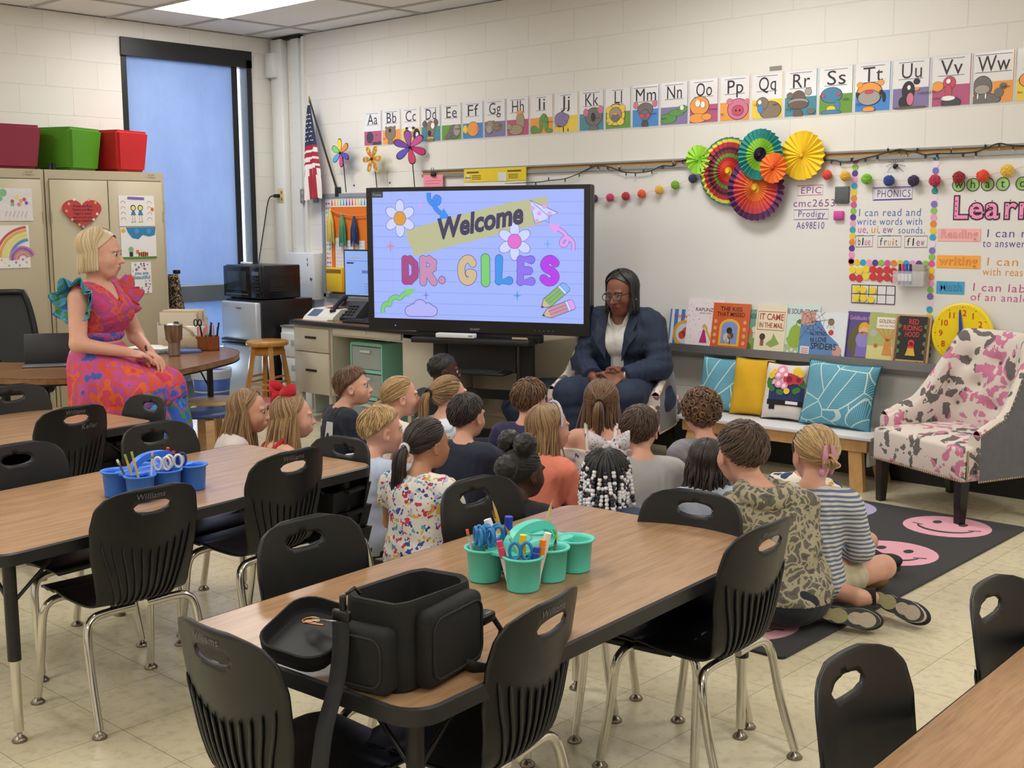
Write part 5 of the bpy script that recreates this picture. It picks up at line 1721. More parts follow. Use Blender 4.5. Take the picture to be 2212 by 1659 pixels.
t = thing('laminator','white and purple laminator lying at the desk corner','laminator',(1.56,-.42,DZ+.001),R(8))
MB().rbox((0,0,.018),(.36,.15,.034),.010).build('base',mat('lam_purple','#4d2f68',.4),t)
MB().rbox((0,.0,.050),(.36,.14,.034),.012).build('cover',mat('lam_white','#dadadd',.35),t)
t = thing('desk_printer','low white label printer with dark display at desk edge','printer',(1.56,-.70,DZ+.001),R(6))
b = MB()
b.add([(x,y,z)for x in(-.15,.15)for y,z in((-.16,0),(-.14,.025),(-.06,.075),(.13,.085),(.13,0))],[(0,1,6,5),(1,2,7,6),(2,3,8,7),(3,4,9,8),(4,3,2,1,0),(5,6,7,8,9),(0,5,9,4)])
b.build('body',mat('printer_white','#d5d2cc',.4),t)
MB().add([(-.12,-.139,.028),(-.02,-.139,.028),(-.02,-.066,.073),(-.12,-.066,.073)],[(0,1,2,3)]).build('display',mat('printer_display','#4a5a70',.15),t)
MB().box((.02,.03,.088),(.16,.10,.004)).build('sticky_notes',mat('sticky_salmon','#e89080',.8),t)
t = thing('desk_phone','black desk telephone with handset beside the monitor','telephone',(1.70,-.66,DZ+.001),R(20))
b = MB()
b.add([(x,y,z)for x in(-.11,.11)for y,z in((-.10,0),(-.10,.02),(.09,.13),(.11,.11),(.09,0))],[(0,1,6,5),(1,2,7,6),(2,3,8,7),(3,4,9,8),(4,3,2,1,0),(5,6,7,8,9)])
b.build('base',blackpl,t)
MB().tube(smooth_path([(-.075,-.10,.06),(-.08,-.07,.085),(-.08,.06,.150),(-.075,.09,.150)],4),[.024]*3+[.017]*7+[.024]*3,10).build('handset',blackpl,t)
b = MB()
for i in range(3):
 for j in range(4):
  yy = -.07+.032*j
  b.box((.0+.03*i,yy,.042+(yy+.07)*.58),(.018,.018,.008))
b.build('keypad',mat('phone_keys','#3a3c40',.4),t)
t = thing('computer_monitor','black framed monitor showing a document half behind the touchscreen','monitor',(1.755,-.46,DZ+.001),R(8))
MB().rbox((0,0,.33),(.56,.03,.35),.006).build('bezel',blackpl,t)
scr = mat('document_screen','#7f9fe0',.4,emit=.55)
MB().rect(-.268,.166,.268,.494,-.017,0,0).rect(-.25,.42,.25,.423,-.018,0,1).rect(-.25,.40,-.18,.41,-.018,0,2).rect(-.1,.33,.05,.352,-.018,0,1).rect(-.22,.445,-.10,.452,-.018,0,3).rect(-.08,.25,.04,.253,-.018,0,1).rect(-.08,.23,.02,.233,-.018,0,1).rect(-.08,.21,.04,.213,-.018,0,1).rect(-.08,.19,.0,.193,-.018,0,1).build('screen',[scr,mat('doc_line','#5574c4',.4,emit=.35),mat('doc_dark','#26304a',.4),mat('doc_tan','#b3b79a',.4,emit=.3)],t)
MB().cyl((0,.03,.01),(0,.03,.2),.025,n=12).lathe([(0,0),(.10,0),(.10,.008),(.02,.014)],20).build('stand',blackpl,t)
t = thing('computer_keyboard','black computer keyboard lying on the desk front','keyboard',(2.10,-.80,DZ+.001),R(4))
MB().rbox((0,0,.010),(.42,.14,.018),.005).build('base',blackpl,t)
b = MB()
for i in range(15):
 for j in range(5):
  b.box((-.19+.027*i,-.05+.025*j,.021),(.021,.019,.005))
b.build('keys',mat('key_black','#1f2023',.5),t)
MB().rbox((0,0,.008),(.28,.16,.016),.005).rbox((.0,-.01,.02),(.24,.12,.008),.003).build('closed_laptop',blackpl,None,'closed black laptop lying behind the keyboard on the desk','laptop',loc=(2.02,-.62,DZ+.001),rz=R(12))
MB().ball((0,0,.006),(.035,.022,.006)).build('soap_dish',mat('lime_trinket','#9dbb5c',.4),None,'flat lime green trinket beside the label printer','trinket',loc=(1.70,-.83,DZ+.001))

t = thing('wastebasket','blue wastebasket with pale liner under the kidney table','wastebasket',(.86,-1.30,0))
MB().lathe([(0,.005),(.11,0),(.145,.36),(.138,.36),(.105,.01),(0,.01)],22).build('bin',mat('bin_blue','#3d5da8',.4),t)
MB().lathe([(.147,.30),(.152,.355),(.150,.372),(.138,.368),(.130,.2)],22).build('liner',mat('bin_liner','#c3ced6',.35,alpha=.8,bump=(20,.5)),t)
t = thing('camo_vest','patterned black and tan jacket hanging at the heart cabinet side','jacket',(.36,-1.30,.62))
b = MB()
b.grid(lambda u,v:(.04+.10*math.sin(PI*u)*(.6+.4*(1-v)),-.05+.16*u*(1-.45*v),.44*v),10,14,0,.03)
b.build('cloth',patched('camo_brown',['#1a1614','#8a7350','#241e1a','#a38a62','#15120f'],26,[0,.42,.5,.6,.66],.9),t)
MB().rbox((.02,.04,.455),(.05,.04,.03),.006).build('hanger_hook',blackpl,t)
# ================================================================== touchscreen on its rolling stand
def glow(name,c,s=1.0):
 if name in MATS:
  return MATS[name]
 m = bpy.data.materials.new(name)
 m.use_nodes = True
 nt, N, L = nodes(m)
 p = N['Principled BSDF']
 p.inputs['Base Color'].default_value =(.01,.01,.012,1)
 p.inputs['Roughness'].default_value = .35
 p.inputs['Emission Color'].default_value =(*lin(c),1)
 p.inputs['Emission Strength'].default_value = s
 MATS[name] = m
 return m
SW, SH = 1.43, .804
tv = thing('touchscreen_display','large black framed touchscreen showing a lined paper welcome slide','touchscreen',(3.30,-.968,1.239),R(20.2))
b = MB()
b.rbox((0,.045,-.025),(SW+.08,.075,SH+.105),.012)
b.build('housing',mat('tv_black','#0b0b0d',.35),tv)
b = MB()
for x0, z0, x1, z1 in((-SW/2-.04,SH/2,SW/2+.04,SH/2+.025),(-SW/2-.04,-SH/2-.075,SW/2+.04,-SH/2),(-SW/2-.04,-SH/2,-SW/2,SH/2),(SW/2,-SH/2,SW/2+.04,SH/2)):
 b.rect(x0,z0,x1,z1,-.006,.02,0)
bz = b.build('bezel',mat('tv_bezel','#121214',.3),tv)
b = MB()
b.text('SHARP',-.035,-.463,.022,-.0075,0,.01).disc(-.56,-.447,.005,-.0075,0,1,10)
for q in range(5):
 b.disc(.40+.03*q,-.452,.005,-.0075,0,2,8)
b.build('bezel_marks',[mat('mark_grey','#9a9a9c',.5),glow('standby_led','#3f6cff',1.5),mat('mark_dim','#55575c',.5)],bz)
cols = dict(bg='#a2b5fb',line='#7d97dd',margin='#b79fe6',tape='#b9bb92',ink='#3f3a5c',white='#ccd4ff',orange='#d99a3c',pink='#e06fd0',blue='#3a8df2',green='#79cf72',purple='#9a78ee',rose='#a84a86',dusty='#c48fb4',tan='#d0b892',pgreen='#84b763',sky='#3d94ea',violet='#8d72ee',magenta='#b944e8',outline='#57509a',pinkl='#dca0ee',pcoral='#c8929e',wood='#cfb68e',lav='#b3b4f6',bluel='#7fb4f6',skyl='#6fa9f4',dark='#3a3d3a',grayt='#8fa4c8')
ck = list(cols)
cm_ =[glow('slide_'+k,cols[k],1.0)for k in ck]
def U(zx,zy):
 u =(zx-640)/1450
 v =(zy-740+(zx-640)*.0138)/(865+(zx-640)*.038)
 return((u-.5)*SW,(.5-v)*SH)
sl_ = MB()
lay =[0]
def yl():
 lay[0] += 1
 return-.001-.00004*lay[0]
def poly(pts,c):
 sl_.plate([U(*p)for p in pts],yl(),0,ck.index(c))
def stroke(pts,w,c,closed=False):
 sl_.stroke([U(*p)for p in pts],w,yl(),ck.index(c),closed)
sl_.rect(-SW/2,-SH/2,SW/2,SH/2,-.001,0,0)
for k in range(11):
 z = SH/2-.075-.070*k
 sl_.rect(-SW/2,z,SW/2,z+.0022,yl(),0,ck.index('line'))
sl_.rect(-.575,-SH/2,-.572,SH/2,yl(),0,ck.index('margin'))
poly([(878,1005),(1000,968),(1200,915),(1400,862),(1600,812),(1850,770),(1856,830),(1848,862),(1815,955),(1600,1008),(1400,1060),(1200,1110),(935,1180),(930,1130),(905,1105),(890,1050)],'tape')
def flower(cx,cy,cc,r=42,d=66,pr=45):
 for q in range(6):
  a = R(90+60*q)
  px, py = cx+d*math.cos(a), cy-d*1.15*math.sin(a)
  for g, c in((1.0,'outline'),(.93,'white')):
   poly([(px+(pr*.72*g*math.cos(t)*math.sin(a)+pr*g*1.1*math.sin(t)*math.cos(a)),py-(-pr*.72*g*math.cos(t)*math.cos(a)+pr*g*1.1*math.sin(t)*math.sin(a))*1.1)for t in[2*PI*k/22 for k in range(22)]],c)
 poly([(cx+(r+3)*math.cos(t),cy-(r+3)*1.1*math.sin(t))for t in[2*PI*k/24 for k in range(24)]],'outline')
 poly([(cx+r*math.cos(t),cy-r*1.1*math.sin(t))for t in[2*PI*k/24 for k in range(24)]],cc)
flower(840,920,'orange')
flower(1636,1075,'pink',44,68,46)
for x, y, c, r in((990,830,'pinkl',38),(768,1110,'dusty',52),(1855,1092,'skyl',40),(1020,1447,'violet',36),(1653,1447,'sky',40)):
 poly([(x+(r*.72 if k%2==0 else r*.17)*math.sin(PI*k/4)*(1 if k%4 else .75),y-(r if k%2==0 else r*.2)*math.cos(PI*k/4))for k in range(8)],c)
def path_(pts,w,c):
 P_ = smooth_path(pts,5)
 stroke(P_,w+.005,'outline')
 stroke(P_,w,c)
path_([(1050,745),(1052,790),(1080,825),(1115,815),(1122,785),(1100,775),(1088,800),(1095,850),(1140,890)],.026,'blue')
poly([(1152,850),(1196,918),(1120,925),(1130,895)],'blue')
path_([(706,1570),(705,1535),(730,1505),(755,1515),(762,1480),(800,1460),(830,1470),(850,1450),(880,1430)],.026,'green')
poly([(862,1402),(948,1405),(888,1465),(880,1440)],'green')
path_([(2020,1135),(2020,1085),(1985,1045),(1950,1065),(1945,1095),(1970,1100),(1985,1060),(1960,1015),(1925,990)],.022,'pinkl')
poly([(1858,958),(1935,952),(1930,985),(1900,1028)],'pinkl')
poly([(1738,795),(1922,880),(1862,905)],'white')
poly([(1738,795),(1862,905),(1835,935),(1772,955)],'white')
stroke([(1738,795),(1922,880),(1862,905),(1865,950),(1835,932),(1772,955)],.004,'outline',True)
stroke([(1738,795),(1862,905)],.003,'outline')
for x, y in((1757,850),(1800,885),(1835,838),(1868,885),(1785,935)):
 poly([(x+15*math.cos(t),y-15*math.sin(t))for t in[2*PI*k/10 for k in range(10)]],'pinkl')
cl =[]
for cx, cy, r, a0, a1 in((905,1560,40,90,260),(1060,1560,38,-80,90),(1028,1525,42,20,100),(975,1510,52,25,150),(920,1530,38,80,170)):
 cl.append((cx,cy,r,a0,a1))
cp_ = arc(905,-1557,38,110,270,8)+arc(1062,-1557,38,-90,80,8)+arc(1030,-1535,36,45,100,5)+arc(975,-1525,48,20,160,8)+arc(925,-1540,32,80,150,5)
cp_ =[(x,-y)for x,y in cp_]
poly(cp_,'lav')
stroke(cp_,.004,'outline',True)
def pencil_(x0,y0,x1,y1,body,er):
 d = Vector((x1-x0,y1-y0))
 L_ = d.length
 d.normalize()
 n_ = Vector((-d.y,d.x))
 P2 = lambda a, b_:(x0+d.x*L_*a+n_.x*b_,y0+d.y*L_*a+n_.y*b_)
 poly([P2(-.015,0),P2(.22,38),P2(.80,38),P2(.95,38),P2(1.0,22),P2(1.0,-22),P2(.95,-38),P2(.22,-38)],'outline')
 poly([P2(.02,0),P2(.22,33),P2(.22,-33)],'wood')
 poly([P2(.0,0),P2(.07,11),P2(.07,-11)],'ink')
 poly([P2(.22,34),P2(.76,34),P2(.76,-34),P2(.22,-34)],body)
 poly([P2(.77,34),P2(.84,34),P2(.84,-34),P2(.77,-34)],'white')
 poly([P2(.85,34),P2(.95,34),P2(.99,20),P2(.99,-20),P2(.95,-34),P2(.85,-34)],er)
 for q in(-11,11):
  stroke([P2(.22,q),P2(.76,q)],.0025,'outline')
pencil_(1813,1530,1985,1375,'pgreen','bluel')
pencil_(1820,1585,2030,1500,'pcoral','pinkl')
# lettering
def word(s,zx0,zy0,zx1,zy1,cap,c,bold,shear=0.0):
 a, b_ = U(zx0,zy0), U(zx1,zy1)
 V, F = glyphs(s,bold,shear,'LEFT',1.0)
 size = cap/.72
 w_ = math.dist(a,b_)
 sl_.text(s,a[0],a[1],size,yl(),ck.index(c),bold,shear,sx=w_/(V[:,0].max()*size),rot=math.atan2(b_[1]-a[1],b_[0]-a[0]))
word('Welcome',1108,1062,1705,945,.125,'ink',.040,.28)
LET = dict(D=[[(.2,.1),(.2,.9),(.5,.9),(.78,.72),(.82,.5),(.78,.28),(.5,.1),(.2,.1)]],R=[[(.2,.05),(.2,.9),(.55,.9),(.8,.78),(.78,.58),(.5,.47),(.25,.47)],[(.45,.46),(.62,.25),(.82,.06)]],G=[[(.80,.76),(.66,.90),(.42,.90),(.2,.72),(.16,.45),(.24,.2),(.48,.08),(.72,.16),(.82,.36),(.60,.40)]],I=[[(.5,.06),(.5,.94)]],L=[[(.25,.94),(.22,.10),(.82,.12)]],E=[[(.82,.90),(.24,.90),(.22,.08),(.84,.10)],[(.24,.49),(.70,.49)]],S=[[(.80,.78),(.6,.91),(.36,.88),(.22,.72),(.34,.57),(.64,.46),(.80,.29),(.66,.11),(.40,.08),(.18,.20)]])
for ch, x0, x1, c in(('D',850,968,'rose'),('R',978,1100,'dusty'),('G',1252,1376,'tan'),('I',1408,1470,'green'),('L',1502,1622,'sky'),('E',1648,1768,'violet'),('S',1806,1932,'magenta')):
 a, b_ = U(x0,1365), U(x1,1182)
 w_, hh = b_[0]-a[0], b_[1]-a[1]
 for g, cc in((.0035,'outline'),(0,c)):
  r_ = .0235+g
  for ln_ in LET[ch]:
   P_ =[(a[0]+p[0]*w_,a[1]+p[1]*hh)for p in ln_]
   if ch in 'GS':
    P_ =[(q[0],q[1])for q in smooth_path([(p[0],p[1],0)for p in P_],5)]
   y_ = yl()
   sl_.stroke(P_,2*r_*(1.0 if ch!='I' else 1.15),y_,ck.index(cc))
   for p in P_:
    sl_.disc(p[0],p[1],r_*(1.0 if ch!='I' else 1.2),y_-.000015,0,ck.index(cc),16)
x, z = U(1136,1342)
sl_.disc(x,z,.026,yl(),0,ck.index('outline')).disc(x,z,.022,yl(),0,ck.index('dusty'))
sl_.rect(-SW/2,SH/2-.037,-SW/2+.08,SH/2,yl(),0,ck.index('dark'))
sl_.text('Freeze',-SW/2+.008,SH/2-.026,.022,yl(),ck.index('grayt'))
sl_.build('screen',cm_,tv)

stn = thing('touchscreen_stand','black wheeled stand with two columns carrying the touchscreen','stand',(3.30,-.968,0),R(20.2))
b = MB()
for s in(-1,1):
 cl_ = MB().box((s*.30,.12,.60),(.085,.05,1.1)).build('column',blackmet,stn)
 ft = MB().rbox((s*.42,.02,.085),(.06,.66,.05),.01).build('foot',blackmet,stn)
 for y in(-.28,.32):
  MB().cyl((s*.42-.02,y,.033),(s*.42+.02,y,.033),.032,n=14).build('caster',blackpl,ft)
MB().box((0,.12,.10),(.86,.06,.06)).box((0,.12,.36),(.6,.03,.06)).build('crossbar',blackmet,stn)
MB().rbox((0,-.03,.715),(.80,.16,.035),.006).rbox((0,.05,.735),(.86,.05,.06),.006).build('tray',blackmet,stn)
lt = MB().rbox((.02,-.02,.515),(.42,.16,.018),.006).box((.02,.06,.60),(.46,.02,.18)).build('media_shelf',mat('shelf_black','#15161a',.5),stn)
kb = MB()
for i in range(14):
 for j in range(4):
  kb.box((-.14+.024*i,-.075+.03*j,.527),(.019,.022,.006))
kb.build('shelf_keyboard',mat('kb_grey','#3f4144',.5),lt)
MB().rbox((0,0,.015),(.26,.055,.028),.005).box((.11,-.0285,.016),(.03,.001,.012),1).build('pen_tray',[mat('tray_white','#e6e6e6',.4),mat('tray_line','#a9a9ac',.5)],None,'white plastic pen tray lying on the touchscreen stand','tray',loc=(3.245,-1.085,.7345),rz=R(20))
MB().cyl((-.05,0,.008),(.05,0,.008),.008,n=10).build('stylus',mat('wood_stick','#a98d6a',.6),None,'tan stylus at right end of the stand tray','stylus',loc=(3.64,-.93,.7335),rz=R(20))
t = thing('cable','black cables looping down behind the touchscreen stand','cable',(3.75,-.60,.7))
MB().tube(smooth_path([(.12,.0,.08),(.02,.1,-.12),(-.10,.12,-.28),(-.30,.1,-.45),(-.45,.1,-.50)],6),.007,6).build('thick_cable',blackpl,t)
MB().tube(smooth_path([(.22,.0,.10),(.18,.1,-.05),(.05,.2,-.2),(-.02,.2,-.26)],6),.004,6).build('thin_cable',blackpl,t)

# navy bean bag under the screen
g_ = MB()
def bean(u,v):
 a = 2*PI*u
 t_ = PI*v
 r_ =(.40+.03*math.sin(3*a+1)*math.sin(t_)+.02*math.sin(9*t_+2*math.sin(a))*math.sin(t_))*math.sin(t_)**.7
 return(r_*math.cos(a)*1.05,r_*math.sin(a)*.75,.22-.22*math.cos(t_)+(.02*math.sin(2*a)if v>.5 else 0))
g_.grid(bean,48,26)
g_.build('bean_bag',mat('beanbag_navy','#172a42',.6,bump=(12,.5)),None,'dark navy bean bag slumped beneath the touchscreen','bean bag',loc=(3.62,-.52,0))

# ================================================================== upholstered armchairs
def damask():
 m = mat('damask','#e0d6cc',.85,bump=(500,.2))
 nt, N, L = nodes(m)
 tc = N.new('ShaderNodeTexCoord')
 nz = N.new('ShaderNodeTexNoise')
 nz.inputs['Scale'].default_value = 9
 nz.inputs['Detail'].default_value = 1
 L.new(tc.outputs['Object'],nz.inputs['Vector'])
 mv = N.new('ShaderNodeMix')
 mv.data_type = 'RGBA'
 mv.blend_type = 'LINEAR_LIGHT'
 mv.inputs[0].default_value = .085
 L.new(tc.outputs['Object'],mv.inputs[6])
 L.new(nz.outputs['Color'],mv.inputs[7])
 w = N.new('ShaderNodeTexVoronoi')
 w.feature = 'SMOOTH_F1'
 w.inputs['Scale'].default_value = 15
 w.inputs['Smoothness'].default_value = .35
 L.new(mv.outputs[2],w.inputs['Vector'])
 n2 = N.new('ShaderNodeTexNoise')
 n2.inputs['Scale'].default_value = 24
 n2.inputs['Distortion'].default_value = 2.2
 L.new(tc.outputs['Object'],n2.inputs['Vector'])
 sb = N.new('ShaderNodeMath')
 sb.operation = 'MULTIPLY_ADD'
 sb.inputs[1].default_value = .5
 L.new(n2.outputs['Fac'],sb.inputs[0])
 L.new(w.outputs['Distance'],sb.inputs[2])
 th = N.new('ShaderNodeMath')
 th.operation = 'LESS_THAN'
 th.inputs[1].default_value = .70
 L.new(sb.outputs[0],th.inputs[0])
 zn = N.new('ShaderNodeTexVoronoi')
 zn.inputs['Scale'].default_value = 6.5
 L.new(mv.outputs[2],zn.inputs['Vector'])
 sp = N.new('ShaderNodeSeparateColor')
 L.new(zn.outputs['Color'],sp.inputs[0])
 gt = N.new('ShaderNodeMath')
 gt.operation = 'GREATER_THAN'
 gt.inputs[1].default_value = .46
 L.new(sp.outputs[0],gt.inputs[0])
 c1 = N.new('ShaderNodeMix')
 c1.data_type = 'RGBA'
 c1.inputs[6].default_value =(*lin('#6e6966'),1)
 c1.inputs[7].default_value =(*lin('#cf7f9f'),1)
 L.new(gt.outputs[0],c1.inputs[0])
 c2 = N.new('ShaderNodeMix')
 c2.data_type = 'RGBA'
 c2.inputs[6].default_value =(*lin('#ded5cb'),1)
 L.new(th.outputs[0],c2.inputs[0])
 L.new(c1.outputs[2],c2.inputs[7])
 L.new(c2.outputs[2],N['Principled BSDF'].inputs['Base Color'])
 return m
DAM = damask()
greyv = mat('grey_velvet','#5d5d63',.85,sheen=.3,bump=(60,.15),var=(30,.08))
ebony = mat('ebony_leg','#120e0d',.35,coat=.2)
brass = mat('nail_brass','#b7a684',.3,.9)
def armchair(label,x,y,rz):
 t = thing('armchair',label,'armchair',(x,y,0),R(rz),'pink and grey damask armchairs')
 b = MB()
 b.rbox((0,-.02,.302),(.655,.56,.17),.022,0,3)
 def cush(u,v):
  x_, y_ =(u-.5)*.64, -.29+.50*v
  e =(1-abs(2*u-1)**6)*(1-abs(2*v-1)**6)
  return(x_,y_,.375+.035*e)
 b.grid(cush,20,16)
 b.build('seat',DAM,t)
 # wrap-around back: u runs from the right arm round to the left arm
 def plan(u):
  a =(u-.5)*2
  if abs(a)>.55:
   k =(abs(a)-.55)/.45
   return(math.copysign(.30+.012*k,a),.09-.32*k)
  w_ = a/.55*PI/2
  return(.30*math.sin(w_),.09+.11*math.cos(w_))
 def top(u):
  a = abs(u-.5)*2
  k = min(1,max(0,(a-.40)/.42))
  k = k*k*(3-2*k)
  return .87-.37*k-.055*max(0,(a-.82)/.18)
 btn =[]
 for r_,(zz,us)in enumerate(((.50,(.34,.5,.66)),(.61,(.26,.42,.58,.74)),(.73,(.36,.5,.64)))):
  btn +=[(u,zz)for u in us]
 def inner(u,v):
  p = plan(u)
  z = .34+(top(u)-.34)*v
  q = plan(min(1,u+.01))
  o = plan(max(0,u-.01))
  n_ = Vector((q[1]-o[1],-(q[0]-o[0]))).normalized()
  ln_ = .06*max(0,z-.38)*(1 if abs(u-.5)<.28 else max(0,1-(abs(u-.5)-.28)/.12))
  d = 0
  for bu, bz_ in btn:
   e =((u-bu)*1.25)**2+(z-bz_)**2
   d += math.exp(-e/.0016)
  bulge = .035*math.sin(PI*min(1,max(0,v)))**.5
  s = bulge-.032*d
  tp = 1-.26*max(0,z-.42)/.45
  return((p[0]+n_.x*s)*tp,p[1]+n_.y*s+ln_,z)
 def outer(u,v):
  p = plan(u)
  z = .22+(top(u)-.22)*v
  q = plan(min(1,u+.01))
  o = plan(max(0,u-.01))
  n_ = Vector((q[1]-o[1],-(q[0]-o[0]))).normalized()
  ln_ = .06*max(0,z-.38)*(1 if abs(u-.5)<.28 else max(0,1-(abs(u-.5)-.28)/.12))
  tp = 1-.26*max(0,z-.42)/.45
  return((p[0]-n_.x*.048)*tp,p[1]-n_.y*.048+ln_,z)
 s0 = Vector(inner(.5,.5))-Vector(outer(.5,.5))
 b = MB()
 b.grid(inner,64,30)
 nu = 64
 vs, fs =[],[]
 for i in range(nu+1):
  a, c_ = Vector(inner(i/nu,1)), Vector(outer(i/nu,1))
  m_ =(a+c_)/2+Vector((0,0,.022))
  vs +=[tuple(a),tuple(a*.75+c_*.25+Vector((0,0,.016))),tuple(m_),tuple(a*.25+c_*.75+Vector((0,0,.014))),tuple(c_)]
 for i in range(nu):
  for j in range(4):
   fs.append((5*i+j,5*i+j+1,5*i+j+6,5*i+j+5))
 b.add(vs,fs,0,True)
 for e in(0,1):
  col_ =[inner(e,k/10)for k in range(11)]+[outer(e,1-k/10)for k in range(11)]
  b.add(col_,[tuple(range(22))if e else tuple(range(22))[::-1]],0)
 bk_ = b.build('backrest',DAM,t)
 MB().grid(outer,64,12).build('outer_shell',greyv,t)
 b = MB()
 for bu, bz_ in btn:
  k =(bz_-.34)/(top(bu)-.34)
  b.ball(inner(bu,k),.011,0,8,6)
 b.build('button',mat('button_grey','#6e6966',.8),bk_)
 b = MB()
 for e in range(0,101):
  u = e/100
  for v in(.985,.015):
   p = outer(u,v)
   b.ball(p,.0058,0,6,4)
 for k in range(24):
  for s in(-1,1):
   b.ball((s*.333,-.275,.232+.006*k),.0055,0,6,4)
 for k in range(44):
  b.ball((-.32+.0149*k,-.302,.225),.0052,0,6,4)
 o = b.build('nailheads',brass,t)
 o['kind'] = 'stuff'
 for sx in(-1,1):
  for y0, y1 in((-.26,-.265),(.16,.20)):
   lg = MB()
   a_, w0, w1 = sx*.285, .026, .018
   vs =[(a_+i*w1,y1+j*w1,0)for j in(-1,1)for i in(-1,1)]+[(a_+i*w0,y0+j*w0,.235)for j in(-1,1)for i in(-1,1)]
   lg.add(vs,[(0,2,3,1),(4,5,7,6),(0,1,5,4),(2,6,7,3),(0,4,6,2),(1,3,7,5)]).build('leg',ebony,t)
 return t
armchair('pink and grey damask armchair standing empty at the right edge on the rug',6.165,-.385,-25.5)
armchair('pink and grey damask armchair the seated woman in navy suit sits on',4.10,-.56,16)

# ================================================================== white topped bench and pillows
bn = thing('bench','low white topped bench on raw wood legs holding four pillows','bench',(5.06,-.245,0),R(2))
MB().rbox((0,0,.289),(1.22,.34,.022),.004).build('top',mat('bench_white','#e3e4e6',.45,var=(9,.03)),bn)
pine = wood('raw_pine','#c49a62','#a87f4c',(6,6,2.2),.6,.5)
MB().box((0,-.135,.245),(1.16,.036,.065)).box((0,.135,.245),(1.16,.036,.065)).build('rail',pine,bn)
for sx in(-1,1):
 for sy in(-1,1):
  a, c_ =(sx*.50,sy*.115,.27),(sx*.545,sy*.165,.0)
  vs =[(p[0]+i*.038,p[1]+j*.019,p[2])for p in(c_,a)for j in(-1,1)for i in(-1,1)]
  MB().add(vs,[(0,2,3,1),(4,5,7,6),(0,1,5,4),(2,6,7,3),(0,4,6,2),(1,3,7,5)]).build('leg',pine,bn)
MB().box((.565,.02,.20),(.014,.24,.15)).build('end_panel',mat('bench_panel','#d5d8dc',.5),bn)

def leaf_mat():
 m = mat('leaf_print','#3f98b4',.85,bump=(400,.2))
 nt, N, L = nodes(m)
 tc = N.new('ShaderNodeTexCoord')
 v = N.new('ShaderNodeTexVoronoi')
 v.inputs['Scale'].default_value = 5.2
 v.inputs['Randomness'].default_value = .8
 L.new(tc.outputs['Object'],v.inputs['Vector'])
 sb = N.new('ShaderNodeVectorMath')
 sb.operation = 'SUBTRACT'
 L.new(tc.outputs['Object'],sb.inputs[0])
 L.new(v.outputs['Position'],sb.inputs[1])
 sc_ = N.new('ShaderNodeSeparateColor')
 L.new(v.outputs['Color'],sc_.inputs[0])
 an = N.new('ShaderNodeMath')
 an.operation = 'MULTIPLY_ADD'
 an.inputs[1].default_value = 2.2
 an.inputs[2].default_value = -1.1
 L.new(sc_.outputs[0],an.inputs[0])
 rt = N.new('ShaderNodeVectorRotate')
 rt.rotation_type = 'Y_AXIS'
 L.new(sb.outputs[0],rt.inputs['Vector'])
 L.new(an.outputs[0],rt.inputs['Angle'])
 xy = N.new('ShaderNodeSeparateXYZ')
 L.new(rt.outputs[0],xy.inputs[0])
 ab = N.new('ShaderNodeMath')
 ab.operation = 'ABSOLUTE'
 L.new(xy.outputs['X'],ab.inputs[0])
 ph = N.new('ShaderNodeMath')
 ph.operation = 'MULTIPLY_ADD'
 ph.inputs[1].default_value = -.75
 L.new(ab.outputs[0],ph.inputs[0])
 L.new(xy.outputs['Z'],ph.inputs[2])
 fr_ = N.new('ShaderNodeMath')
 fr_.operation = 'MULTIPLY'
 fr_.inputs[1].default_value = 88
 L.new(ph.outputs[0],fr_.inputs[0])
 fc = N.new('ShaderNodeMath')
 fc.operation = 'FRACT'
 L.new(fr_.outputs[0],fc.inputs[0])
 l1 = N.new('ShaderNodeMath')
 l1.operation = 'LESS_THAN'
 l1.inputs[1].default_value = .28
 L.new(fc.outputs[0],l1.inputs[0])
 l2 = N.new('ShaderNodeMath')
 l2.operation = 'LESS_THAN'
 l2.inputs[1].default_value = .003
 L.new(ab.outputs[0],l2.inputs[0])
 e = N.new('ShaderNodeTexVoronoi')
 e.feature = 'DISTANCE_TO_EDGE'
 e.inputs['Scale'].default_value = 5.2
 e.inputs['Randomness'].default_value = .8
 L.new(tc.outputs['Object'],e.inputs['Vector'])
 l3 = N.new('ShaderNodeMath')
 l3.operation = 'LESS_THAN'
 l3.inputs[1].default_value = .016
 L.new(e.outputs['Distance'],l3.inputs[0])
 m1 = N.new('ShaderNodeMath')
 m1.operation = 'MAXIMUM'
 L.new(l2.outputs[0],m1.inputs[0])
 L.new(l3.outputs[0],m1.inputs[1])
 ml = N.new('ShaderNodeMath')
 ml.operation = 'MULTIPLY'
 ml.inputs[1].default_value = .62
 L.new(l1.outputs[0],ml.inputs[0])
 m2 = N.new('ShaderNodeMath')
 m2.operation = 'MAXIMUM'
 L.new(m1.outputs[0],m2.inputs[0])
 L.new(ml.outputs[0],m2.inputs[1])
 mx = N.new('ShaderNodeMix')
 mx.data_type = 'RGBA'
 mx.inputs[6].default_value =(*lin('#3a94b2'),1)
 mx.inputs[7].default_value =(*lin('#c6e0dc'),1)
 L.new(m2.outputs[0],mx.inputs[0])
 L.new(mx.outputs[2],N['Principled BSDF'].inputs['Base Color'])
 return m
LEAF = leaf_mat()
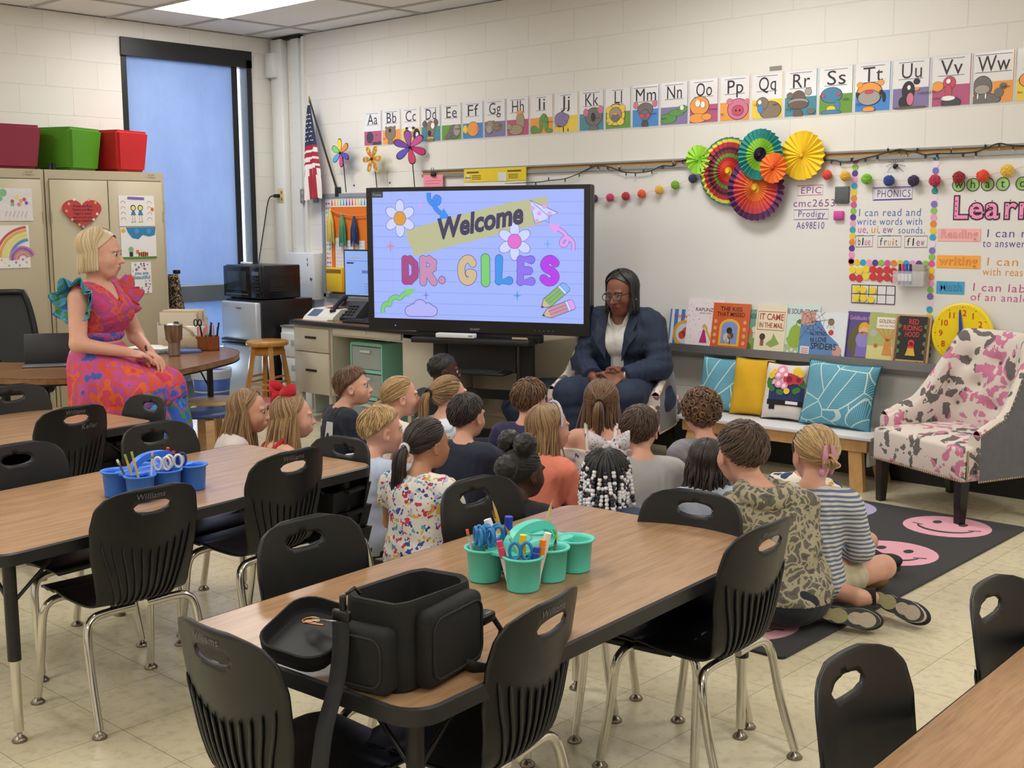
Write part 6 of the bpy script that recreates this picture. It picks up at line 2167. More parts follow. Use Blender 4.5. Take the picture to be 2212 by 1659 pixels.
def pillow(label,x,y,z,w_,h_,m,pipe,rx,rz,ry=0,thick=.065,deco=None):
 t = thing('throw_pillow',label,'pillow',(x,y,z),0,'throw pillows along the bench')
 t.rotation_euler =(R(rx),R(ry),R(rz))
 def pt(u,v,s):
  a, c_ = 2*u-1, 2*v-1
  pin = 1-.07*(1-abs(a)**2.0)*(abs(c_)**3)
  pin2 = 1-.07*(1-abs(c_)**2.0)*(abs(a)**3)
  return(a*w_/2*pin2,s*thick*((1-a**4)*(1-c_**4))**.55*(1+.06*math.sin(9*u+7*v)),h_/2+c_*h_/2*pin)
 b = MB()
 b.grid(lambda u,v:pt(u,v,-1),26,26)
 b.grid(lambda u,v:pt(1-u,v,1),26,26)
 cv = b.build('cover',m,t)
 n_ = 20
 rim =[pt(i/n_,0,0)for i in range(n_)]+[pt(1,i/n_,0)for i in range(n_)]+[pt(1-i/n_,1,0)for i in range(n_)]+[pt(0,1-i/n_,0)for i in range(n_)]
 MB().tube(rim,.0048,6,closed=True).build('piping',pipe,cv)
 if deco:
  sy = lambda X, Z_:pt(X/w_+.5,Z_/h_,-1)[1]-.0025
  deco(cv,sy,w_,h_)
def truck(cv,sy,w_,h_):
 mats_ =[mat('pl_'+k,c,.85)for k,c in dict(navy='#27355e',black='#17171c',pink='#e58fb0',red='#c62f45',yellow='#e2c23c',green='#3f7a3c',white='#e8dfe0',dk='#7a1f38').items()]
 b = MB()
 def patch(x0,z0,x1,z1,m,lift=0,r=.0,n_=12):
  vs =[(x0+(x1-x0)*i/n_*1.0,0,z0+(z1-z0)*j/n_)for j in range(n_+1)for i in range(n_+1)]
  def ok(i,j):
   if not r:
    return True
   u, v =(i+.5)/n_*2-1,(j+.5)/n_*2-1
   return not(v>.2 and abs(u)**3+max(0,(v-.2)/.8)**3>1)
  vs =[(a,sy(a,c_)-lift,c_)for a,_,c_ in vs]
  fs =[(j*(n_+1)+i,j*(n_+1)+i+1,(j+1)*(n_+1)+i+1,(j+1)*(n_+1)+i)for j in range(n_)for i in range(n_)if ok(i,j)]
  b.add(vs,fs,m,True)
 def dot(x_,z_,r_,m,lift):
  n_ = 14
  vs =[(x_,sy(x_,z_)-lift,z_)]+[(x_+r_*q*math.cos(2*PI*k/n_),sy(x_+r_*q*math.cos(2*PI*k/n_),z_+r_*q*math.sin(2*PI*k/n_))-lift,z_+r_*q*math.sin(2*PI*k/n_))for q in(.5,1)for k in range(n_)]
  b.add(vs,[(0,1+k,1+(k+1)%n_)for k in range(n_)]+[(1+k,1+n_+k,1+n_+(k+1)%n_,1+(k+1)%n_)for k in range(n_)],m,True)
 patch(-.085,.10,.125,.21,0,0,1)
 patch(-.09,.082,.125,.112,1,.001)
 patch(.03,.09,.10,.108,6,.002)
 patch(-.075,.055,-.04,.085,1,.001)
 rr = random.Random(9)
 for k in range(16):
  a = rr.uniform(0,6.28)
  dot(.01+.10*math.cos(a),.21+.055*math.sin(a),.017,5,.002)
 for k,(x_,z_,r_,m_)in enumerate(((-.02,.285,.030,2),(-.035,.255,.026,2),(.01,.26,.022,2),(.035,.235,.036,3),(.09,.235,.026,3),(.075,.285,.026,4),(.10,.27,.02,4),(-.075,.25,.02,4),(-.025,.205,.025,2),(.01,.195,.022,2),(.03,.165,.018,4),(-.06,.275,.016,4))):
  dot(x_,z_,r_,m_,.003+.0003*k)
  dot(x_,z_,r_*.5,{2:6,3:7,4:4}[m_],.0035+.0003*k)
 b.build('printed_bouquet',mats_,cv)
pillow('teal leaf print pillow leftmost on the bench',4.57,-.165,.302,.285,.33,LEAF,mat('pipe_teal','#2f7f8e',.8),-14,4,thick=.06)
pillow('plain yellow pillow between teal and white pillows',4.80,-.185,.302,.255,.345,mat('pillow_yellow','#dbab1d',.85,bump=(500,.3),var=(14,.06)),mat('pipe_dark','#8a6f22',.8),-14,6,thick=.06)
pillow('white pillow printed with flowers spilling from a navy truck',5.04,-.205,.302,.285,.335,mat('pillow_white','#ded8d2',.9,bump=(500,.3)),mat('pipe_black','#2a2626',.8),-14,4,deco=truck,thick=.06)
pillow('large teal leaf print pillow rightmost on the bench',5.375,-.235,.302,.425,.37,LEAF,mat('pipe_deep','#22606e',.8),-15,2,2,thick=.075)

# ================================================================== picture books on the marker tray
bk_pal ={}
def book(label,x0,x1,ztop,bg,yoff,deco,extra,tilt=9,spine='#d9d2c4'):
 w_, h_ = x1-x0,(ztop-.657)/math.cos(R(tilt))
 t = thing('picture_book',label,'book',(x0,-.082+yoff,.6565),0,'picture books on the marker tray')
 t.rotation_euler =(R(-tilt),0,0)
 MB().box((w_/2,.005,h_/2),(w_-.004,.006,h_-.005)).build('pages',mat('book_pages','#ded8ca',.8),t)
 b = MB()
 b.box((w_/2,.0006,h_/2),(w_,.0016,h_)).box((w_/2,.0094,h_/2),(w_,.0016,h_)).box((.0008,.005,h_/2),(.0016,.0088,h_))
 deco(b,w_,h_)
 b.build('cover',[mat('bk_'+c,c,.35)for c in[bg]+extra],t)
def T_(b,s,x,z,w,cap,m,y=-.0016,bold=.01):
 V, F = glyphs(s,bold,0,'LEFT',1.0)
 size = cap/.7
 b.text(s,x,z,size,y,m,bold,sx=w/(V[:,0].max()*size))
Y1, Y2, Y3 = -.0008, -.0012, -.0016
def bk1(b,w,h):
 for q in range(5):
  b.rect(.012+.05*q,.0,.034+.05*q,h,Y1,0,1)
 b.disc(w*.5,h*.38,.085,Y2,0,2).disc(w*.5,h*.38,.062,Y3,0,3).disc(w*.56,h*.42,.03,-.002,0,4).disc(w*.44,h*.34,.026,-.002,0,5)
 T_(b,'Cinderella',.03,h*.78,w*.8,.025,4)
def bk2(b,w,h):
 r_ = random.Random(1)
 for q in range(110):
  b.disc(r_.uniform(.008,w-.008),r_.uniform(.01,h-.01),r_.uniform(.002,.004),Y1,0,r_.choice([1,1,2]),6)
 b.rect(w*.18,h*.68,w*.82,h*.88,Y2,0,0)
 T_(b,'RAPUNZEL',w*.22,h*.76,w*.62,.022,4)
 T_(b,'SARAH LUNN',w*.34,h*.71,w*.32,.009,4)
 b.plate([(w*.40,h*.14),(w*.62,h*.14),(w*.53,h*.40),(w*.48,h*.40)],Y3,0,3)
 b.disc(w*.505,h*.46,.014,Y3,0,5)
 b.stroke(smooth_path([(w*.5,h*.5,0),(w*.58,h*.46,0),(w*.6,h*.36,0),(w*.68,h*.28,0),(w*.72,h*.2,0)],5)if False else[(w*.5,h*.5),(w*.57,h*.45),(w*.6,h*.36),(w*.67,h*.28),(w*.72,h*.2)],.014,-.002,6)
def bk3(b,w,h):
 T_(b,'THE KISS',w*.2,h*.84,w*.6,.026,1)
 T_(b,'THAT MISSED',w*.12,h*.73,w*.76,.026,1)
 b.plate([(w*.22,h*.13),(w*.78,h*.13),(w*.78,h*.5)]+[(w*.5+w*.28*math.cos(R(a)),h*.5+h*.18*math.sin(R(a)))for a in range(15,180,15)]+[(w*.22,h*.5)],Y1,0,2)
 b.plate([(w*.28,h*.17),(w*.72,h*.17),(w*.72,h*.5)]+[(w*.5+w*.22*math.cos(R(a)),h*.5+h*.13*math.sin(R(a)))for a in range(15,180,15)]+[(w*.28,h*.5)],Y2,0,3)
 b.disc(w*.46,h*.30,.028,Y3,0,4).disc(w*.54,h*.34,.022,Y3,0,5).disc(w*.5,h*.44,.02,Y3,0,1).rect(w*.42,h*.17,w*.45,h*.28,Y3,0,4).rect(w*.52,h*.17,w*.55,h*.28,Y3,0,5)
 for q in range(4):
  b.disc(w*.1,h*(.2+.14*q),.012,Y2,0,6).disc(w*.9,h*(.2+.14*q),.012,Y2,0,6)
 T_(b,'Debi Gliori',w*.34,h*.05,w*.34,.012,6)
def bk4(b,w,h):
 T_(b,'CINDERELLA',w*.08,h*.80,w*.84,.028,1)
 b.rect(0,0,w,h*.34,Y1,0,2).disc(w*.25,h*.14,.03,Y2,0,3)
 for q in range(3):
  b.disc(w*(.3+.14*q),h*(.50+.05*(q%2)),.018,Y2,0,4+q).rect(w*(.27+.14*q),h*.36,w*(.33+.14*q),h*.47,Y2,0,4+q)
def bk5(b,w,h):
 b.stroke([(w*.06,h*.50),(w*.94,h*.50),(w*.94,h*.86),(w*.06,h*.86)],.004,Y1,1,True)
 T_(b,'IT CAME',w*.11,h*.70,w*.8,.038,1)
 T_(b,'IN THE MAIL',w*.11,h*.545,w*.8,.030,1)
 b.disc(w*.26,h*.36,.020,Y1,0,2).rect(w*.2,h*.18,w*.32,h*.30,Y1,0,3)
 b.plate([(w*.38,h*.22),(w*.56,h*.16),(w*.84,h*.24),(w*.72,h*.34),(w*.62,h*.44),(w*.58,h*.33)],Y2,0,4)
 T_(b,'Ben Clanton',w*.4,h*.06,w*.4,.011,2)
def bk6(b,w,h):
 T_(b,'THE SOUR GRAPE',w*.06,h*.82,w*.88,.030,1)
 b.rect(0,0,w,h*.24,Y1,0,2).stroke([(w*.14,h*.15),(w*.14,h*.66)],.005,Y2,3).disc(w*.14,h*.69,.012,Y2,0,3)
 b.plate([(w*.44+.052*math.cos(2*PI*q/24)*(1.15 if math.sin(2*PI*q/24)<0 else .85),h*.40+.068*math.sin(2*PI*q/24))for q in range(24)],Y2,0,4)
 b.stroke([(w*.44,h*.62),(w*.46,h*.70)],.005,Y3,3).disc(w*.52,h*.68,.014,Y3,0,5)
 for q in range(9):
  b.disc(w*(.08+.1*q),h*(.10+.04*(q%2)),.010,Y2,0,6)
def bk7(b,w,h):
 b.plate([(0,0),(w,0),(w*.86,h*.35),(w*.60,h*.55),(w*.42,h*.8),(0,h*.86)],Y1,0,1)
 b.plate([(0,h*.7),(w*.3,h*.72),(w*.32,h),(0,h)],Y2,0,2)
 c0 =(w*.26,h*.78)
 for q in range(8):
  a = R(45*q+10)
  b.stroke([c0,(min(max(c0[0]+.13*math.cos(a),0),w),min(max(c0[1]+.13*math.sin(a),0),h))],.002,-.0018,3)
 for r_ in(.025,.05,.075):
  b.stroke([(min(max(c0[0]+r_*math.cos(R(45*q+10)),0),w),min(max(c0[1]+r_*math.sin(R(45*q+10)),0),h))for q in range(8)],.0015,-.0018,3,True)
 b.disc(w*.66,h*.80,.020,Y3,0,4).disc(w*.68,h*.58,.016,Y3,0,5)
 for q in range(3):
  b.stroke([(w*(.62+.03*q),h*.78),(w*(.58+.08*q),h*.66)],.002,Y3,3)
 T_(b,'I\'m TRYING',w*.22,h*.50,w*.36,.024,3,-.002)
 T_(b,'to LOVE',w*.24,h*.37,w*.36,.028,3,-.002)
 T_(b,'SPIDERS',w*.26,h*.22,w*.56,.036,3,-.002)
 b.rect(w*.04,h*.06,w*.24,h*.26,-.002,0,0)
 for q in range(4):
  b.rect(w*.06,h*(.09+.04*q),w*.22,h*(.105+.04*q),-.0022,0,5)
 b.disc(w*.84,h*.2,.03,Y2,0,2)
def bk8(b,w,h):
 T_(b,'Goldilocks Returns',w*.05,h*.84,w*.9,.022,1)
 b.disc(w*.5,h*.42,w*.43,Y1,0,2,rz=h*.38)
 b.disc(w*.5,h*.66,.034,Y2,0,3,rz=.04).disc(w*.5,h*.62,.024,Y3,0,4).plate([(w*.3,h*.12),(w*.7,h*.12),(w*.66,h*.5),(w*.34,h*.5)],Y2,0,5).disc(w*.5,h*.46,.045,Y3,0,6)
 T_(b,'Lisa Campbell',w*.2,h*.04,w*.6,.012,1)
def bk9(b,w,h):
 b.rect(0,0,w,h*.36,Y1,0,1).plate([(w*.44,h*.18),(w*.72,h*.18),(w*.64,h*.5),(w*.5,h*.5)],Y2,0,2)
 for q in range(5):
  b.stroke([(w*.57,h*.46),(w*(.2+.18*q),h*.72)],.008,Y2,2)
 b.rect(w*.22,h*.70,w*.96,h*.92,Y3,0,3)
 T_(b,'GOLDILOCKS',w*.28,h*.81,w*.64,.020,4,-.002)
 T_(b,'AND THE THREE BEARS',w*.3,h*.735,w*.6,.010,5,-.002)
 b.disc(w*.16,h*.6,.020,Y3,0,6).disc(w*.25,h*.36,.012,Y3,0,5).disc(w*.85,h*.44,.016,Y3,0,7)
 T_(b,'JAMES MARSHALL',w*.3,h*.05,w*.6,.012,4,-.002)
def bk10(b,w,h):
 b.rect(w*.10,h*.14,w*.90,h*.97,Y1,0,1)
 for x_ in(.08,.92):
  b.stroke([(w*x_,h*.05),(w*x_,h*.95)],.012,Y2,2)
  for q in range(4):
   b.disc(w*(x_+(.05 if x_<.5 else-.05)),h*(.3+.16*q),.012,Y2,0,3)
 T_(b,'RED',w*.38,h*.82,w*.28,.028,4)
 T_(b,'RIDING',w*.24,h*.70,w*.52,.028,4)
 T_(b,'HOOD',w*.30,h*.58,w*.40,.028,4)
 b.disc(w*.5,h*.46,.018,Y2,0,4).plate([(w*.4,h*.34),(w*.6,h*.34),(w*.55,h*.48),(w*.45,h*.48)],Y2,0,4).plate([(w*.36,h*.22),(w*.64,h*.22),(w*.58,h*.36),(w*.42,h*.36)],Y3,0,5)
 T_(b,'Talley',w*.68,h*.04,w*.26,.022,6,-.002)
 T_(b,'Retold and illustrated',w*.3,h*.09,w*.34,.007,6,-.002)
BK =[('blue striped picture book with an orange round picture, leftmost on the tray',4.125,4.36,.898,'#4a7ab8',.010,bk1,['#d8dce2','#d9a53c','#c9d4dc','#c24a5a','#c5502c']),('white speckled picture book with a pink dress figure',4.258,4.52,.968,'#e8dfe4',.004,bk2,['#cf9fc0','#c98a8a','#b8326e','#4a4048','#d8b08c','#d2b052']),('orange picture book with a yellow arch on its cover',4.450,4.708,.952,'#cf5f2c',-.004,bk3,['#3a2a22','#e6b548','#7f95cc','#c9bfae','#6a4a3a','#e0a080']),('green picture book half hidden right of the orange one',4.650,4.86,.921,'#6fa08c',.010,bk4,['#2f5a6a','#7f9a50','#5d6a34','#c9703c','#d9cfc0','#3a3a4a']),('cream picture book with red boxed title and a green creature',4.752,4.955,.955,'#e2dbbd',.004,bk5,['#b23a34','#4a3a30','#8a5a4a','#87a552']),('pale mint picture book with a large green fruit',4.906,5.165,.964,'#c9dfd8',.008,bk6,['#6a5a7a','#a9bf8a','#5a6a5a','#8fb03a','#4a7a34','#d4dcd0']),('white and blue picture book with cobwebs on its cover',5.056,5.345,.930,'#dde3ea',-.006,bk7,['#5a86bc','#c99a8c','#22222a','#8a6a58','#b8402c']),('purple picture book with a yellow haired figure',5.337,5.55,.941,'#5a4a90',.010,bk8,['#c9a0c8','#5f5a3c','#e0a52c','#e0b08c','#7a6ab8','#8f84c8']),('leafy green picture book with an orange tree',5.472,5.68,.940,'#a9b46a',.004,bk9,['#d2cf8a','#d08a44','#e8e2d0','#5a4a34','#b8604a','#b4b4b8','#6f8ec0']),('black covered picture book with red title, rightmost on the tray',5.628,5.832,.940,'#b79a6a',-.005,bk10,['#17171a','#7a5034','#5a7a4a','#d23a34','#d8b03c','#2a2420'])]
for a in BK:
 book(*a)

 # ================================================================== teaching clock
ck_ = thing('teaching_clock','yellow plastic teaching clock with blue and red hands on the tray','clock',(6.012,-.072,.657),R(0))
yel = mat('clock_yellow','#f0d414',.35)
b = MB()
b.tube([(0,.005,.198),(0,-.010,.198),(0,-.014,.198)],[.163,.163,.155],48,0,smooth=False)
b.build('dial',yel,ck_)
MB().plate([(-.118,.0),(.118,.0),(.105,.10),(-.105,.10)],-.004,.02,0).build('base',yel,ck_)
b = MB()
for k in range(1,13):
 a = R(90-30*k)
 b.text(str(k),.112*math.cos(a),.198+.112*math.sin(a)-.016,.045,-.0155,0,.012,align='CENTER')
for k in range(60):
 a = R(6*k)
 b.disc(.142*math.cos(a),.198+.142*math.sin(a),.0016 if k%5 else .0032,-.0152,0,1,6)
b.text('learning',0,.135,.010,-.0155,2,0,align='CENTER').text('clock',0,.125,.010,-.0155,2,0,align='CENTER')
b.build('numerals',[mat('num_red','#c8421c',.5),mat('tick_black','#3a3414',.6),mat('clk_teal','#2f7f6a',.6)],ck_)
def hand_(ang,ln,w0,m,y,name):
 a = R(ang)
 d, n_ =(math.cos(a),math.sin(a)),(-math.sin(a),math.cos(a))
 P_ = lambda s, q:(d[0]*s+n_[0]*q,.198+d[1]*s+n_[1]*q)
 MB().plate([P_(0,w0),P_(0,-w0),P_(ln*.9,-w0*.35),P_(ln,0),P_(ln*.9,w0*.35)],y,.003,0).build(name,m,ck_)
hand_(96,.130,.012,mat('hand_blue','#2442b0',.35),-.022,'minute_hand')
hand_(-62,.098,.010,mat('hand_red','#d03a2c',.35),-.019,'hour_hand')
MB().tube([(0,-.014,.198),(0,-.028,.198)],.017,16).build('hub',mat('hand_blue','#2442b0'),ck_)

# sock monkey toy on the left armchair
t = thing('sock_monkey','grey sock monkey toy with red tuft leaning behind the left armchair','soft toy',(3.90,-.62,.40),R(10))
b = MB()
b.ball((0,0,.10),(.05,.045,.085),0).ball((0,-.01,.20),(.045,.045,.045),0).ball((0,-.045,.185),(.03,.02,.022),1)
b.build('body',[patched('sock_knit',['#8a7b70','#b9aa9a','#7d6f64'],60,rough=.95),mat('sock_white','#ded6cc',.95)],t)
MB().tube([(-.02,-.062,.182),(0,-.066,.177),(.02,-.062,.182)],.006,6).build('mouth',mat('sock_red','#b8202a',.9),t)
b = MB()
rs = random.Random(2)
for k in range(26):
 a, e = rs.uniform(0,6.28), rs.uniform(.1,.9)
 b.cyl((0,0,.235),(.05*math.cos(a)*e,.035*math.sin(a)*e,.275-.02*e),.005,.002,5)
b.build('red_tuft',mat('sock_red','#b8202a'),t)
for s in(-1,1):
 MB().tube([(s*.04,0,.15),(s*.085,-.03,.10),(s*.07,-.06,.05)],[.016,.014,.016],8).build('arm',MATS['sock_knit'],t)
 # ================================================================== organic modelling: distance fields meshed by surface nets
class Field:
 """union of soft primitives sampled on a grid"""
 def __init__(self):
  self.p =[]

 def cap(self,a,b,ra,rb=None,k=.02,flat=False,op='+'):
  self.p.append(('c',np.array(a,float),np.array(b,float),ra,ra if rb is None else rb,k,flat,op))
  return self

 def ell(self,c,r,k=.02,rot=None,op='+'):
  self.p.append(('e',np.array(c,float),np.array(r,float),None if rot is None else np.array(rot,float),0,k,False,op))
  return self

 def chain(self,pts,rs,k=.02):
  for i in range(len(pts)-1):
   self.cap(pts[i],pts[i+1],rs[i],rs[i+1],k)
  return self

 def bounds(self):
  lo, hi = np.full(3,9.), np.full(3,-9.)
  for q in self.p:
   if q[7]!='+':
    continue
   if q[0]=='c':
    m = max(q[3],q[4])
    lo = np.minimum(lo,np.minimum(q[1],q[2])-m)
    hi = np.maximum(hi,np.maximum(q[1],q[2])+m)
   else:
    m = q[2].max()if q[3]is not None else q[2]
    lo = np.minimum(lo,q[1]-m)
    hi = np.maximum(hi,q[1]+m)
  return lo, hi

 def mesh(self,h=.006,off=0.0,noise=None,cut=None,relax=1):
  lo, hi = self.bounds()
  lo = lo-off-3*h
  hi = hi+off+3*h
  n = np.ceil((hi-lo)/h).astype(int)+1
  F = np.full(n,.5,np.float32)
  ax =[lo[i]+h*np.arange(n[i])for i in range(3)]
  for q in self.p:
   k = q[5]
   m = abs(off)+k+3*h
   if q[0]=='c':
    R_ = max(q[3],q[4])
    a, b = np.minimum(q[1],q[2])-R_-m, np.maximum(q[1],q[2])+R_+m
   else:
    R_ = q[2].max()if q[3]is not None else q[2]
    a, b = q[1]-R_-m, q[1]+R_+m
   i0 = np.maximum(((a-lo)/h).astype(int),0)
   i1 = np.minimum(((b-lo)/h).astype(int)+2,n)
   if(i1<=i0).any():
    continue
   X, Y, Z = np.meshgrid(*[ax[i][i0[i]:i1[i]]for i in range(3)],indexing='ij')
   P = np.stack([X,Y,Z],-1)
   if q[0]=='c':
    d = q[2]-q[1]
    L2 = max(d@d,1e-12)
    t =((P-q[1])@d)/L2
    tc = np.clip(t,0,1)
    D = np.linalg.norm(P-q[1]-tc[...,None]*d,axis=-1)-(q[3]+(q[4]-q[3])*tc)
    if q[6]:
     D = np.maximum(D,(t-1)*math.sqrt(L2))
   else:
    w = P-q[1]
    if q[3]is not None:
     w = w@q[3]
    k0 = np.linalg.norm(w/q[2],axis=-1)
    k1 = np.linalg.norm(w/q[2]**2,axis=-1)
    D = k0*(k0-1)/np.maximum(k1,1e-9)
   S_ = F[i0[0]:i1[0],i0[1]:i1[1],i0[2]:i1[2]]
   if q[7]=='+':
    e = np.maximum(k-np.abs(S_-D),0)/k
    S_[...] = np.minimum(S_,D)-e*e*k*.25
   else:
    e = np.maximum(k-np.abs(S_+D),0)/k
    S_[...] = np.maximum(S_,-D)+e*e*k*.25
  F -= off
  if noise or cut:
   X, Y, Z = np.meshgrid(*ax,indexing='ij')
   if noise:
    F += noise(X,Y,Z)
   if cut:
    F = np.maximum(F,cut(X,Y,Z))
  return surface_nets(F,lo,h,relax)

def surface_nets(F,lo,h,relax=1):
 neg = F<0
 c = np.zeros(np.array(F.shape)-1,np.int8)
 for i in(0,1):
  for j in(0,1):
   for k in(0,1):
    c += neg[i:i+c.shape[0],j:j+c.shape[1],k:k+c.shape[2]]
 act =(c>0)&(c<8)
 ids = np.argwhere(act)
 if len(ids)==0:
  return np.zeros((0,3)),[]
 num = np.full(act.shape,-1,np.int64)
 num[act] = np.arange(len(ids))
 off = np.array([(i,j,k)for i in(0,1)for j in(0,1)for k in(0,1)])
 C = np.stack([F[ids[:,0]+o[0],ids[:,1]+o[1],ids[:,2]+o[2]]for o in off],1)
 acc = np.zeros((len(ids),3))
 cnt = np.zeros(len(ids))
 for a in range(8):
  for b in range(a+1,8):
   if np.abs(off[a]-off[b]).sum()==1:
    va, vb = C[:,a], C[:,b]
    x =(va<0)!=(vb<0)
    t = np.where(x,va/np.where(x,va-vb,1),0)
    acc += np.where(x[:,None],off[a]+t[:,None]*(off[b]-off[a]),0)
    cnt += x
 V = lo+h*(ids+acc/cnt[:,None])
 faces =[]
 for ax in range(3):
  u, v =[(1,2),(2,0),(0,1)][ax]
  sl0 =[slice(None)]*3
  sl1 =[slice(None)]*3
  sl0[ax] = slice(0,-1)
  sl1[ax] = slice(1,None)
  ch = neg[tuple(sl0)]!=neg[tuple(sl1)]
  g = np.argwhere(ch)
  ok =(g[:,u]>0)&(g[:,v]>0)&(g[:,u]<F.shape[u]-1)&(g[:,v]<F.shape[v]-1)
  g = g[ok]
  du, dv = np.zeros(3,int), np.zeros(3,int)
  du[u] = 1
  dv[v] = 1
  q =[num[tuple((g-a).T)]for a in(du+dv,dv,0*du,du)]
  q = np.stack(q,1)
  s = neg[tuple(g.T)]
  q[~s] = q[~s][:,::-1]
  faces.append(q)
 Q = np.vstack(faces)
 Q = Q[(Q>=0).all(1)]
 for _ in range(relax):
  A = np.zeros_like(V)
  w = np.zeros(len(V))
  for i in range(4):
   j =(i+1)%4
   np.add.at(A,Q[:,i],V[Q[:,j]])
   np.add.at(A,Q[:,j],V[Q[:,i]])
   np.add.at(w,Q[:,i],1)
   np.add.at(w,Q[:,j],1)
  V = V*.5+.5*A/np.maximum(w,1)[:,None]
 return V, Q

def soft_object(name,VQ,mats,parent=None,pick=None):
 V, Q = VQ
 me = bpy.data.meshes.new(name)
 me.vertices.add(len(V))
 me.vertices.foreach_set('co',np.asarray(V,np.float32).ravel())
 me.loops.add(Q.size)
 me.loops.foreach_set('vertex_index',Q.astype(np.int32).ravel())
 me.polygons.add(len(Q))
 me.polygons.foreach_set('loop_start',np.arange(0,Q.size,4,dtype=np.int32))
 mats = mats if isinstance(mats,list)else[mats]
 for m in mats:
  me.materials.append(m)
 if pick is not None:
  me.polygons.foreach_set('material_index',pick(V[Q].mean(1)).astype(np.int32))
 me.polygons.foreach_set('use_smooth',np.ones(len(Q),bool))
 me.update(calc_edges=True)
 me.validate()
 o = bpy.data.objects.new(name,me)
 COL.objects.link(o)
 if parent is not None:
  o.parent = parent
 return o

 # ------------------------------------------------------------------ head
def rotm(yaw,pitch,roll=0.0):
 return np.array(Matrix.Rotation(yaw,3,'Z')@Matrix.Rotation(pitch,3,'X')@Matrix.Rotation(roll,3,'Y'))

def add_head(f,c,Rm,s=1.0,adult=False,nose=1.0):
 """head prims; the face looks along -y of the head frame"""
 T = lambda p:np.array(c)+Rm@(np.array(p)*s)
 E = lambda p, r, k, op = '+':f.ell(T(p),np.array(r)*s,k*s,Rm,op)
 K_ = lambda a, b, r0, r1, k:f.cap(T(a),T(b),r0*s,r1*s,k*s)
 E((0,.012,.026),(.073,.090,.079),.02)
 E((0,-.022,-.028),(.058,.060,.070),.03)
 if adult:
  E((0,-.040,-.078),(.036,.036,.030),.03)
  K_((-.050,.0,-.045),(-.018,-.045,-.088),.022,.018,.03)
  K_((.050,.0,-.045),(.018,-.045,-.088),.022,.018,.03)
 else:
  E((0,-.042,-.073),(.032,.032,.025),.03)
 for q in(-1,1):
  E((q*.034,-.047,-.032),(.026,.025,.026),.025)
  E((q*.028,-.074,.019),(.024,.010,.008),.012)
  E((q*.029,-.091,.001),(.017,.013,.010),.010,'-')
  E((q*.075,.008,-.010),(.008,.018,.028),.006)
  E((q*.079,.002,-.008),(.006,.010,.016),.005,'-')
  E((q*.0105*nose,-.088,-.033),(.0085*nose,.010,.008),.006)
 n_ = .010 if adult else .0
 K_((0,-.078,.004),(0,-.098-n_*.6,-.030),.0070,.0098*nose,.012)
 E((0,-.0765,-.058),(.024,.014,.018),.014)
 K_((-.014,-.0865,-.0560),(.014,-.0865,-.0560),.0040,.0040,.006)
 K_((-.010,-.0850,-.0650),(.010,-.0850,-.0650),.0048,.0048,.006)
 E((0,-.0945,-.0605),(.020,.006,.0016),.004,'-')
 return T

def face_bits(body,T,Rm,s,iris,brow,closed=.35,lash='#2a1c16'):
 for q in(-1,1):
  e = MB()
  c = T((q*.029,-.0722,.000))
  n_, m_ = 16, 12
  vs, fs =[],[]
  for j in range(m_+1):
   th = PI*j/m_
   for i in range(n_):
    ph = 2*PI*i/n_
    d =(math.sin(th)*math.cos(ph),-math.cos(th),math.sin(th)*math.sin(ph))
    vs.append(tuple(np.array(c)+Rm@(np.array(d)*.0118*s)))
  for j in range(m_):
   k = 2 if j<1 else(1 if j<3 else 0)
   e.add(vs,[(j*n_+i,j*n_+(i+1)%n_,(j+1)*n_+(i+1)%n_,(j+1)*n_+i)for i in range(n_)],k,True)
  e.build('eye',[mat('eye_white','#d9d4cd',.25),mat('iris_'+iris,iris,.2),mat('pupil','#0a0808',.1)],body)
  l = MB()
  pts =[T((q*.029+.0145*math.cos(a),-.0835+.0085*abs(math.cos(a))**2,.0005+(.0085-closed*.006)*math.sin(a)))for a in[PI*(.02+.96*i/10)for i in range(11)]]
  l.tube(pts,.0011*s,5)
  l.build('eyelashes',mat('lash_'+lash,lash,.6),body)
  b = MB()
  b.tube([T((q*(.014+.0035*i),-.0842+.0010*i+.0003*i*i*(i>4),.0175+.0045*math.sin(PI*(i+1)/9)))for i in range(9)],[s*w for w in(.0022,.0028,.003,.003,.0028,.0025,.002,.0015,.0008)],5)
  b.build('eyebrow',mat('brow_'+brow,brow,.8),body)

  # ------------------------------------------------------------------ hair
HC_ = np.array((0,.012,.026))
HR_ = np.array((.0765,.0935,.0825))
KDIR = np.array((0,.30,.954))
E1, E2 = np.array((1.,0,0)), np.array((0,-.954,.30))
def tmax(phi,front=62,side=94,back=120):
 s_ = math.sin(phi)
 return R(side-(side-front)*s_**1.5 if s_>0 else side+(back-side)*(-s_))
def on_head(phi,th,lift=0.0):
 d = math.cos(th)*KDIR+math.sin(th)*(math.cos(phi)*E1+math.sin(phi)*E2)
 p = HC_+d*(HR_+lift)
 if p[2]<-.03:
  p[:2] *= 1-.9*(-.03-p[2])
 return p
def hair_mats(cols):
 return[mat('hair_'+c,c,.42,bump=(260,.25),stretch=(1,1,.12),sheen=.15)for c in cols]

def cap_grid(mb,W,front=62,side=94,back=120,lift=.001,part=None):
 def fn(u,v):
  ph = 2*PI*u
  return W(on_head(ph,v*tmax(ph,front,side,back),lift))
 mb.grid(fn,40,14,0)

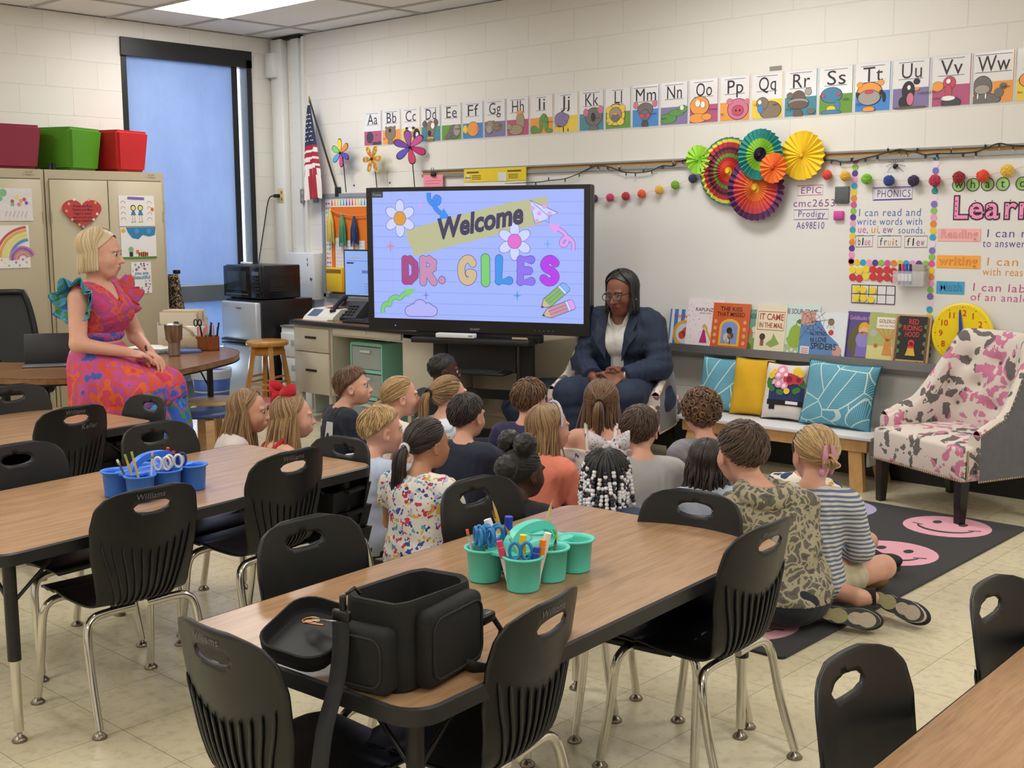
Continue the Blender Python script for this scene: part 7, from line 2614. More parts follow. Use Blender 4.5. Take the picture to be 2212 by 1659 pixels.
def short_hair(mb,W,rnd,front=62,side=94,back=120,n=900,lift=.008,ln=(24,40),swirl=.5,rad=.0025,wild=.0):
 cap_grid(mb,W,front,side,back,lift*.25)
 for q in range(n):
  ph = rnd.uniform(0,2*PI)
  tm = tmax(ph,front,side,back)
  t0 = rnd.uniform(0,1)**.7*(tm-R(8))
  t1 = min(t0+R(rnd.uniform(*ln)),tm+R(rnd.uniform(-3,6)))
  sw = rnd.gauss(swirl,.25)*.5
  m = rnd.randrange(3)
  lf = rnd.uniform(.3,1.0)*lift
  pts =[]
  for i in range(6):
   w = i/5
   pts.append(W(on_head(ph+sw*w,t0+(t1-t0)*w,lf*math.sin(PI*(.15+.6*w))+wild*rnd.uniform(-1,1)*w)))
  mb.tube(pts,[rad,rad*1.1,rad,rad*.9,rad*.65,rad*.2],4,m)

def hang(p,rnd,ln,back,down,n=9,spread=.0,tuck=0.0,wave=0.0):
 """strand from p hanging down; back = unit vector of the person's back"""
 out =[]
 q = np.array(p,float)
 dr = np.array((rnd.gauss(0,.10),rnd.gauss(0,.10),0))*spread
 ph = rnd.uniform(0,6.28)
 for i in range(n):
  st = ln/n
  f = i/n
  v = np.array(down)+dr+np.array(back)*(.16*(1-f)-tuck*f)
  q = q+v/np.linalg.norm(v)*st
  if wave:
   q = q+np.array((math.sin(ph+i*1.3),math.cos(ph+i*1.1),0))*wave
  out.append(q.copy())
 return out

def long_hair(mb,W,rnd,back,ln=.22,front=58,n=300,part=.0,sweep=55,rad=.0042,lift=.006,wave=.0,phis=(-100,460),side=100,backa=100,spread=1.0,jitter=.25,keepface=66):
 cap_grid(mb,W,front,side,118,lift*.3)
 for q in range(n):
  ph = R(rnd.uniform(-270,90))
  # keep the face clear: front strands are swept to the sides
  a0 =((math.degrees(ph)+270)%360)-270
  th_end = R(rnd.uniform(88,100))
  dev = math.degrees(ph)-90 if math.degrees(ph)>-90 else-270-math.degrees(ph)
  a = abs(dev)
  sgn = -1 if math.degrees(ph)>-90 else 1
  tgt = a
  if a<keepface:
   tgt = keepface+rnd.uniform(0,10)
  m = rnd.randrange(3)
  lf = rnd.uniform(.4,1.1)*lift
  pts =[]
  t0 = R(rnd.uniform(2,30 if a>70 else 50))
  for i in range(7):
   w = i/6
   aa = a+(tgt-a)*min(1,w*1.25)**.8
   p2 = R(90+sgn*aa)
   pts.append(np.array(W(on_head(p2,t0+(th_end-t0)*w,lf))))
  pts += hang(pts[-1],rnd,ln*rnd.uniform(1-jitter,1.05),back,(0,0,-1),8,spread,.0,wave)
  k = len(pts)
  mb.tube([tuple(p)for p in pts],[rad*(.7+.5*math.sin(PI*i/k))if i<k-1 else rad*.15 for i in range(k)],4,m)

def pulled_hair(mb,W,rnd,tie_th,n=260,front=62,side=98,back=118,lift=.005,rad=.0036,tie_phi=-90):
 """hair drawn back over the head to a tie point"""
 cap_grid(mb,W,front,side,back,lift*.3)
 tp = R(tie_phi)
 Td = math.cos(R(tie_th))*KDIR+math.sin(R(tie_th))*(math.cos(tp)*E1+math.sin(tp)*E2)
 for q in range(n):
  ph = rnd.uniform(0,2*PI)
  t0 = tmax(ph,front,side,back)*rnd.uniform(.35,1.0)
  d0 = math.cos(t0)*KDIR+math.sin(t0)*(math.cos(ph)*E1+math.sin(ph)*E2)
  m = rnd.randrange(3)
  lf = rnd.uniform(.2,1)*lift
  pts =[]
  for i in range(8):
   w = i/7
   d = d0*(1-w)+Td*w
   d/=max(np.linalg.norm(d),1e-6)
   p = HC_+d*(HR_+lf+.006*(w>.9))
   pts.append(tuple(W(p)))
  mb.tube(pts,[rad*.8]*7+[rad*.5],4,m)
 return np.array(W(HC_+Td*(HR_+.010)))

def tail(mb,base,rnd,out,ln,n=90,r0=.014,fat=.028,rad=.0040,wave=0.0):
 out = np.array(out,float)
 for q in range(n):
  a, rr_ = rnd.uniform(0,6.28), rnd.uniform(0,1)**.5
  side = np.array((math.cos(a),math.sin(a)*.7,.3*math.sin(a)))
  L_ = ln*rnd.uniform(.75,1.03)
  m = rnd.randrange(3)
  pts =[]
  for i in range(10):
   w = i/9
   g = r0+(fat-r0)*math.sin(PI*min(1,w*1.1))*1.0
   if w>.75:
    g *=(1.6-w*1.1)
   p = np.array(base)+out*(.035*math.sin(min(1,w*3)*PI/2))+np.array((0,0,-1))*L_*max(0,w-.06)+side*rr_*g
   if wave:
    p = p+np.array((math.sin(a+9*w),math.cos(a+8*w),0))*wave*w
   pts.append(tuple(p))
  mb.tube(pts,[rad]*9+[rad*.2],4,m)

def curly_hair(mb,W,rnd,n=420,front=60,side=100,back=122,lift=.014,rad=.0042):
 cap_grid(mb,W,front,side,back,.004)
 for q in range(n):
  ph = rnd.uniform(0,2*PI)
  t0 = tmax(ph,front,side,back)*rnd.uniform(0,1)**.55
  r_ = rnd.uniform(.008,.014)
  ph0 = rnd.uniform(0,6.28)
  lf = rnd.uniform(.2,1.25)*lift
  m = rnd.randrange(3)
  pts =[]
  for i in range(9):
   w = i/8
   a = ph0+w*6.0
   p = on_head(ph+r_/.085*math.cos(a)/max(.35,math.sin(t0)),t0+r_/.085*math.sin(a),lf+.008*w)
   pts.append(tuple(W(p)))
  mb.tube(pts,[rad*(.6+.4*math.sin(PI*i/8))for i in range(9)],4,m)

def puff(mb,c,r,rnd,m=0):
 bm = bmesh.new()
 bmesh.ops.create_icosphere(bm,subdivisions=4,radius=1)
 for v in bm.verts:
  v.co *= r*(1+rnd.uniform(-.10,.10))
 bm.verts.index_update()
 b0 = mb.M.copy()
 mb.M = Matrix.Translation(tuple(c))
 mb.add([v.co[:]for v in bm.verts],[[v.index for v in f.verts]for f in bm.faces],m,True)
 mb.M = b0
 bm.free()

 # ------------------------------------------------------------------ hand
def add_hand(f,wrist,fwd,up,side,s=1.0,curl=.5,k=.004,thumb=1):
 """palm plus five separate bent fingers. fwd: along the hand, up: back of the hand, side: towards the thumb"""
 w = np.array(wrist,float)
 F_, U_, S_ =[np.array(v,float)/np.linalg.norm(v)for v in(fwd,up,side)]
 Rm = np.stack([S_,F_,U_],1)
 f.ell(w+F_*.045*s,np.array((.038,.048,.014))*s,.012*s,Rm)
 f.cap(w-F_*.01*s,w+F_*.03*s,.021*s,.020*s,.012*s)
 for i,(sx,L_)in enumerate(((.028,.070),(.0095,.078),(-.0095,.073),(-.028,.058))):
  b = w+F_*.085*s+S_*sx*s-F_*.006*abs(i-1.2)*s
  ang = 0
  p = b
  sp =(1.5-i)*.035
  for j, fr in enumerate((.45,.32,.27)):
   ang += curl*(.55+.25*j)+.05*i*curl
   d = F_*math.cos(ang)-U_*math.sin(ang)+S_*sp
   q = p+d*L_*fr*s
   f.cap(p,q,(.0088-.0008*j)*s,(.0082-.0009*j)*s,k)
   p = q
 b = w+F_*.025*s+S_*.034*s
 p1 = b+(F_*.55+S_*.75*thumb-U_*.25)*.034*s
 p2 = p1+(F_*.85+S_*.15-U_*.35)*.030*s
 p3 = p2+(F_*.95-S_*.15-U_*.35)*.022*s
 f.cap(b,p1,.0125*s,.0105*s,.010*s).cap(p1,p2,.0100*s,.0092*s,k).cap(p2,p3,.0092*s,.0075*s,k)

SKIN = dict(fair=('#d9a48c','#c27a6c'),light=('#cf9a80','#b87266'),tan=('#b98463','#9a5a4c'),brown=('#7a4a36','#6a3732'),dark=('#4a2c22','#44211f'))
def skin_mats(k):
 a, b = SKIN[k]
 m = mat('skin_'+k,a,.5,bump=(220,.06),var=(18,.05))
 p = m.node_tree.nodes['Principled BSDF']
 p.inputs['Subsurface Weight'].default_value = .12
 p.inputs['Subsurface Radius'].default_value =(.012,.005,.003)
 p.inputs['Subsurface Scale'].default_value = .6
 return[m,mat('lips_'+k,b,.4)]

def folds(amp,sc=1.0,seed=0.0):
 """cloth creases"""
 def fn(X,Y,Z):
  a = np.sin(46*sc*Z+14*X+9*np.sin(17*X+11*Y+seed)+seed)
  b = np.sin(31*sc*Z-27*X+19*Y+7*np.sin(13*Z+seed*2))
  return(amp*.6*a*np.abs(b)+amp*.5*b).astype(np.float32)
 return fn

FWD, RGT = Vector((-.677,.737)), Vector((.737,.676))
def facing(psi):
 d = FWD*math.cos(R(psi))+RGT*math.sin(R(psi))
 return math.atan2(d.x,-d.y)

PEOPLE ={}
def child(label,head_xy,psi,skin,shirt,pants,hair,cols,psi_b=None,s=1.0,hz=.545,pitch=0.0,sleeves='short',detail=False,iris='#4a3626',brow=None,lean=.03,arms=None,seed=1,legs=None,legs_w=None,arms_w=None,hem=.0,shirt_folds=.0035,shoes='#5a5a60',strap=False,roll=0.0,bare=False,bare_len=.5,tilt=0.0):
 """child sitting on the floor; psi = 0 looks away from the camera, 90 looks to picture right"""
 rnd = random.Random(seed)
 psi_b = psi*.8 if psi_b is None else psi_b
 rz = facing(psi_b)
 hy = R(psi_b-psi)*-1
 hy = facing(psi)-rz
 hl = np.array((tilt,-.045-lean*1.6,hz/s))*s
 # body origin so that the head lands where it should
 c_, s_ = math.cos(rz), math.sin(rz)
 ox = head_xy[0]-(hl[0]*c_-hl[1]*s_)
 oy = head_xy[1]-(hl[0]*s_+hl[1]*c_)
 loc_ = lambda p:np.array((((p[0]-ox)*c_+(p[1]-oy)*s_),(-(p[0]-ox)*s_+(p[1]-oy)*c_),p[2]))/s
 if legs_w:
  legs =[[loc_(p)for p in lg]for lg in legs_w]
 Ln = lambda p:np.array((p[0]+tilt*(p[2]-.1)/.45,p[1]-lean*max(0,p[2]-.12)/.3,p[2]))*s
 zoff = hz/s-.545
 Z_ = lambda z:.09+(z-.09)*(1.125+zoff/.40)
 N_ = lambda x, y, z:Ln((x,y,Z_(z)))
 Rm = rotm(hy,R(pitch),R(roll))
 f = Field()
 T = add_head(f,hl,Rm,s*.98)
 f.cap(T((0,.018,-.055)),N_(0,.012,.395),.037*s,.042*s,.03)
 tor =[((0,.02,.105),(.118,.098,.085)),((0,.022,.20),(.100,.078,.11)),((0,.012,.305),(.112,.080,.095))]
 for c, r in tor:
  f.ell(N_(*c),np.array(r)*s*1.0,.05)
 sh =[N_(q*.112,.010,.356)for q in(-1,1)]
 f.cap(sh[0],sh[1],.042*s,.042*s,.04)
 AR = arms or{}
 arm =[]
 for i, q in enumerate((-1,1)):
  S0 = N_(q*.138,.010,.345)
  E0 = np.array(AR.get('elbow',[(q*.175,-.065,.205)]*2)[i],float)*s if 'elbow' in AR else N_(q*.172,-.05,.20)
  W0 = np.array(AR['wrist'][i],float)*s if 'wrist' in AR else np.array((q*.085,-.20,.135))*s
  if arms_w and arms_w[i]:
   E0, W0 = loc_(arms_w[i][0])*s, loc_(arms_w[i][1])*s
  f.chain([S0,E0],[.034*s,.028*s],.02)
  f.chain([E0,W0],[.027*s,.0195*s],.012)
  d = W0-E0
  d/=np.linalg.norm(d)
  hd = AR.get('hand',[None,None])[i]
  if hd is None:
   up = np.array((0,-.3,1.))
   side = np.cross(d,up)
   side = side if side[0]*q<0 else-side
   add_hand(f,W0,d,np.cross(side,d)if np.cross(side,d)[2]>0 else-np.cross(side,d),side,.72*s,.35)
  else:
   add_hand(f,W0,hd[0],hd[1],hd[2],.74*s,hd[3],.003)
  arm.append((S0,E0,W0))
 LG = legs or[[(q*.065,-.02,.095),(q*.235,-.215,.105),(-q*.03,-.275,.055),(-q*.12,-.30,.045)]for q in(-1,1)]
 foot =[]
 for lg in LG:
  a, b, c, d =[np.array(p)*s for p in lg]
  f.chain([a,b],[.062*s,.044*s],.03)
  f.chain([b,c],[.042*s,.028*s],.015)
  f.cap(c,d,.026*s,.022*s,.015)
  foot.append((a,b,c,d))
 h = .0042 if detail else .0062
 lipc = T((0,-.088,-.0606))
 def pick(C):
  L_ =(C-lipc)@Rm/s
  return((L_[:,0]/.0165)**2+(L_[:,2]/.0085)**2<1)&(np.abs(L_[:,1])<.014)
 body = soft_object('person',f.mesh(h),skin_mats(skin),None,pick)
 body.location =(ox,oy,.0108)
 body.rotation_euler =(0,0,rz)
 tag(body,label,'person','children sitting on the rug')
 # shirt
 g = Field()
 for c, r in tor:
  g.ell(N_(*c),np.array(r)*s*1.07,.05)
 g.cap(sh[0],sh[1],.045*s,.045*s,.04)
 if strap:
  g.p = g.p[:3]
 for(S0,E0,W0)in arm:
  if sleeves=='short':
   g.cap(S0,S0+(E0-S0)*.78,.040*s,.045*s,.025,True)
  elif sleeves=='long':
   g.chain([S0,E0],[.040*s,.036*s],.025)
   g.cap(E0,E0+(W0-E0)*.92,.036*s,.030*s,.02,True)
  elif sleeves=='cap':
   g.cap(S0,S0+(E0-S0)*.35,.040*s,.046*s,.025,True)
 nk = N_(0,.0,.415)
 g.ell(nk+np.array((0,-.012,.012)),(.048*s,.048*s,.036*s),.008,None,'-')
 if strap:
  zt = N_(0,0,.315)[2]
  cut = lambda X, Y, Z:(Z-zt).astype(np.float32)
 else:
  z0 =(.035+hem)*s
  cut = lambda X, Y, Z:(z0-Z).astype(np.float32)
 so = soft_object('shirt',g.mesh(.0052 if detail else .0062,.009,folds(shirt_folds,1,seed),cut),shirt,body)
 if strap:
  for q in(-1,1):
   MB().tube([tuple(N_(q*.06,.095,.31)),tuple(N_(q*.065,.062,.375)),tuple(N_(q*.07,.02,.41)),tuple(N_(q*.07,-.05,.37))],.012,6).build('strap',shirt,so)
 if pants is not None:
  g = Field()
  g.ell(np.array((0,.02,.10))*s,np.array((.122,.104,.088))*s,.05)
  for a, b, c, d in foot:
   g.cap(a,a+(b-a)*(bare_len if bare else 1.0),.066*s,.058*s,.03,bare)
   if not bare:
    g.cap(b,b+(c-b)*.95,.046*s,.034*s,.02,True)
  zt =(.15 if bare else .20)*s
  soft_object('trousers' if not bare else 'shorts',g.mesh(.0065,.006,folds(.002,1,seed+3),lambda X,Y,Z:(Z-zt).astype(np.float32)),pants,body)
 if shoes:
  for a, b, c, d in foot:
   v =(d-c)/np.linalg.norm(d-c)
   g = Field().cap(c,c+v*.10*s,.030*s,.027*s,.02).ell(c+v*.05*s-np.array((0,0,.014)),(.05*s,.05*s,.014),.02)
   soft_object('shoe',g.mesh(.006),mat('shoe_'+shoes,shoes,.6),body)
 if detail:
  face_bits(body,T,Rm,s*.98,iris,brow or cols[0])
  # hair
 W = lambda p:tuple(hl+Rm@(np.array(p)*s*.98))
 mb = MB()
 back = np.array((0,1,0.))
 hm = hair_mats(cols)
 extra = hair(mb,W,rnd,back,body)if callable(hair)else None
 ho = mb.build('hair',hm,body)
 if extra:
  extra(ho)
 PEOPLE[label] =(body,N_,T,Rm,s,arm,so)
 return body, N_, T, Rm, so

 # hair recipes ------------------------------------------------------
def H_short(**k):
 return lambda mb, W, rnd, back, body:short_hair(mb,W,rnd,**k)
def H_long(**k):
 return lambda mb, W, rnd, back, body:long_hair(mb,W,rnd,back,**k)
def H_curly(**k):
 return lambda mb, W, rnd, back, body:curly_hair(mb,W,rnd,**k)
def H_tail(tie_th,ln,tie_col,wave=0.0,fat=.026,n=110,front=60):
 def fn(mb,W,rnd,back,body):
  b = pulled_hair(mb,W,rnd,tie_th,front=front)
  o = np.array(W(HC_+np.array((0,1,0))))-np.array(W(HC_))
  o = o/np.linalg.norm(o)
  tail(mb,b,rnd,o,ln,n,fat=fat,wave=wave)
  def ex(ho):
   MB().tube([tuple(b+o*.006+np.array((.019*math.cos(a),.0*math.sin(a),.019*math.sin(a))))for a in[2*PI*q/16 for q in range(16)]],.0065,7,closed=True).build('hair_tie',mat('tie_'+tie_col,tie_col,.7),ho)
  return ex
 return fn
 # ================================================================== cloth patterns
def spots(name,base,cols,scale,size=.36,rough=.8,stretch=None):
 m = mat(name,base,rough,bump=(500,.15))
 nt, N, L = nodes(m)
 tc = N.new('ShaderNodeTexCoord')
 co = tc.outputs['Object']
 nz = N.new('ShaderNodeTexNoise')
 nz.inputs['Scale'].default_value = scale*.8
 mixv = N.new('ShaderNodeMix')
 mixv.data_type = 'RGBA'
 mixv.blend_type = 'LINEAR_LIGHT'
 mixv.inputs[0].default_value = .05
 L.new(co,nz.inputs['Vector'])
 L.new(co,mixv.inputs[6])
 L.new(nz.outputs['Color'],mixv.inputs[7])
 v = N.new('ShaderNodeTexVoronoi')
 v.inputs['Scale'].default_value = scale
 L.new(mixv.outputs[2],v.inputs['Vector'])
 r = N.new('ShaderNodeValToRGB')
 r.color_ramp.interpolation = 'CONSTANT'
 e = r.color_ramp.elements
 while len(e)<len(cols):
  e.new(.5)
 for i, c in enumerate(cols):
  e[i].position = i/len(cols)
 for i, c in enumerate(cols):
  e[i].color =(*lin(c),1)
 sp = N.new('ShaderNodeSeparateColor')
 L.new(v.outputs['Color'],sp.inputs[0])
 L.new(sp.outputs[0],r.inputs['Fac'])
 lt = N.new('ShaderNodeMath')
 lt.operation = 'LESS_THAN'
 lt.inputs[1].default_value = size
 L.new(v.outputs['Distance'],lt.inputs[0])
 mx = N.new('ShaderNodeMix')
 mx.data_type = 'RGBA'
 mx.inputs[6].default_value =(*lin(base),1)
 L.new(lt.outputs[0],mx.inputs[0])
 L.new(r.outputs['Color'],mx.inputs[7])
 L.new(mx.outputs[2],N['Principled BSDF'].inputs['Base Color'])
 return m

def stripes(name,a,b,scale,frac=.5,distort=.3):
 m = mat(name,a,.9,bump=(420,.4))
 nt, N, L = nodes(m)
 tc = N.new('ShaderNodeTexCoord')
 w = N.new('ShaderNodeTexWave')
 w.bands_direction = 'Z'
 w.inputs['Scale'].default_value = scale
 w.inputs['Distortion'].default_value = distort
 w.inputs['Detail Scale'].default_value = 2
 L.new(tc.outputs['Object'],w.inputs['Vector'])
 r = N.new('ShaderNodeValToRGB')
 r.color_ramp.elements[0].position = frac-.04
 r.color_ramp.elements[1].position = frac+.04
 r.color_ramp.elements[0].color =(*lin(a),1)
 r.color_ramp.elements[1].color =(*lin(b),1)
 L.new(w.outputs['Fac'],r.inputs['Fac'])
 L.new(r.outputs['Color'],N['Principled BSDF'].inputs['Base Color'])
 return m
def cloth(name,c,**k):
 return mat('cloth_'+name,c,.85,bump=(420,.18),sheen=.08,**k)

denim = cloth('denim','#2f4058')
khaki = cloth('khaki','#c9bda0')
dkshort = cloth('dark_shorts','#1c222e')
navy = cloth('navy','#1f2639')
floral = spots('floral_dress','#e6e2da',['#c8324a','#2f4fa8','#b0b4d4','#d8b04a','#c23c5c','#5f9fc0','#34408c','#d43a48'],34,.42)
heartdress = spots('blue_print_dress','#ddd2c8',['#4a5a86','#ddd2c8','#3f4d78'],22,.34)
tie = patched('tie_dye',['#dfe6ee','#a9c2dc','#e6ebf0','#8fb0d2'],9,[0,.42,.52,.6],.85)
def camo_cloth():
 m = mat('camo_hoodie','#6a655a',.9,bump=(300,.2))
 nt, N, L = nodes(m)
 tc = N.new('ShaderNodeTexCoord')
 nz = N.new('ShaderNodeTexNoise')
 nz.inputs['Scale'].default_value = 14
 L.new(tc.outputs['Object'],nz.inputs['Vector'])
 mv = N.new('ShaderNodeMix')
 mv.data_type = 'RGBA'
 mv.blend_type = 'LINEAR_LIGHT'
 mv.inputs[0].default_value = .06
 L.new(tc.outputs['Object'],mv.inputs[6])
 L.new(nz.outputs['Color'],mv.inputs[7])
 v = N.new('ShaderNodeTexVoronoi')
 v.feature = 'DISTANCE_TO_EDGE'
 v.inputs['Scale'].default_value = 27
 L.new(mv.outputs[2],v.inputs['Vector'])
 n2 = N.new('ShaderNodeTexNoise')
 n2.inputs['Scale'].default_value = 20
 L.new(tc.outputs['Object'],n2.inputs['Vector'])
 s_ = N.new('ShaderNodeMath')
 s_.operation = 'MULTIPLY_ADD'
 s_.inputs[1].default_value = -.22
 L.new(n2.outputs['Fac'],s_.inputs[0])
 L.new(v.outputs['Distance'],s_.inputs[2])
 r = N.new('ShaderNodeValToRGB')
 r.color_ramp.interpolation = 'CONSTANT'
 e = r.color_ramp.elements
 e.new(.5)
 for i,(p_,c)in enumerate(((0,'#aaa187'),(.012,'#67625a'),(.22,'#57534c'))):
  e[i].position = p_
  e[i].color =(*lin(c),1)
 L.new(s_.outputs[0],r.inputs['Fac'])
 L.new(r.outputs['Color'],N['Principled BSDF'].inputs['Base Color'])
 return m
camo = camo_cloth()
sweater = stripes('striped_sweater','#d8d2c4','#65779e',19.0,.52)
prn = spots('bold_print','#efe6d6',['#1f3a6a','#c93a3a','#d8a83a','#24406c'],16,.45)

BR =['#4a3322','#5c4029','#38271a']
DK =['#241811','#32221a','#1a110c']
LB =['#8c6b45','#a68458','#74563a']
BL =['#b3925f','#cbab78','#97774b']
BK =['#0f0c0b','#171211','#0b0908']
MB_ =['#6b4a2e','#7d5936','#543a26']

# ================================================================== the children
child('girl with long light brown hair and white top, leftmost child in profile',(3.70,-2.95),92,'light',cloth('white_top','#e2d6d2'),denim,H_long(ln=.26,n=330,spread=.8,keepface=78),LB,psi_b=70,detail=True,pitch=R(0),seed=11,hz=.535)
girlB = child('girl with big red bow and long brown hair in red sleeveless top',(4.01,-2.92),74,'fair',cloth('red_top','#b3232c'),denim,H_long(ln=.22,n=340,spread=.8,keepface=80),LB,psi_b=60,detail=True,seed=12,hz=.54,strap=True)
child('boy with brown hair in navy shirt with white panels, in profile',(3.50,-2.13),90,'fair',cloth('navy_deep','#18202f'),dkshort,H_short(lift=.012,front=72,side=92,back=122,ln=(26,44)),MB_,psi_b=60,detail=True,pitch=-6,seed=13,hz=.55)
girlD = child('blonde girl with low ponytail and white eyelet blouse',(3.975,-2.21),74,'fair',cloth('eyelet_white','#e6ddd2'),khaki,H_tail(96,.20,'#8f6f45',fat=.030),BL,psi_b=50,detail=True,pitch=-5,seed=14,hz=.55)
child('blonde girl with high ponytail in pale blue tie dye shirt',(4.14,-2.02),62,'fair',tie,denim,H_tail(64,.21,'#1b1410',fat=.030),LB,psi_b=40,detail=True,pitch=-8,seed=15,hz=.55)
child('boy with close cropped black hair sitting nearest the touchscreen stand',(3.42,-1.36),82,'dark',cloth('black_shirt','#16171b'),dkshort,H_short(lift=.002,n=160,front=66,rad=.0026,ln=(10,18)),BK,psi_b=50,detail=True,seed=16,hz=.555,pitch=0,iris='#1a0f0a')
child('blond boy in light blue shirt holding his hands at his chin',(4.645,-2.93),62,'fair',cloth('sky_shirt','#b7c4da'),dkshort,H_short(lift=.010,front=70,side=84,back=112,ln=(24,42)),BL,psi_b=40,detail=True,seed=17,hz=.55,sleeves='long',arms=dict(elbow=[(-.16,-.16,.22),(.17,-.16,.22)],wrist=[(-.025,-.205,.375),(.04,-.205,.375)],hand=[((.25,-.12,1),(-1,-.2,.2),(0,-1,0),.25),((-.15,-.12,1),(1,-.2,.2),(0,-1,0),.25)]))
child('girl with black ponytail and white hair tie in flowered dress',(5.025,-3.015),52,'tan',floral,floral,H_tail(92,.25,'#ddd6da',wave=.010,fat=.036,n=130),DK,psi_b=28,detail=False,seed=18,hz=.55,sleeves='cap')
child('boy with dark brown hair in plain navy tee',(4.665,-2.425),34,'fair',navy,dkshort,H_short(lift=.010,front=66,side=90,back=120),DK,psi_b=15,seed=19,hz=.55)
child('boy with tousled brown hair in dark purple shirt near armchair',(4.555,-1.865),38,'fair',cloth('purple_shirt','#2f2b52'),denim,H_short(lift=.016,n=520,wild=.003,front=70,side=98,back=124),MB_,psi_b=20,seed=20,hz=.55)
girlK = child('girl with long light brown hair, glitter headband and coral tee',(5.15,-2.41),62,'fair',cloth('coral_tee','#e2826a'),denim,H_long(ln=.25,n=340,keepface=84,spread=.9),LB,psi_b=35,detail=True,seed=21,hz=.55,arms=dict(elbow=[(-.17,-.10,.20),(.21,-.11,.13)],wrist=[(-.08,-.22,.14),(.06,-.22,.09)]))
def H_puffs(mb,W,rnd,back,body):
 pulled_hair(mb,W,rnd,60,n=160,lift=.002)
 for p in((-.050,.035,.128),(.050,.030,.128),(-.030,.118,.045)):
  puff(mb,W(p),.044,rnd,0)
child('girl with three black hair puffs in plain black tee',(5.53,-3.0),48,'dark',cloth('black_tee','#121317'),dkshort,H_puffs,BK,psi_b=25,seed=22,hz=.50,s=.96)
def H_halfup(mb,W,rnd,back,body):
 long_hair(mb,W,rnd,back,ln=.24,n=300,keepface=86,spread=.7)
 b = pulled_hair(mb,W,rnd,78,n=200,lift=.009)
 o = np.array(W(HC_+np.array((0,1,0))))-np.array(W(HC_))
 tail(mb,b,rnd,o,.20,70,r0=.010,fat=.028)
 def ex(ho):
  MB().tube([tuple(b+o*.006+np.array((.014*math.cos(a),0,.014*math.sin(a))))for a in[2*PI*q/16 for q in range(16)]],.004,6,closed=True).build('hair_tie',mat('tie_black','#161113',.6),ho)
 return ex
child('girl with half tied brown hair and white strapped dress, before the seated woman',(4.92,-1.75),10,'fair',heartdress,heartdress,H_halfup,MB_,psi_b=5,seed=23,hz=.565,s=1.03,strap=True)
def H_beads(mb,W,rnd,back,body):
 cap_grid(mb,W,64,94,118,.004)
 wb, db =[],[]
 for row,(t0,n_)in enumerate(((40,9),(68,14),(92,18),(112,12))):
  for q in range(n_):
   ph = R(-90+(q-(n_-1)/2)*(250/n_)+rnd.uniform(-4,4))
   pts =[np.array(W(on_head(ph,R(t0*w),.004+.004*w)))for w in(0,.4,.7,1)]
   p0 = np.array(W(on_head(ph,R(max(t0,88)),.012)))
   if t0<88:
    pts.append(np.array(W(on_head(ph,R((t0+88)/2),.012))))
    pts.append(p0)
   pts += hang(pts[-1],rnd,rnd.uniform(.09,.15)if row else .13,back,(0,0,-1),9,.7)
   mb.tube([tuple(p)for p in pts],.0046,5,rnd.randrange(3))
   L_ = pts[4 if t0>=88 else 4:]
   acc = 0
   for a, b in zip(L_,L_[1:]):
    st = np.linalg.norm(b-a)
    k = max(1,int(round(st/.0135)))
    for u in range(k):
     p = a+(b-a)*(u+.5)/k
     (wb if rnd.random()<.62 else db).append(p)
 def ex(ho):
  for nm, pp, c in(('white_beads',wb,'#e8e6ec'),('dark_beads',db,'#2a2838')):
   m_ = MB()
   for p in pp:
    m_.ball(tuple(p),.0083,0,8,6)
   o = m_.build(nm,mat('bead_'+c,c,.2),ho)
   o['kind'] = 'stuff'
 return ex
girlN = child('girl with black and white beaded braids and pale bow',(5.87,-2.925),8,'dark',cloth('denim_top','#33435f'),denim,H_beads,BK,psi_b=5,seed=24,hz=.525,s=.98)
child('boy with straight brown hair in light grey tee behind beaded braids',(5.48,-2.195),14,'fair',cloth('grey_tee','#a9a8a6'),dkshort,H_short(lift=.011,front=66,side=90,back=124),BR,psi_b=-8,seed=25,hz=.55)
child('boy with curly brown hair in grey shirt in front of the bench',(5.44,-1.665),-6,'fair',cloth('grey_shirt','#86868c'),denim,H_curly(),MB_,psi_b=-12,seed=26,hz=.555)
child('girl with long dark wavy hair half hidden behind camouflage hoodie',(5.87,-2.27),4,'tan',cloth('pale_blue_top','#b9c6d8'),denim,H_long(ln=.22,n=300,wave=.006,spread=1.0),DK,psi_b=0,seed=27,hz=.475,s=.9)
kidR = child('boy with short brown hair in camouflage hoodie kneeling in front',(6.225,-2.585),-14,'fair',camo,dkshort,H_short(lift=.009,front=66,side=84,back=112,ln=(18,32)),BR,psi_b=-16,detail=True,seed=28,hz=.605,s=1.12,sleeves='long',bare=True,bare_len=.75,shoes=None,shirt_folds=.006,hem=.06,lean=.06,tilt=.11,arms=dict(hand=[((-.02,-.15,-1),(-1,.25,0),(0,-1,.2),.3),None]),arms_w=[((6.455,-2.51,.285),(6.475,-2.425,.135)),None],legs_w=[[(6.36,-2.68,.115),(6.16,-2.36,.09),(6.42,-2.50,.06),(6.50,-2.51,.055)],[(6.465,-2.60,.115),(6.36,-2.35,.10),(6.57,-2.325,.075),(6.61,-2.28,.070)]])
kidS = child('blonde girl with pink claw clip in blue and cream striped sweater',(6.336,-2.242),-10,'fair',sweater,khaki,None or H_tail(88,.03,'#c9a873',n=40,fat=.03),BL,psi_b=22,detail=True,seed=29,hz=.565,s=1.06,sleeves='long',bare=True,shoes=None,shirt_folds=.004,hem=.02,legs=[[(-.065,-.02,.095),(-.24,-.21,.11),(.0,-.29,.06),(.06,-.30,.055)],[(.07,-.02,.095),(.245,-.205,.135),(.06,-.28,.05),(.01,-.29,.045)]])
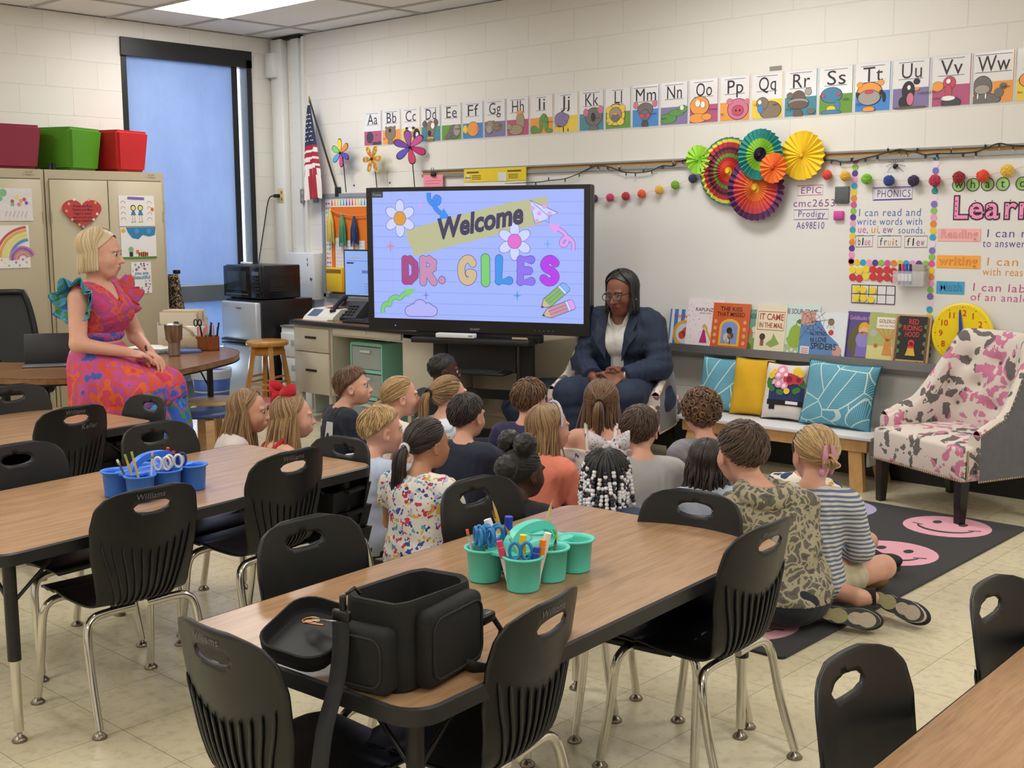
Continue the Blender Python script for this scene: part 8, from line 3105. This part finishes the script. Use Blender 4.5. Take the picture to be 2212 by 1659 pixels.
child('child in bold patterned collar and khaki shorts hidden beyond the striped sweater',(6.09,-1.82),10,'fair',prn,khaki,H_short(lift=.010),BR,psi_b=35,seed=30,hz=.48,s=.92,bare=True,legs=[[(-.065,-.02,.095),(-.24,-.21,.11),(.0,-.29,.06),(.06,-.30,.055)],[(.07,-.02,.095),(.255,-.20,.13),(.06,-.28,.05),(.01,-.29,.045)]])

# ------------------------------------------------------------------ accessories
def kid_part(kid,mb,name,m,parent=None):
 return mb.build(name,m,parent or kid[0])
 # red bow
body, N_, T, Rm, so = girlB
def bow(kid,at,size,m,yaw,name='hair_bow'):
 b_, N2, T2, Rm2, so2 = kid
 c = np.array(T2(at))
 root = None
 mb = MB()
 X = Rm2@np.array((math.cos(yaw),math.sin(yaw),0))
 U = Rm2@np.array((0,0,1.))
 O = np.cross(X,U)
 for sgn in(-1,1):
  for lay,(tw,ln_)in enumerate(((.25,1.0),(-.45,.85))):
   vs, fs =[],[]
   n_ = 14
   for i in range(n_+1):
    a = PI*2*i/n_
    r_ = ln_*size
    px = sgn*r_*(.5-.5*math.cos(a))
    bulge = .42*size*math.sin(a)
    wv = size*(.10+.34*(.5-.5*math.cos(a)))
    for e in(-1,1):
     up = e*wv+px*tw*sgn
     vs.append(tuple(c+X*px+U*(up+.02*size)+O*(bulge)))
   for i in range(n_):
    fs.append((2*i,2*i+1,2*i+3,2*i+2))
   vv, ff = solidify(vs,fs,.002)
   mb.add(vv,ff,0,True)
  vs =[tuple(c),tuple(c+U*.12*size),tuple(c+X*sgn*size*.55-U*size*.9),tuple(c+X*sgn*size*.2-U*size*1.0)]
  vv, ff = solidify(vs,[(0,1,2,3)],.002)
  mb.add(vv,ff,0)
 mb.ball(tuple(c),(size*.2,size*.2,size*.22))
 mb.build(name,m,b_)
bow(girlB,(.035,.045,.105),.085,cloth('red_ribbon','#b81a26'),R(30))
bow(girlN,(-.01,-.01,.118),.075,spots('bow_print','#d5ccd2',['#4a3f56','#d5ccd2'],60,.3),R(10))
# headband
body, N_, T, Rm, so = girlK
MB().tube([tuple(T((.0845*math.cos(a),-.018-.012*math.sin(a),.018+.100*math.sin(a))))for a in[PI*q/20 for q in range(21)]],.0065,7).build('headband',spots('glitter_band','#b9b3c4',['#e6e2ee','#8f88a4'],160,.4,.3),body)
# claw clip
body, N_, T, Rm, so = kidS
mb = MB()
for q in(-1,1):
 mb.tube([tuple(T((q*.012+.004*q*math.sin(PI*i/8),.112+.010*math.sin(PI*i/8),.055-.105*i/8)))for i in range(9)],[.006,.008,.010,.011,.011,.011,.010,.008,.006],8)
mb.ball(tuple(T((.024,.118,-.045))),(.014,.010,.016))
mb.build('claw_clip',mat('clip_pink','#c98aa8',.35),body)
# white panels and neck stripe on the navy shirt
kids_n = 'boy with brown hair in navy shirt with white panels, in profile'
body, N_, T, Rm, s_, arm, so = PEOPLE[kids_n]
def dec(kid,pts2,name,m,off=.012):
 """patch on the back of a shirt: (x, z) outline mapped on the back surface"""
 body, N_, T, Rm, s_, arm, so = PEOPLE[kid]
 vs =[]
 for x, z in pts2:
  p = N_(x,0,z)
  yb = .02+.086*math.sqrt(max(0,1-(x/.135)**2))*(1-.25*max(0,(z-.30)/.1))
  vs.append((p[0],p[1]+yb+off,p[2]))
 vv, ff = solidify(vs,[tuple(range(len(vs)))],-.002)
 MB().add(vv,ff).build(name,m,so)
dec(kids_n,[(-.10,.20),(-.03,.19),(-.035,.345),(-.085,.345)],'white_panel',cloth('panel_white','#cfd2d4'))
dec(kids_n,[(.03,.19),(.10,.20),(.085,.345),(.035,.345)],'white_panel',cloth('panel_white','#cfd2d4'))
# hood lying on the camouflage hoodie
body, N_, T, Rm, so = kidR
g = Field()
c = N_(0,.03,.405)
for i in range(12):
 a, b = 2*PI*i/12, 2*PI*(i+1)/12
 P1 = lambda w:c+np.array((.082*math.cos(w),.070*math.sin(w),-.012*math.sin(w)-.006))
 g.cap(P1(a),P1(b),.026+.012*max(0,math.sin(a)),.026+.012*max(0,math.sin(b)),.02)
soft_object('hood',g.mesh(.005,0,folds(.004,1.4,2)),camo,so)
def sneaker(parent,heel,toe,up,m_up,m_sole,ln=.21,sole2=None):
 """shoe lying so that its sole faces -up"""
 h, t = np.array(heel,float), np.array(toe,float)
 d =(t-h)/np.linalg.norm(t-h)
 u = np.array(up,float)
 u -= d*(u@d)
 u/=np.linalg.norm(u)
 sd = np.cross(d,u)
 Rm = np.stack([d,sd,u],1)
 g = Field()
 g.ell(h+d*ln*.24+u*.035,(ln*.27,.034,.040),.03,Rm).ell(h+d*ln*.70+u*.024,(ln*.32,.040,.028),.03,Rm)
 sh = soft_object('shoe',g.mesh(.005),m_up,parent)
 n_ = 26
 out =[]
 for i in range(n_):
  a = 2*PI*i/n_
  x = ln*.5*(1-math.cos(a))-.004
  wd =(.031+.010*(x/ln)-.010*math.exp(-((x/ln-.42)/.13)**2))*math.sin(a)
  out.append((x,wd*(1.06 if True else 1)))
 vs =[tuple(h+d*x+sd*y+u*z)for z in(-.016,.006)for x,y in out]
 so_ = MB().add(vs,[tuple(range(n_))[::-1],tuple(range(n_,2*n_))],0).add(vs,[(i,(i+1)%n_,n_+(i+1)%n_,n_+i)for i in range(n_)],1,True)
 if sole2:
  for sc_, x0, mm in((.74,.69,2),(.74,.24,3)):
   so_.add([tuple(h+d*(ln*x0+(x-ln*.5)*sc_*.62)+sd*y*sc_+u*-.0168)for x,y in out],[tuple(range(n_))[::-1]],mm)
 so_.build('sole',m_sole,sh)
 return sh
def to_local(body,p):
 q = Matrix.Rotation(-body.rotation_euler.z,3,'Z')@(Vector(p)-body.location)
 return np.array(q)
body = kidR[0]
sole_m =[mat('sole_grey','#34363a',.6),mat('sole_edge','#b9b6a4',.6),mat('sole_pad','#b5a893',.6,bump=(60,.4)),mat('sole_heel','#a09a6c',.5,bump=(40,.4))]
camv = np.array((2.0,-3.9,1.2))/4.5
upv = Matrix.Rotation(-body.rotation_euler.z,3,'Z')@Vector(tuple(-camv))
for hpt, tpt in(((6.515,-2.505,.062),(6.70,-2.435,.052)),((6.605,-2.265,.085),(6.80,-2.285,.052))):
 sneaker(body,to_local(body,hpt),to_local(body,tpt),np.array(upv),mat('shoe_black','#15161a',.7),sole_m,.215,True)
MB().cyl(tuple(to_local(body,(6.555,-2.31,.082))),tuple(to_local(body,(6.615,-2.275,.085))),.030,.032,14).build('sock',cloth('sock_black','#17181c'),body)
body = kidS[0]
br =[mat('sole_brown','#7d5f38',.6,bump=(30,.3)),mat('sole_brown_edge','#6b5230',.6)]
sneaker(body,to_local(body,(6.365,-2.055,.045)),to_local(body,(6.50,-1.92,.045)),np.array((-.45,.5,.3)),mat('shoe_tan','#8a6a40',.7),br,.18)
sneaker(body,to_local(body,(6.33,-1.83,.05)),to_local(body,(6.46,-1.74,.05)),np.array((0,0,1.)),mat('shoe_black','#15161a'),[mat('sole_dark','#26211c',.7),mat('sole_dark','#26211c')],.17)
# ================================================================== the two women
def person_body(label,loc,rz,f,h,skin,Tl,Rm,s,group=None):
 lipc = Tl((0,-.088,-.0606))
 def pick(C):
  L_ =(C-lipc)@Rm/s
  return((L_[:,0]/.0185)**2+(L_[:,2]/.0090)**2<1)&(np.abs(L_[:,1])<.016)
 o = soft_object('person',f.mesh(h),skin_mats(skin),None,pick)
 o.location = loc
 o.rotation_euler =(0,0,rz)
 return tag(o,label,'person',group)
rnd = random.Random(77)
# ---------------------------------------------- speaker in the armchair
SL, SR =(4.165,-.585,0), R(15)
f = Field()
Rm = rotm(R(-9),R(13),R(-3))
hs = 1.12
hl = np.array((.02,-.085,1.035))
T = add_head(f,hl,Rm,hs,True,1.25)
f.cap(T((0,.022,-.055)),(0,.0,.90),.050,.058,.03)
f.ell((0,.09,.47),(.185,.16,.11),.06).ell((0,.055,.62),(.155,.125,.13),.06).ell((0,.03,.77),(.165,.125,.12),.06)
f.cap((-.125,.015,.855),(.125,.015,.855),.062,.062,.05)
f.ell((-.07,-.07,.735),(.07,.06,.07),.04).ell((.07,-.07,.735),(.07,.06,.07),.04)
sh ={-1:(-.178,.02,.835),1:(.178,.02,.835)}
el ={-1:(-.245,-.035,.60),1:(.255,-.045,.60)}
wr_ ={-1:(-.080,-.265,.545),1:(.105,-.255,.555)}
for q in(-1,1):
 f.chain([sh[q],el[q]],[.058,.045],.03).chain([el[q],wr_[q]],[.042,.029],.02)
 hip, kn, an = np.array((q*.10,.02,.46)), np.array((q*.185,-.375,.455)), np.array((q*.15,-.36,.09))
 f.chain([hip,kn],[.10,.070],.04).chain([kn,an],[.066,.042],.02)
 f.cap(an,an+np.array((q*.03,-.15,-.045)),.036,.028,.02)
add_hand(f,wr_[-1],(.80,-.35,-.30),(-.2,-.55,.80),(.45,-.25,.75),.98,.75)
add_hand(f,wr_[1],(-.85,-.25,.05),(.15,-.55,.80),(-.1,-.2,1),.98,.85)
spk = person_body('woman in navy suit and glasses sitting in the damask armchair, hands clasped',SL,SR,f,.0042,'brown',T,Rm,hs)
# shirt
g = Field()
g.ell((0,.055,.62),(.157,.128,.14),.06).ell((0,.03,.77),(.167,.128,.12),.06).ell((-.07,-.072,.735),(.072,.06,.07),.05).ell((.07,-.072,.735),(.072,.06,.07),.05)
g.cap((-.10,.015,.86),(.10,.015,.86),.056,.056,.05)
g.ell((0,-.045,.905),(.060,.075,.085),.01,None,'-')
shirt_w = cloth('white_shirt','#dcdad6')
so = soft_object('blouse',g.mesh(.005,.008,folds(.002,.8,2)),shirt_w,spk)
for q in(-1,1):
 vs =[(q*.012,-.112,.800),(q*.070,-.075,.845),(q*.075,-.03,.925),(q*.060,-.055,.935),(q*.050,-.095,.880)]
 vv, ff = solidify(vs,[(0,1,4),(1,2,3,4)],.005)
 MB().add(vv,ff).build('collar',shirt_w,so)
 # jacket
nav = mat('suit_navy','#1e2c44',.8,bump=(900,.12),var=(60,.05))
g = Field()
g.ell((0,.075,.49),(.205,.155,.10),.06).ell((0,.055,.62),(.165,.135,.14),.06).ell((0,.035,.77),(.182,.138,.12),.06)
g.cap((-.140,.018,.862),(.140,.018,.862),.066,.066,.05)
g.ell((-.075,-.068,.735),(.075,.062,.075),.05).ell((.075,-.068,.735),(.075,.062,.075),.05)
for q in(-1,1):
 g.chain([sh[q],el[q]],[.066,.056],.03)
 d = np.array(wr_[q])-np.array(el[q])
 g.cap(el[q],np.array(el[q])+d*.90,.055,.043,.025,True)
 g.cap((q*.20,.02,.50),(q*.25,.0,.42),.05,.045,.05)
def opening(X,Y,Z):
# wedge left open over the blouse, and a round neck hole
 w_ = np.interp(Z,[.44,.56,.66,.80,.90],[.075,.048,.040,.075,.085])
 a = np.minimum(w_-np.abs(X+.004),-.035-Y)
 b_ = .082-np.sqrt(X**2+(Y+.01)**2+((Z-.935)*.8)**2)
 return np.maximum(a,b_).astype(np.float32)
jo = soft_object('jacket',g.mesh(.0052,.016,folds(.0045,.45,5),opening),nav,spk)
for q in(-1,1):
 pts =[(q*.050,-.152,.635),(q*.105,-.170,.735),(q*.150,-.140,.800),(q*.118,-.145,.815),(q*.128,-.105,.865),(q*.095,-.030,.925),(q*.072,-.075,.905),(q*.060,-.135,.80)]
 vv, ff = solidify(pts,[(0,1,7),(1,2,3,7),(3,4,7),(4,5,6,7)],q*.007)
 MB().add(vv,ff).build('lapel',mat('suit_lapel','#1b283e',.75,bump=(900,.1)),jo)
 MB().ball((q*.158,-.06,.5),.001).build('pocket_seam',nav,jo)if False else None
 # jacket hem draped over the seat
g = Field().ell((.235,.02,.42),(.06,.14,.09),.05).ell((.27,-.01,.385),(.05,.10,.06),.05).ell((-.215,.02,.42),(.05,.13,.08),.05)
soft_object('jacket_hem',g.mesh(.006,.004,folds(.004,1,9)),nav,jo)
g = Field()
g.ell((0,.09,.465),(.19,.165,.105),.06)
for q in(-1,1):
 hip, kn, an = np.array((q*.10,.02,.46)), np.array((q*.185,-.375,.455)), np.array((q*.15,-.36,.09))
 g.chain([hip,kn],[.108,.082],.04).cap(kn,an,.080,.068,.03,True)
soft_object('trousers',g.mesh(.006,.006,folds(.004,.45,7)),nav,spk)
for q in(-1,1):
 an = np.array((q*.15,-.36,.06))
 g = Field().cap(an,an+np.array((q*.035,-.17,-.022)),.042,.034,.03)
 soft_object('shoe',g.mesh(.006),mat('shoe_pump','#15151a',.35),spk)
face_bits(spk,T,Rm,hs,'#24140d','#1a1110',.6,'#120c0a')
W = lambda p:tuple(hl+Rm@(np.array(p)*hs))
mb = MB()
cap_grid(mb,W,58,96,120,.003)
back = np.array((0,1,0.))
for q in range(560):
 a0 = rnd.uniform(0,180)
 sg = rnd.choice((-1,1))
 keep = 68 if sg<0 else 80
 tgt = max(a0,keep+rnd.uniform(0,12))
 lf = rnd.uniform(.003,.013)
 pts =[]
 for i in range(8):
  w_ = i/7
  aa = a0+(tgt-a0)*min(1,w_*1.2)
  pts.append(np.array(W(on_head(R(90+sg*aa),R(3)+R(96)*w_,lf))))
 pts += hang(pts[-1],rnd,rnd.uniform(.11,.145),back,(0,-.05,-1),7,.35,.10)
 k = len(pts)
 mb.tube([tuple(p)for p in pts],[.0040]*(k-1)+[.001],4,rnd.randrange(3))
mb.build('hair',hair_mats(['#0e0b0b','#16110f','#0a0808']),spk)
gm = mat('glasses_frame','#2a2028',.25)
gl_ = MB()
for q in(-1,1):
 c = np.array((q*.031,-.103,-.002))
 gl_.tube([tuple(T((c[0]+.0245*math.cos(a)*(1+.06*q*math.cos(a)),c[1]+.004*abs(math.cos(a)),c[2]+(.0175+.003*(math.sin(a)>0))*math.sin(a))))for a in[2*PI*i/24 for i in range(24)]],.0022*hs,6,closed=True)
 gl_.tube([tuple(T((q*.056,-.098,.006))),tuple(T((q*.074,-.05,.006))),tuple(T((q*.079,.008,.004)))],.0024*hs,6)
gl_.tube([tuple(T((-.008,-.108,.004))),tuple(T((0,-.110,.007))),tuple(T((.008,-.108,.004)))],.002*hs,6)
go = gl_.build('glasses',gm,spk)
ln_ = MB()
for q in(-1,1):
 ln_.add([tuple(T((q*.031+.0235*math.cos(a),-.1035,-.002+.018*math.sin(a))))for a in[2*PI*i/20 for i in range(20)]],[tuple(range(20))])
ln_.build('lens',mat('lens_clear','#ffffff',.02,alpha=.10,spec=.5),go)
for q in(-1,1):
 MB().ball(tuple(T((q*.080,.0,-.040))),.0075).build('earring',mat('pearl','#d8cdbc',.2,.3),spk)
MB().tube([tuple(np.array(wr_[1])+np.array((.018*0+.010,.006,0))+.031*(np.array((.25,-.9,0))*math.cos(a)*1.0+np.array((.0,.0,1))*math.sin(a)))for a in[2*PI*i/18 for i in range(18)]],.006,6,closed=True).build('watch',mat('watch_silver','#b9b6b0',.3,.8),spk)

# ---------------------------------------------- teacher perched on the kidney table
TL, TR =(2.74,-3.185,0), facing(106)
f = Field()
hl = np.array((.0,-.030,1.300))
hyaw = facing(91)-TR
Rm = rotm(hyaw,R(6),0)
hs = 1.10
T = add_head(f,hl,Rm,hs,True,.95)
f.cap(T((0,.022,-.055)),(0,.012,1.135),.046,.052,.03)
f.ell((0,.02,.76),(.165,.14,.11),.06).ell((0,.0,.90),(.120,.095,.10),.06).ell((0,-.005,1.03),(.140,.105,.11),.06)
f.cap((-.115,.005,1.095),(.115,.005,1.095),.050,.050,.05)
f.ell((-.062,-.085,1.0),(.062,.055,.062),.04).ell((.062,-.085,1.0),(.062,.055,.062),.04)
sh ={-1:(-.165,.005,1.075),1:(.165,.005,1.075)}
el ={-1:(-.225,-.025,.85),1:(.235,-.055,.85)}
wr_ ={-1:(-.085,-.215,.800),1:(.085,-.225,.790)}
for q in(-1,1):
 f.chain([sh[q],el[q]],[.052,.041],.03).chain([el[q],wr_[q]],[.040,.026],.02)
 hip, kn, an = np.array((q*.085,-.01,.71)), np.array((q*.10,-.31,.60)), np.array((q*.10,-.29,.14))
 f.chain([hip,kn],[.085,.058],.04).chain([kn,an],[.055,.038],.02)
 f.cap(an,an+np.array((0,-.15,-.08)),.032,.026,.02)
add_hand(f,wr_[-1],(.62,-.62,-.22),(-.1,-.3,.95),(.55,.6,0),.98,.42)
add_hand(f,wr_[1],(-.22,-.80,-.50),(.15,-.45,.9),(-.9,.1,0),.98,.38)
tch = person_body('blonde woman in bright patterned dress perched on the kidney table edge',TL,TR,f,.0042,'fair',T,Rm,hs)
dress_top = patched('dress_bodice',['#c83a6a','#d85a3c','#a8488c','#c93f6e','#c44a84'],11,[0,.40,.47,.55,.64],.85,detail=2.5,bump=(90,.35))
dress_skirt = patched('dress_skirt',['#cf3f5a','#e0642a','#b94f96','#d9512c','#c2528e','#4a63b8'],8,[0,.38,.45,.51,.56,.66],.85,detail=3,bump=(300,.15))
dress_hem = patched('dress_hem',['#3a5fc0','#3f8a4a','#c94a80','#3568c8','#4a8fc8','#e0682c'],9,[0,.40,.46,.50,.58,.66],.85,detail=3,bump=(300,.15))
dress_band = patched('dress_band',['#3f59b0','#b8447c','#4468c4','#d25a4a'],22,[0,.44,.52,.6],.85,detail=2,bump=(300,.15))
ruf_b = patched('ruffle_blue',['#3a7fb0','#3f8a52','#4f9ac0','#33709c','#9fc0b8'],12,[0,.42,.5,.56,.64],.8,detail=2)
ruf_p = patched('ruffle_pink',['#c64a86','#d8503c','#b85a9c','#d94a5c'],12,[0,.42,.5,.58],.8,detail=2)
g = Field()
g.ell((0,.0,.92),(.122,.098,.09),.06).ell((0,-.005,1.03),(.143,.108,.11),.06).ell((-.062,-.085,1.0),(.066,.058,.066),.05).ell((.062,-.085,1.0),(.066,.058,.066),.05)
g.cap((-.125,.005,1.095),(.125,.005,1.095),.050,.050,.05)
def vneck(X,Y,Z):
 w_ = np.interp(Z,[1.0,1.03,1.17],[-.02,.0,.075])
 a = np.minimum(w_-np.abs(X),-.0-Y)
 b_ = .068-np.sqrt(X**2+(Y-.0)**2+(Z-1.155)**2)
 return np.maximum(np.maximum(a,b_),.895-Z).astype(np.float32)
dr_ = soft_object('dress',g.mesh(.0052,.010,folds(.0025,1.6,3),vneck),dress_top,tch)
g = Field().ell((0,.0,.88),(.122,.098,.045),.02)
soft_object('waistband',g.mesh(.005,.012,folds(.002,2.2,1),lambda X,Y,Z:np.maximum(Z-.905,.845-Z).astype(np.float32)),dress_band,dr_)
def skirt(name,m,zlo,zhi,extra=.0,seed=1,amp=.010):
 g = Field()
 g.ell((0,.01,.80),(.140,.120,.09),.06).ell((0,.01,.72),(.175,.155,.10),.07)
 for q in(-1,1):
  g.chain([(q*.085,-.02,.70),(q*.10,-.31,.60),(q*.115,-.32,.24)],[.105,.085,.12],.06)
 g.cap((-.10,-.03,.66),(-.13,-.02,.24),.12,.14,.08).cap((-.10,-.18,.62),(-.12,-.18,.22),.11,.14,.08).cap((.02,-.22,.58),(.03,-.24,.24),.12,.16,.08)
 def pleat(X,Y,Z):
  a = np.arctan2(Y+.2,X)
  k = np.clip((.80-Z)/.3,0,1)
  return(amp*k*(np.sin(13*a+6*Z)+.6*np.sin(23*a-9*Z+seed))+.004*np.sin(30*Z+8*X+seed)).astype(np.float32)
 return soft_object(name,g.mesh(.0075,extra,pleat,lambda X,Y,Z:np.maximum(np.maximum(Z+.95*Y-zhi,zlo-(Z+.95*Y)),.20-Z).astype(np.float32)),m,dr_)
skirt('skirt',dress_skirt,.235,2.2)
skirt('skirt_band',dress_band,.165,.24,.003)
skirt('hem_panel',dress_hem,-2,.17,.001,4)
for q, m_ in((-1,ruf_b),(1,ruf_p)):
 for lay_,(sc_,drop)in enumerate(((1.0,.085),(.82,.055))):
  def ruf(u,v,q=q,sc_=sc_,drop=drop):
   a = 2*PI*u
   wv = 1+.16*math.sin(7*a+lay_)*v
   r_ =(.058+.062*v*sc_)*wv
   out = .02+.075*v*sc_
   return(q*(.125+out+.010*math.sin(9*a)*v),.005+r_*math.cos(a)*.95,1.095+r_*math.sin(a)*.9-drop*v*.45+.012*math.sin(7*a)*v)
  MB().grid(ruf,72,10,0,.003).build('ruffle_sleeve',m_,dr_)
skm = mat('sandal_tan','#9a6a44',.5)
for q in(-1,1):
 an = np.array((q*.10,-.31,.10))
 g = Field().cap(an,an+np.array((0,-.16,-.06)),.034,.028,.03)
 soft_object('shoe',g.mesh(.006),skm,tch)
face_bits(tch,T,Rm,hs,'#5a4a3a','#a8875c',.75,'#6b5040')
W = lambda p:tuple(hl+Rm@(np.array(p)*hs))
mb = MB()
cap_grid(mb,W,60,98,120,.004)
for q in range(640):
 a0 = rnd.uniform(0,180)
 sg = rnd.choice((-1,1))
 tgt = max(a0,80+rnd.uniform(0,14))
 lf = rnd.uniform(.004,.017)
 pts =[]
 for i in range(8):
  w_ = i/7
  aa = a0+(tgt-a0)*min(1,w_*1.25)
  pts.append(np.array(W(on_head(R(90+sg*aa),R(3)+R(97)*w_,lf*math.sin(PI*(.25+.6*w_))))))
 pts += hang(pts[-1],rnd,rnd.uniform(.088,.105),np.array((0,1,0.)),(0,0,-1),6,.22,.12)
 k = len(pts)
 mb.tube([tuple(p)for p in pts],[.0038]*(k-1)+[.0018],4,rnd.randrange(3))
mb.build('hair',hair_mats(['#d2bd96','#c2a877','#dccaa6']),tch)
pts =[(.055*math.cos(a),-.05-.075*(-math.sin(a))if False else .0-.098*(.55+.45*math.sin(-a)),1.135-.09*(.5+.5*math.sin(-a)))for a in[PI*(1+i/18)for i in range(19)]]
MB().tube([(-.060,.0,1.155),(-.055,-.055,1.125),(-.030,-.100,1.075),(0,-.118,1.05),(.030,-.100,1.075),(.055,-.055,1.125),(.060,.0,1.155)],.0045,7).ball((0,-.122,1.035),(.008,.005,.012)).build('necklace',mat('gold_chain','#b8924a',.25,.9),tch)
MB().tube([tuple(np.array(wr_[1])+.030*(np.array((.9,.3,0))*math.cos(a)+np.array((0,.45,.9))*math.sin(a)))for a in[2*PI*i/18 for i in range(18)]],.0065,6,closed=True).build('watch',mat('watch_dark','#4a4440',.35,.5),tch)
bpy.context.view_layer.update()
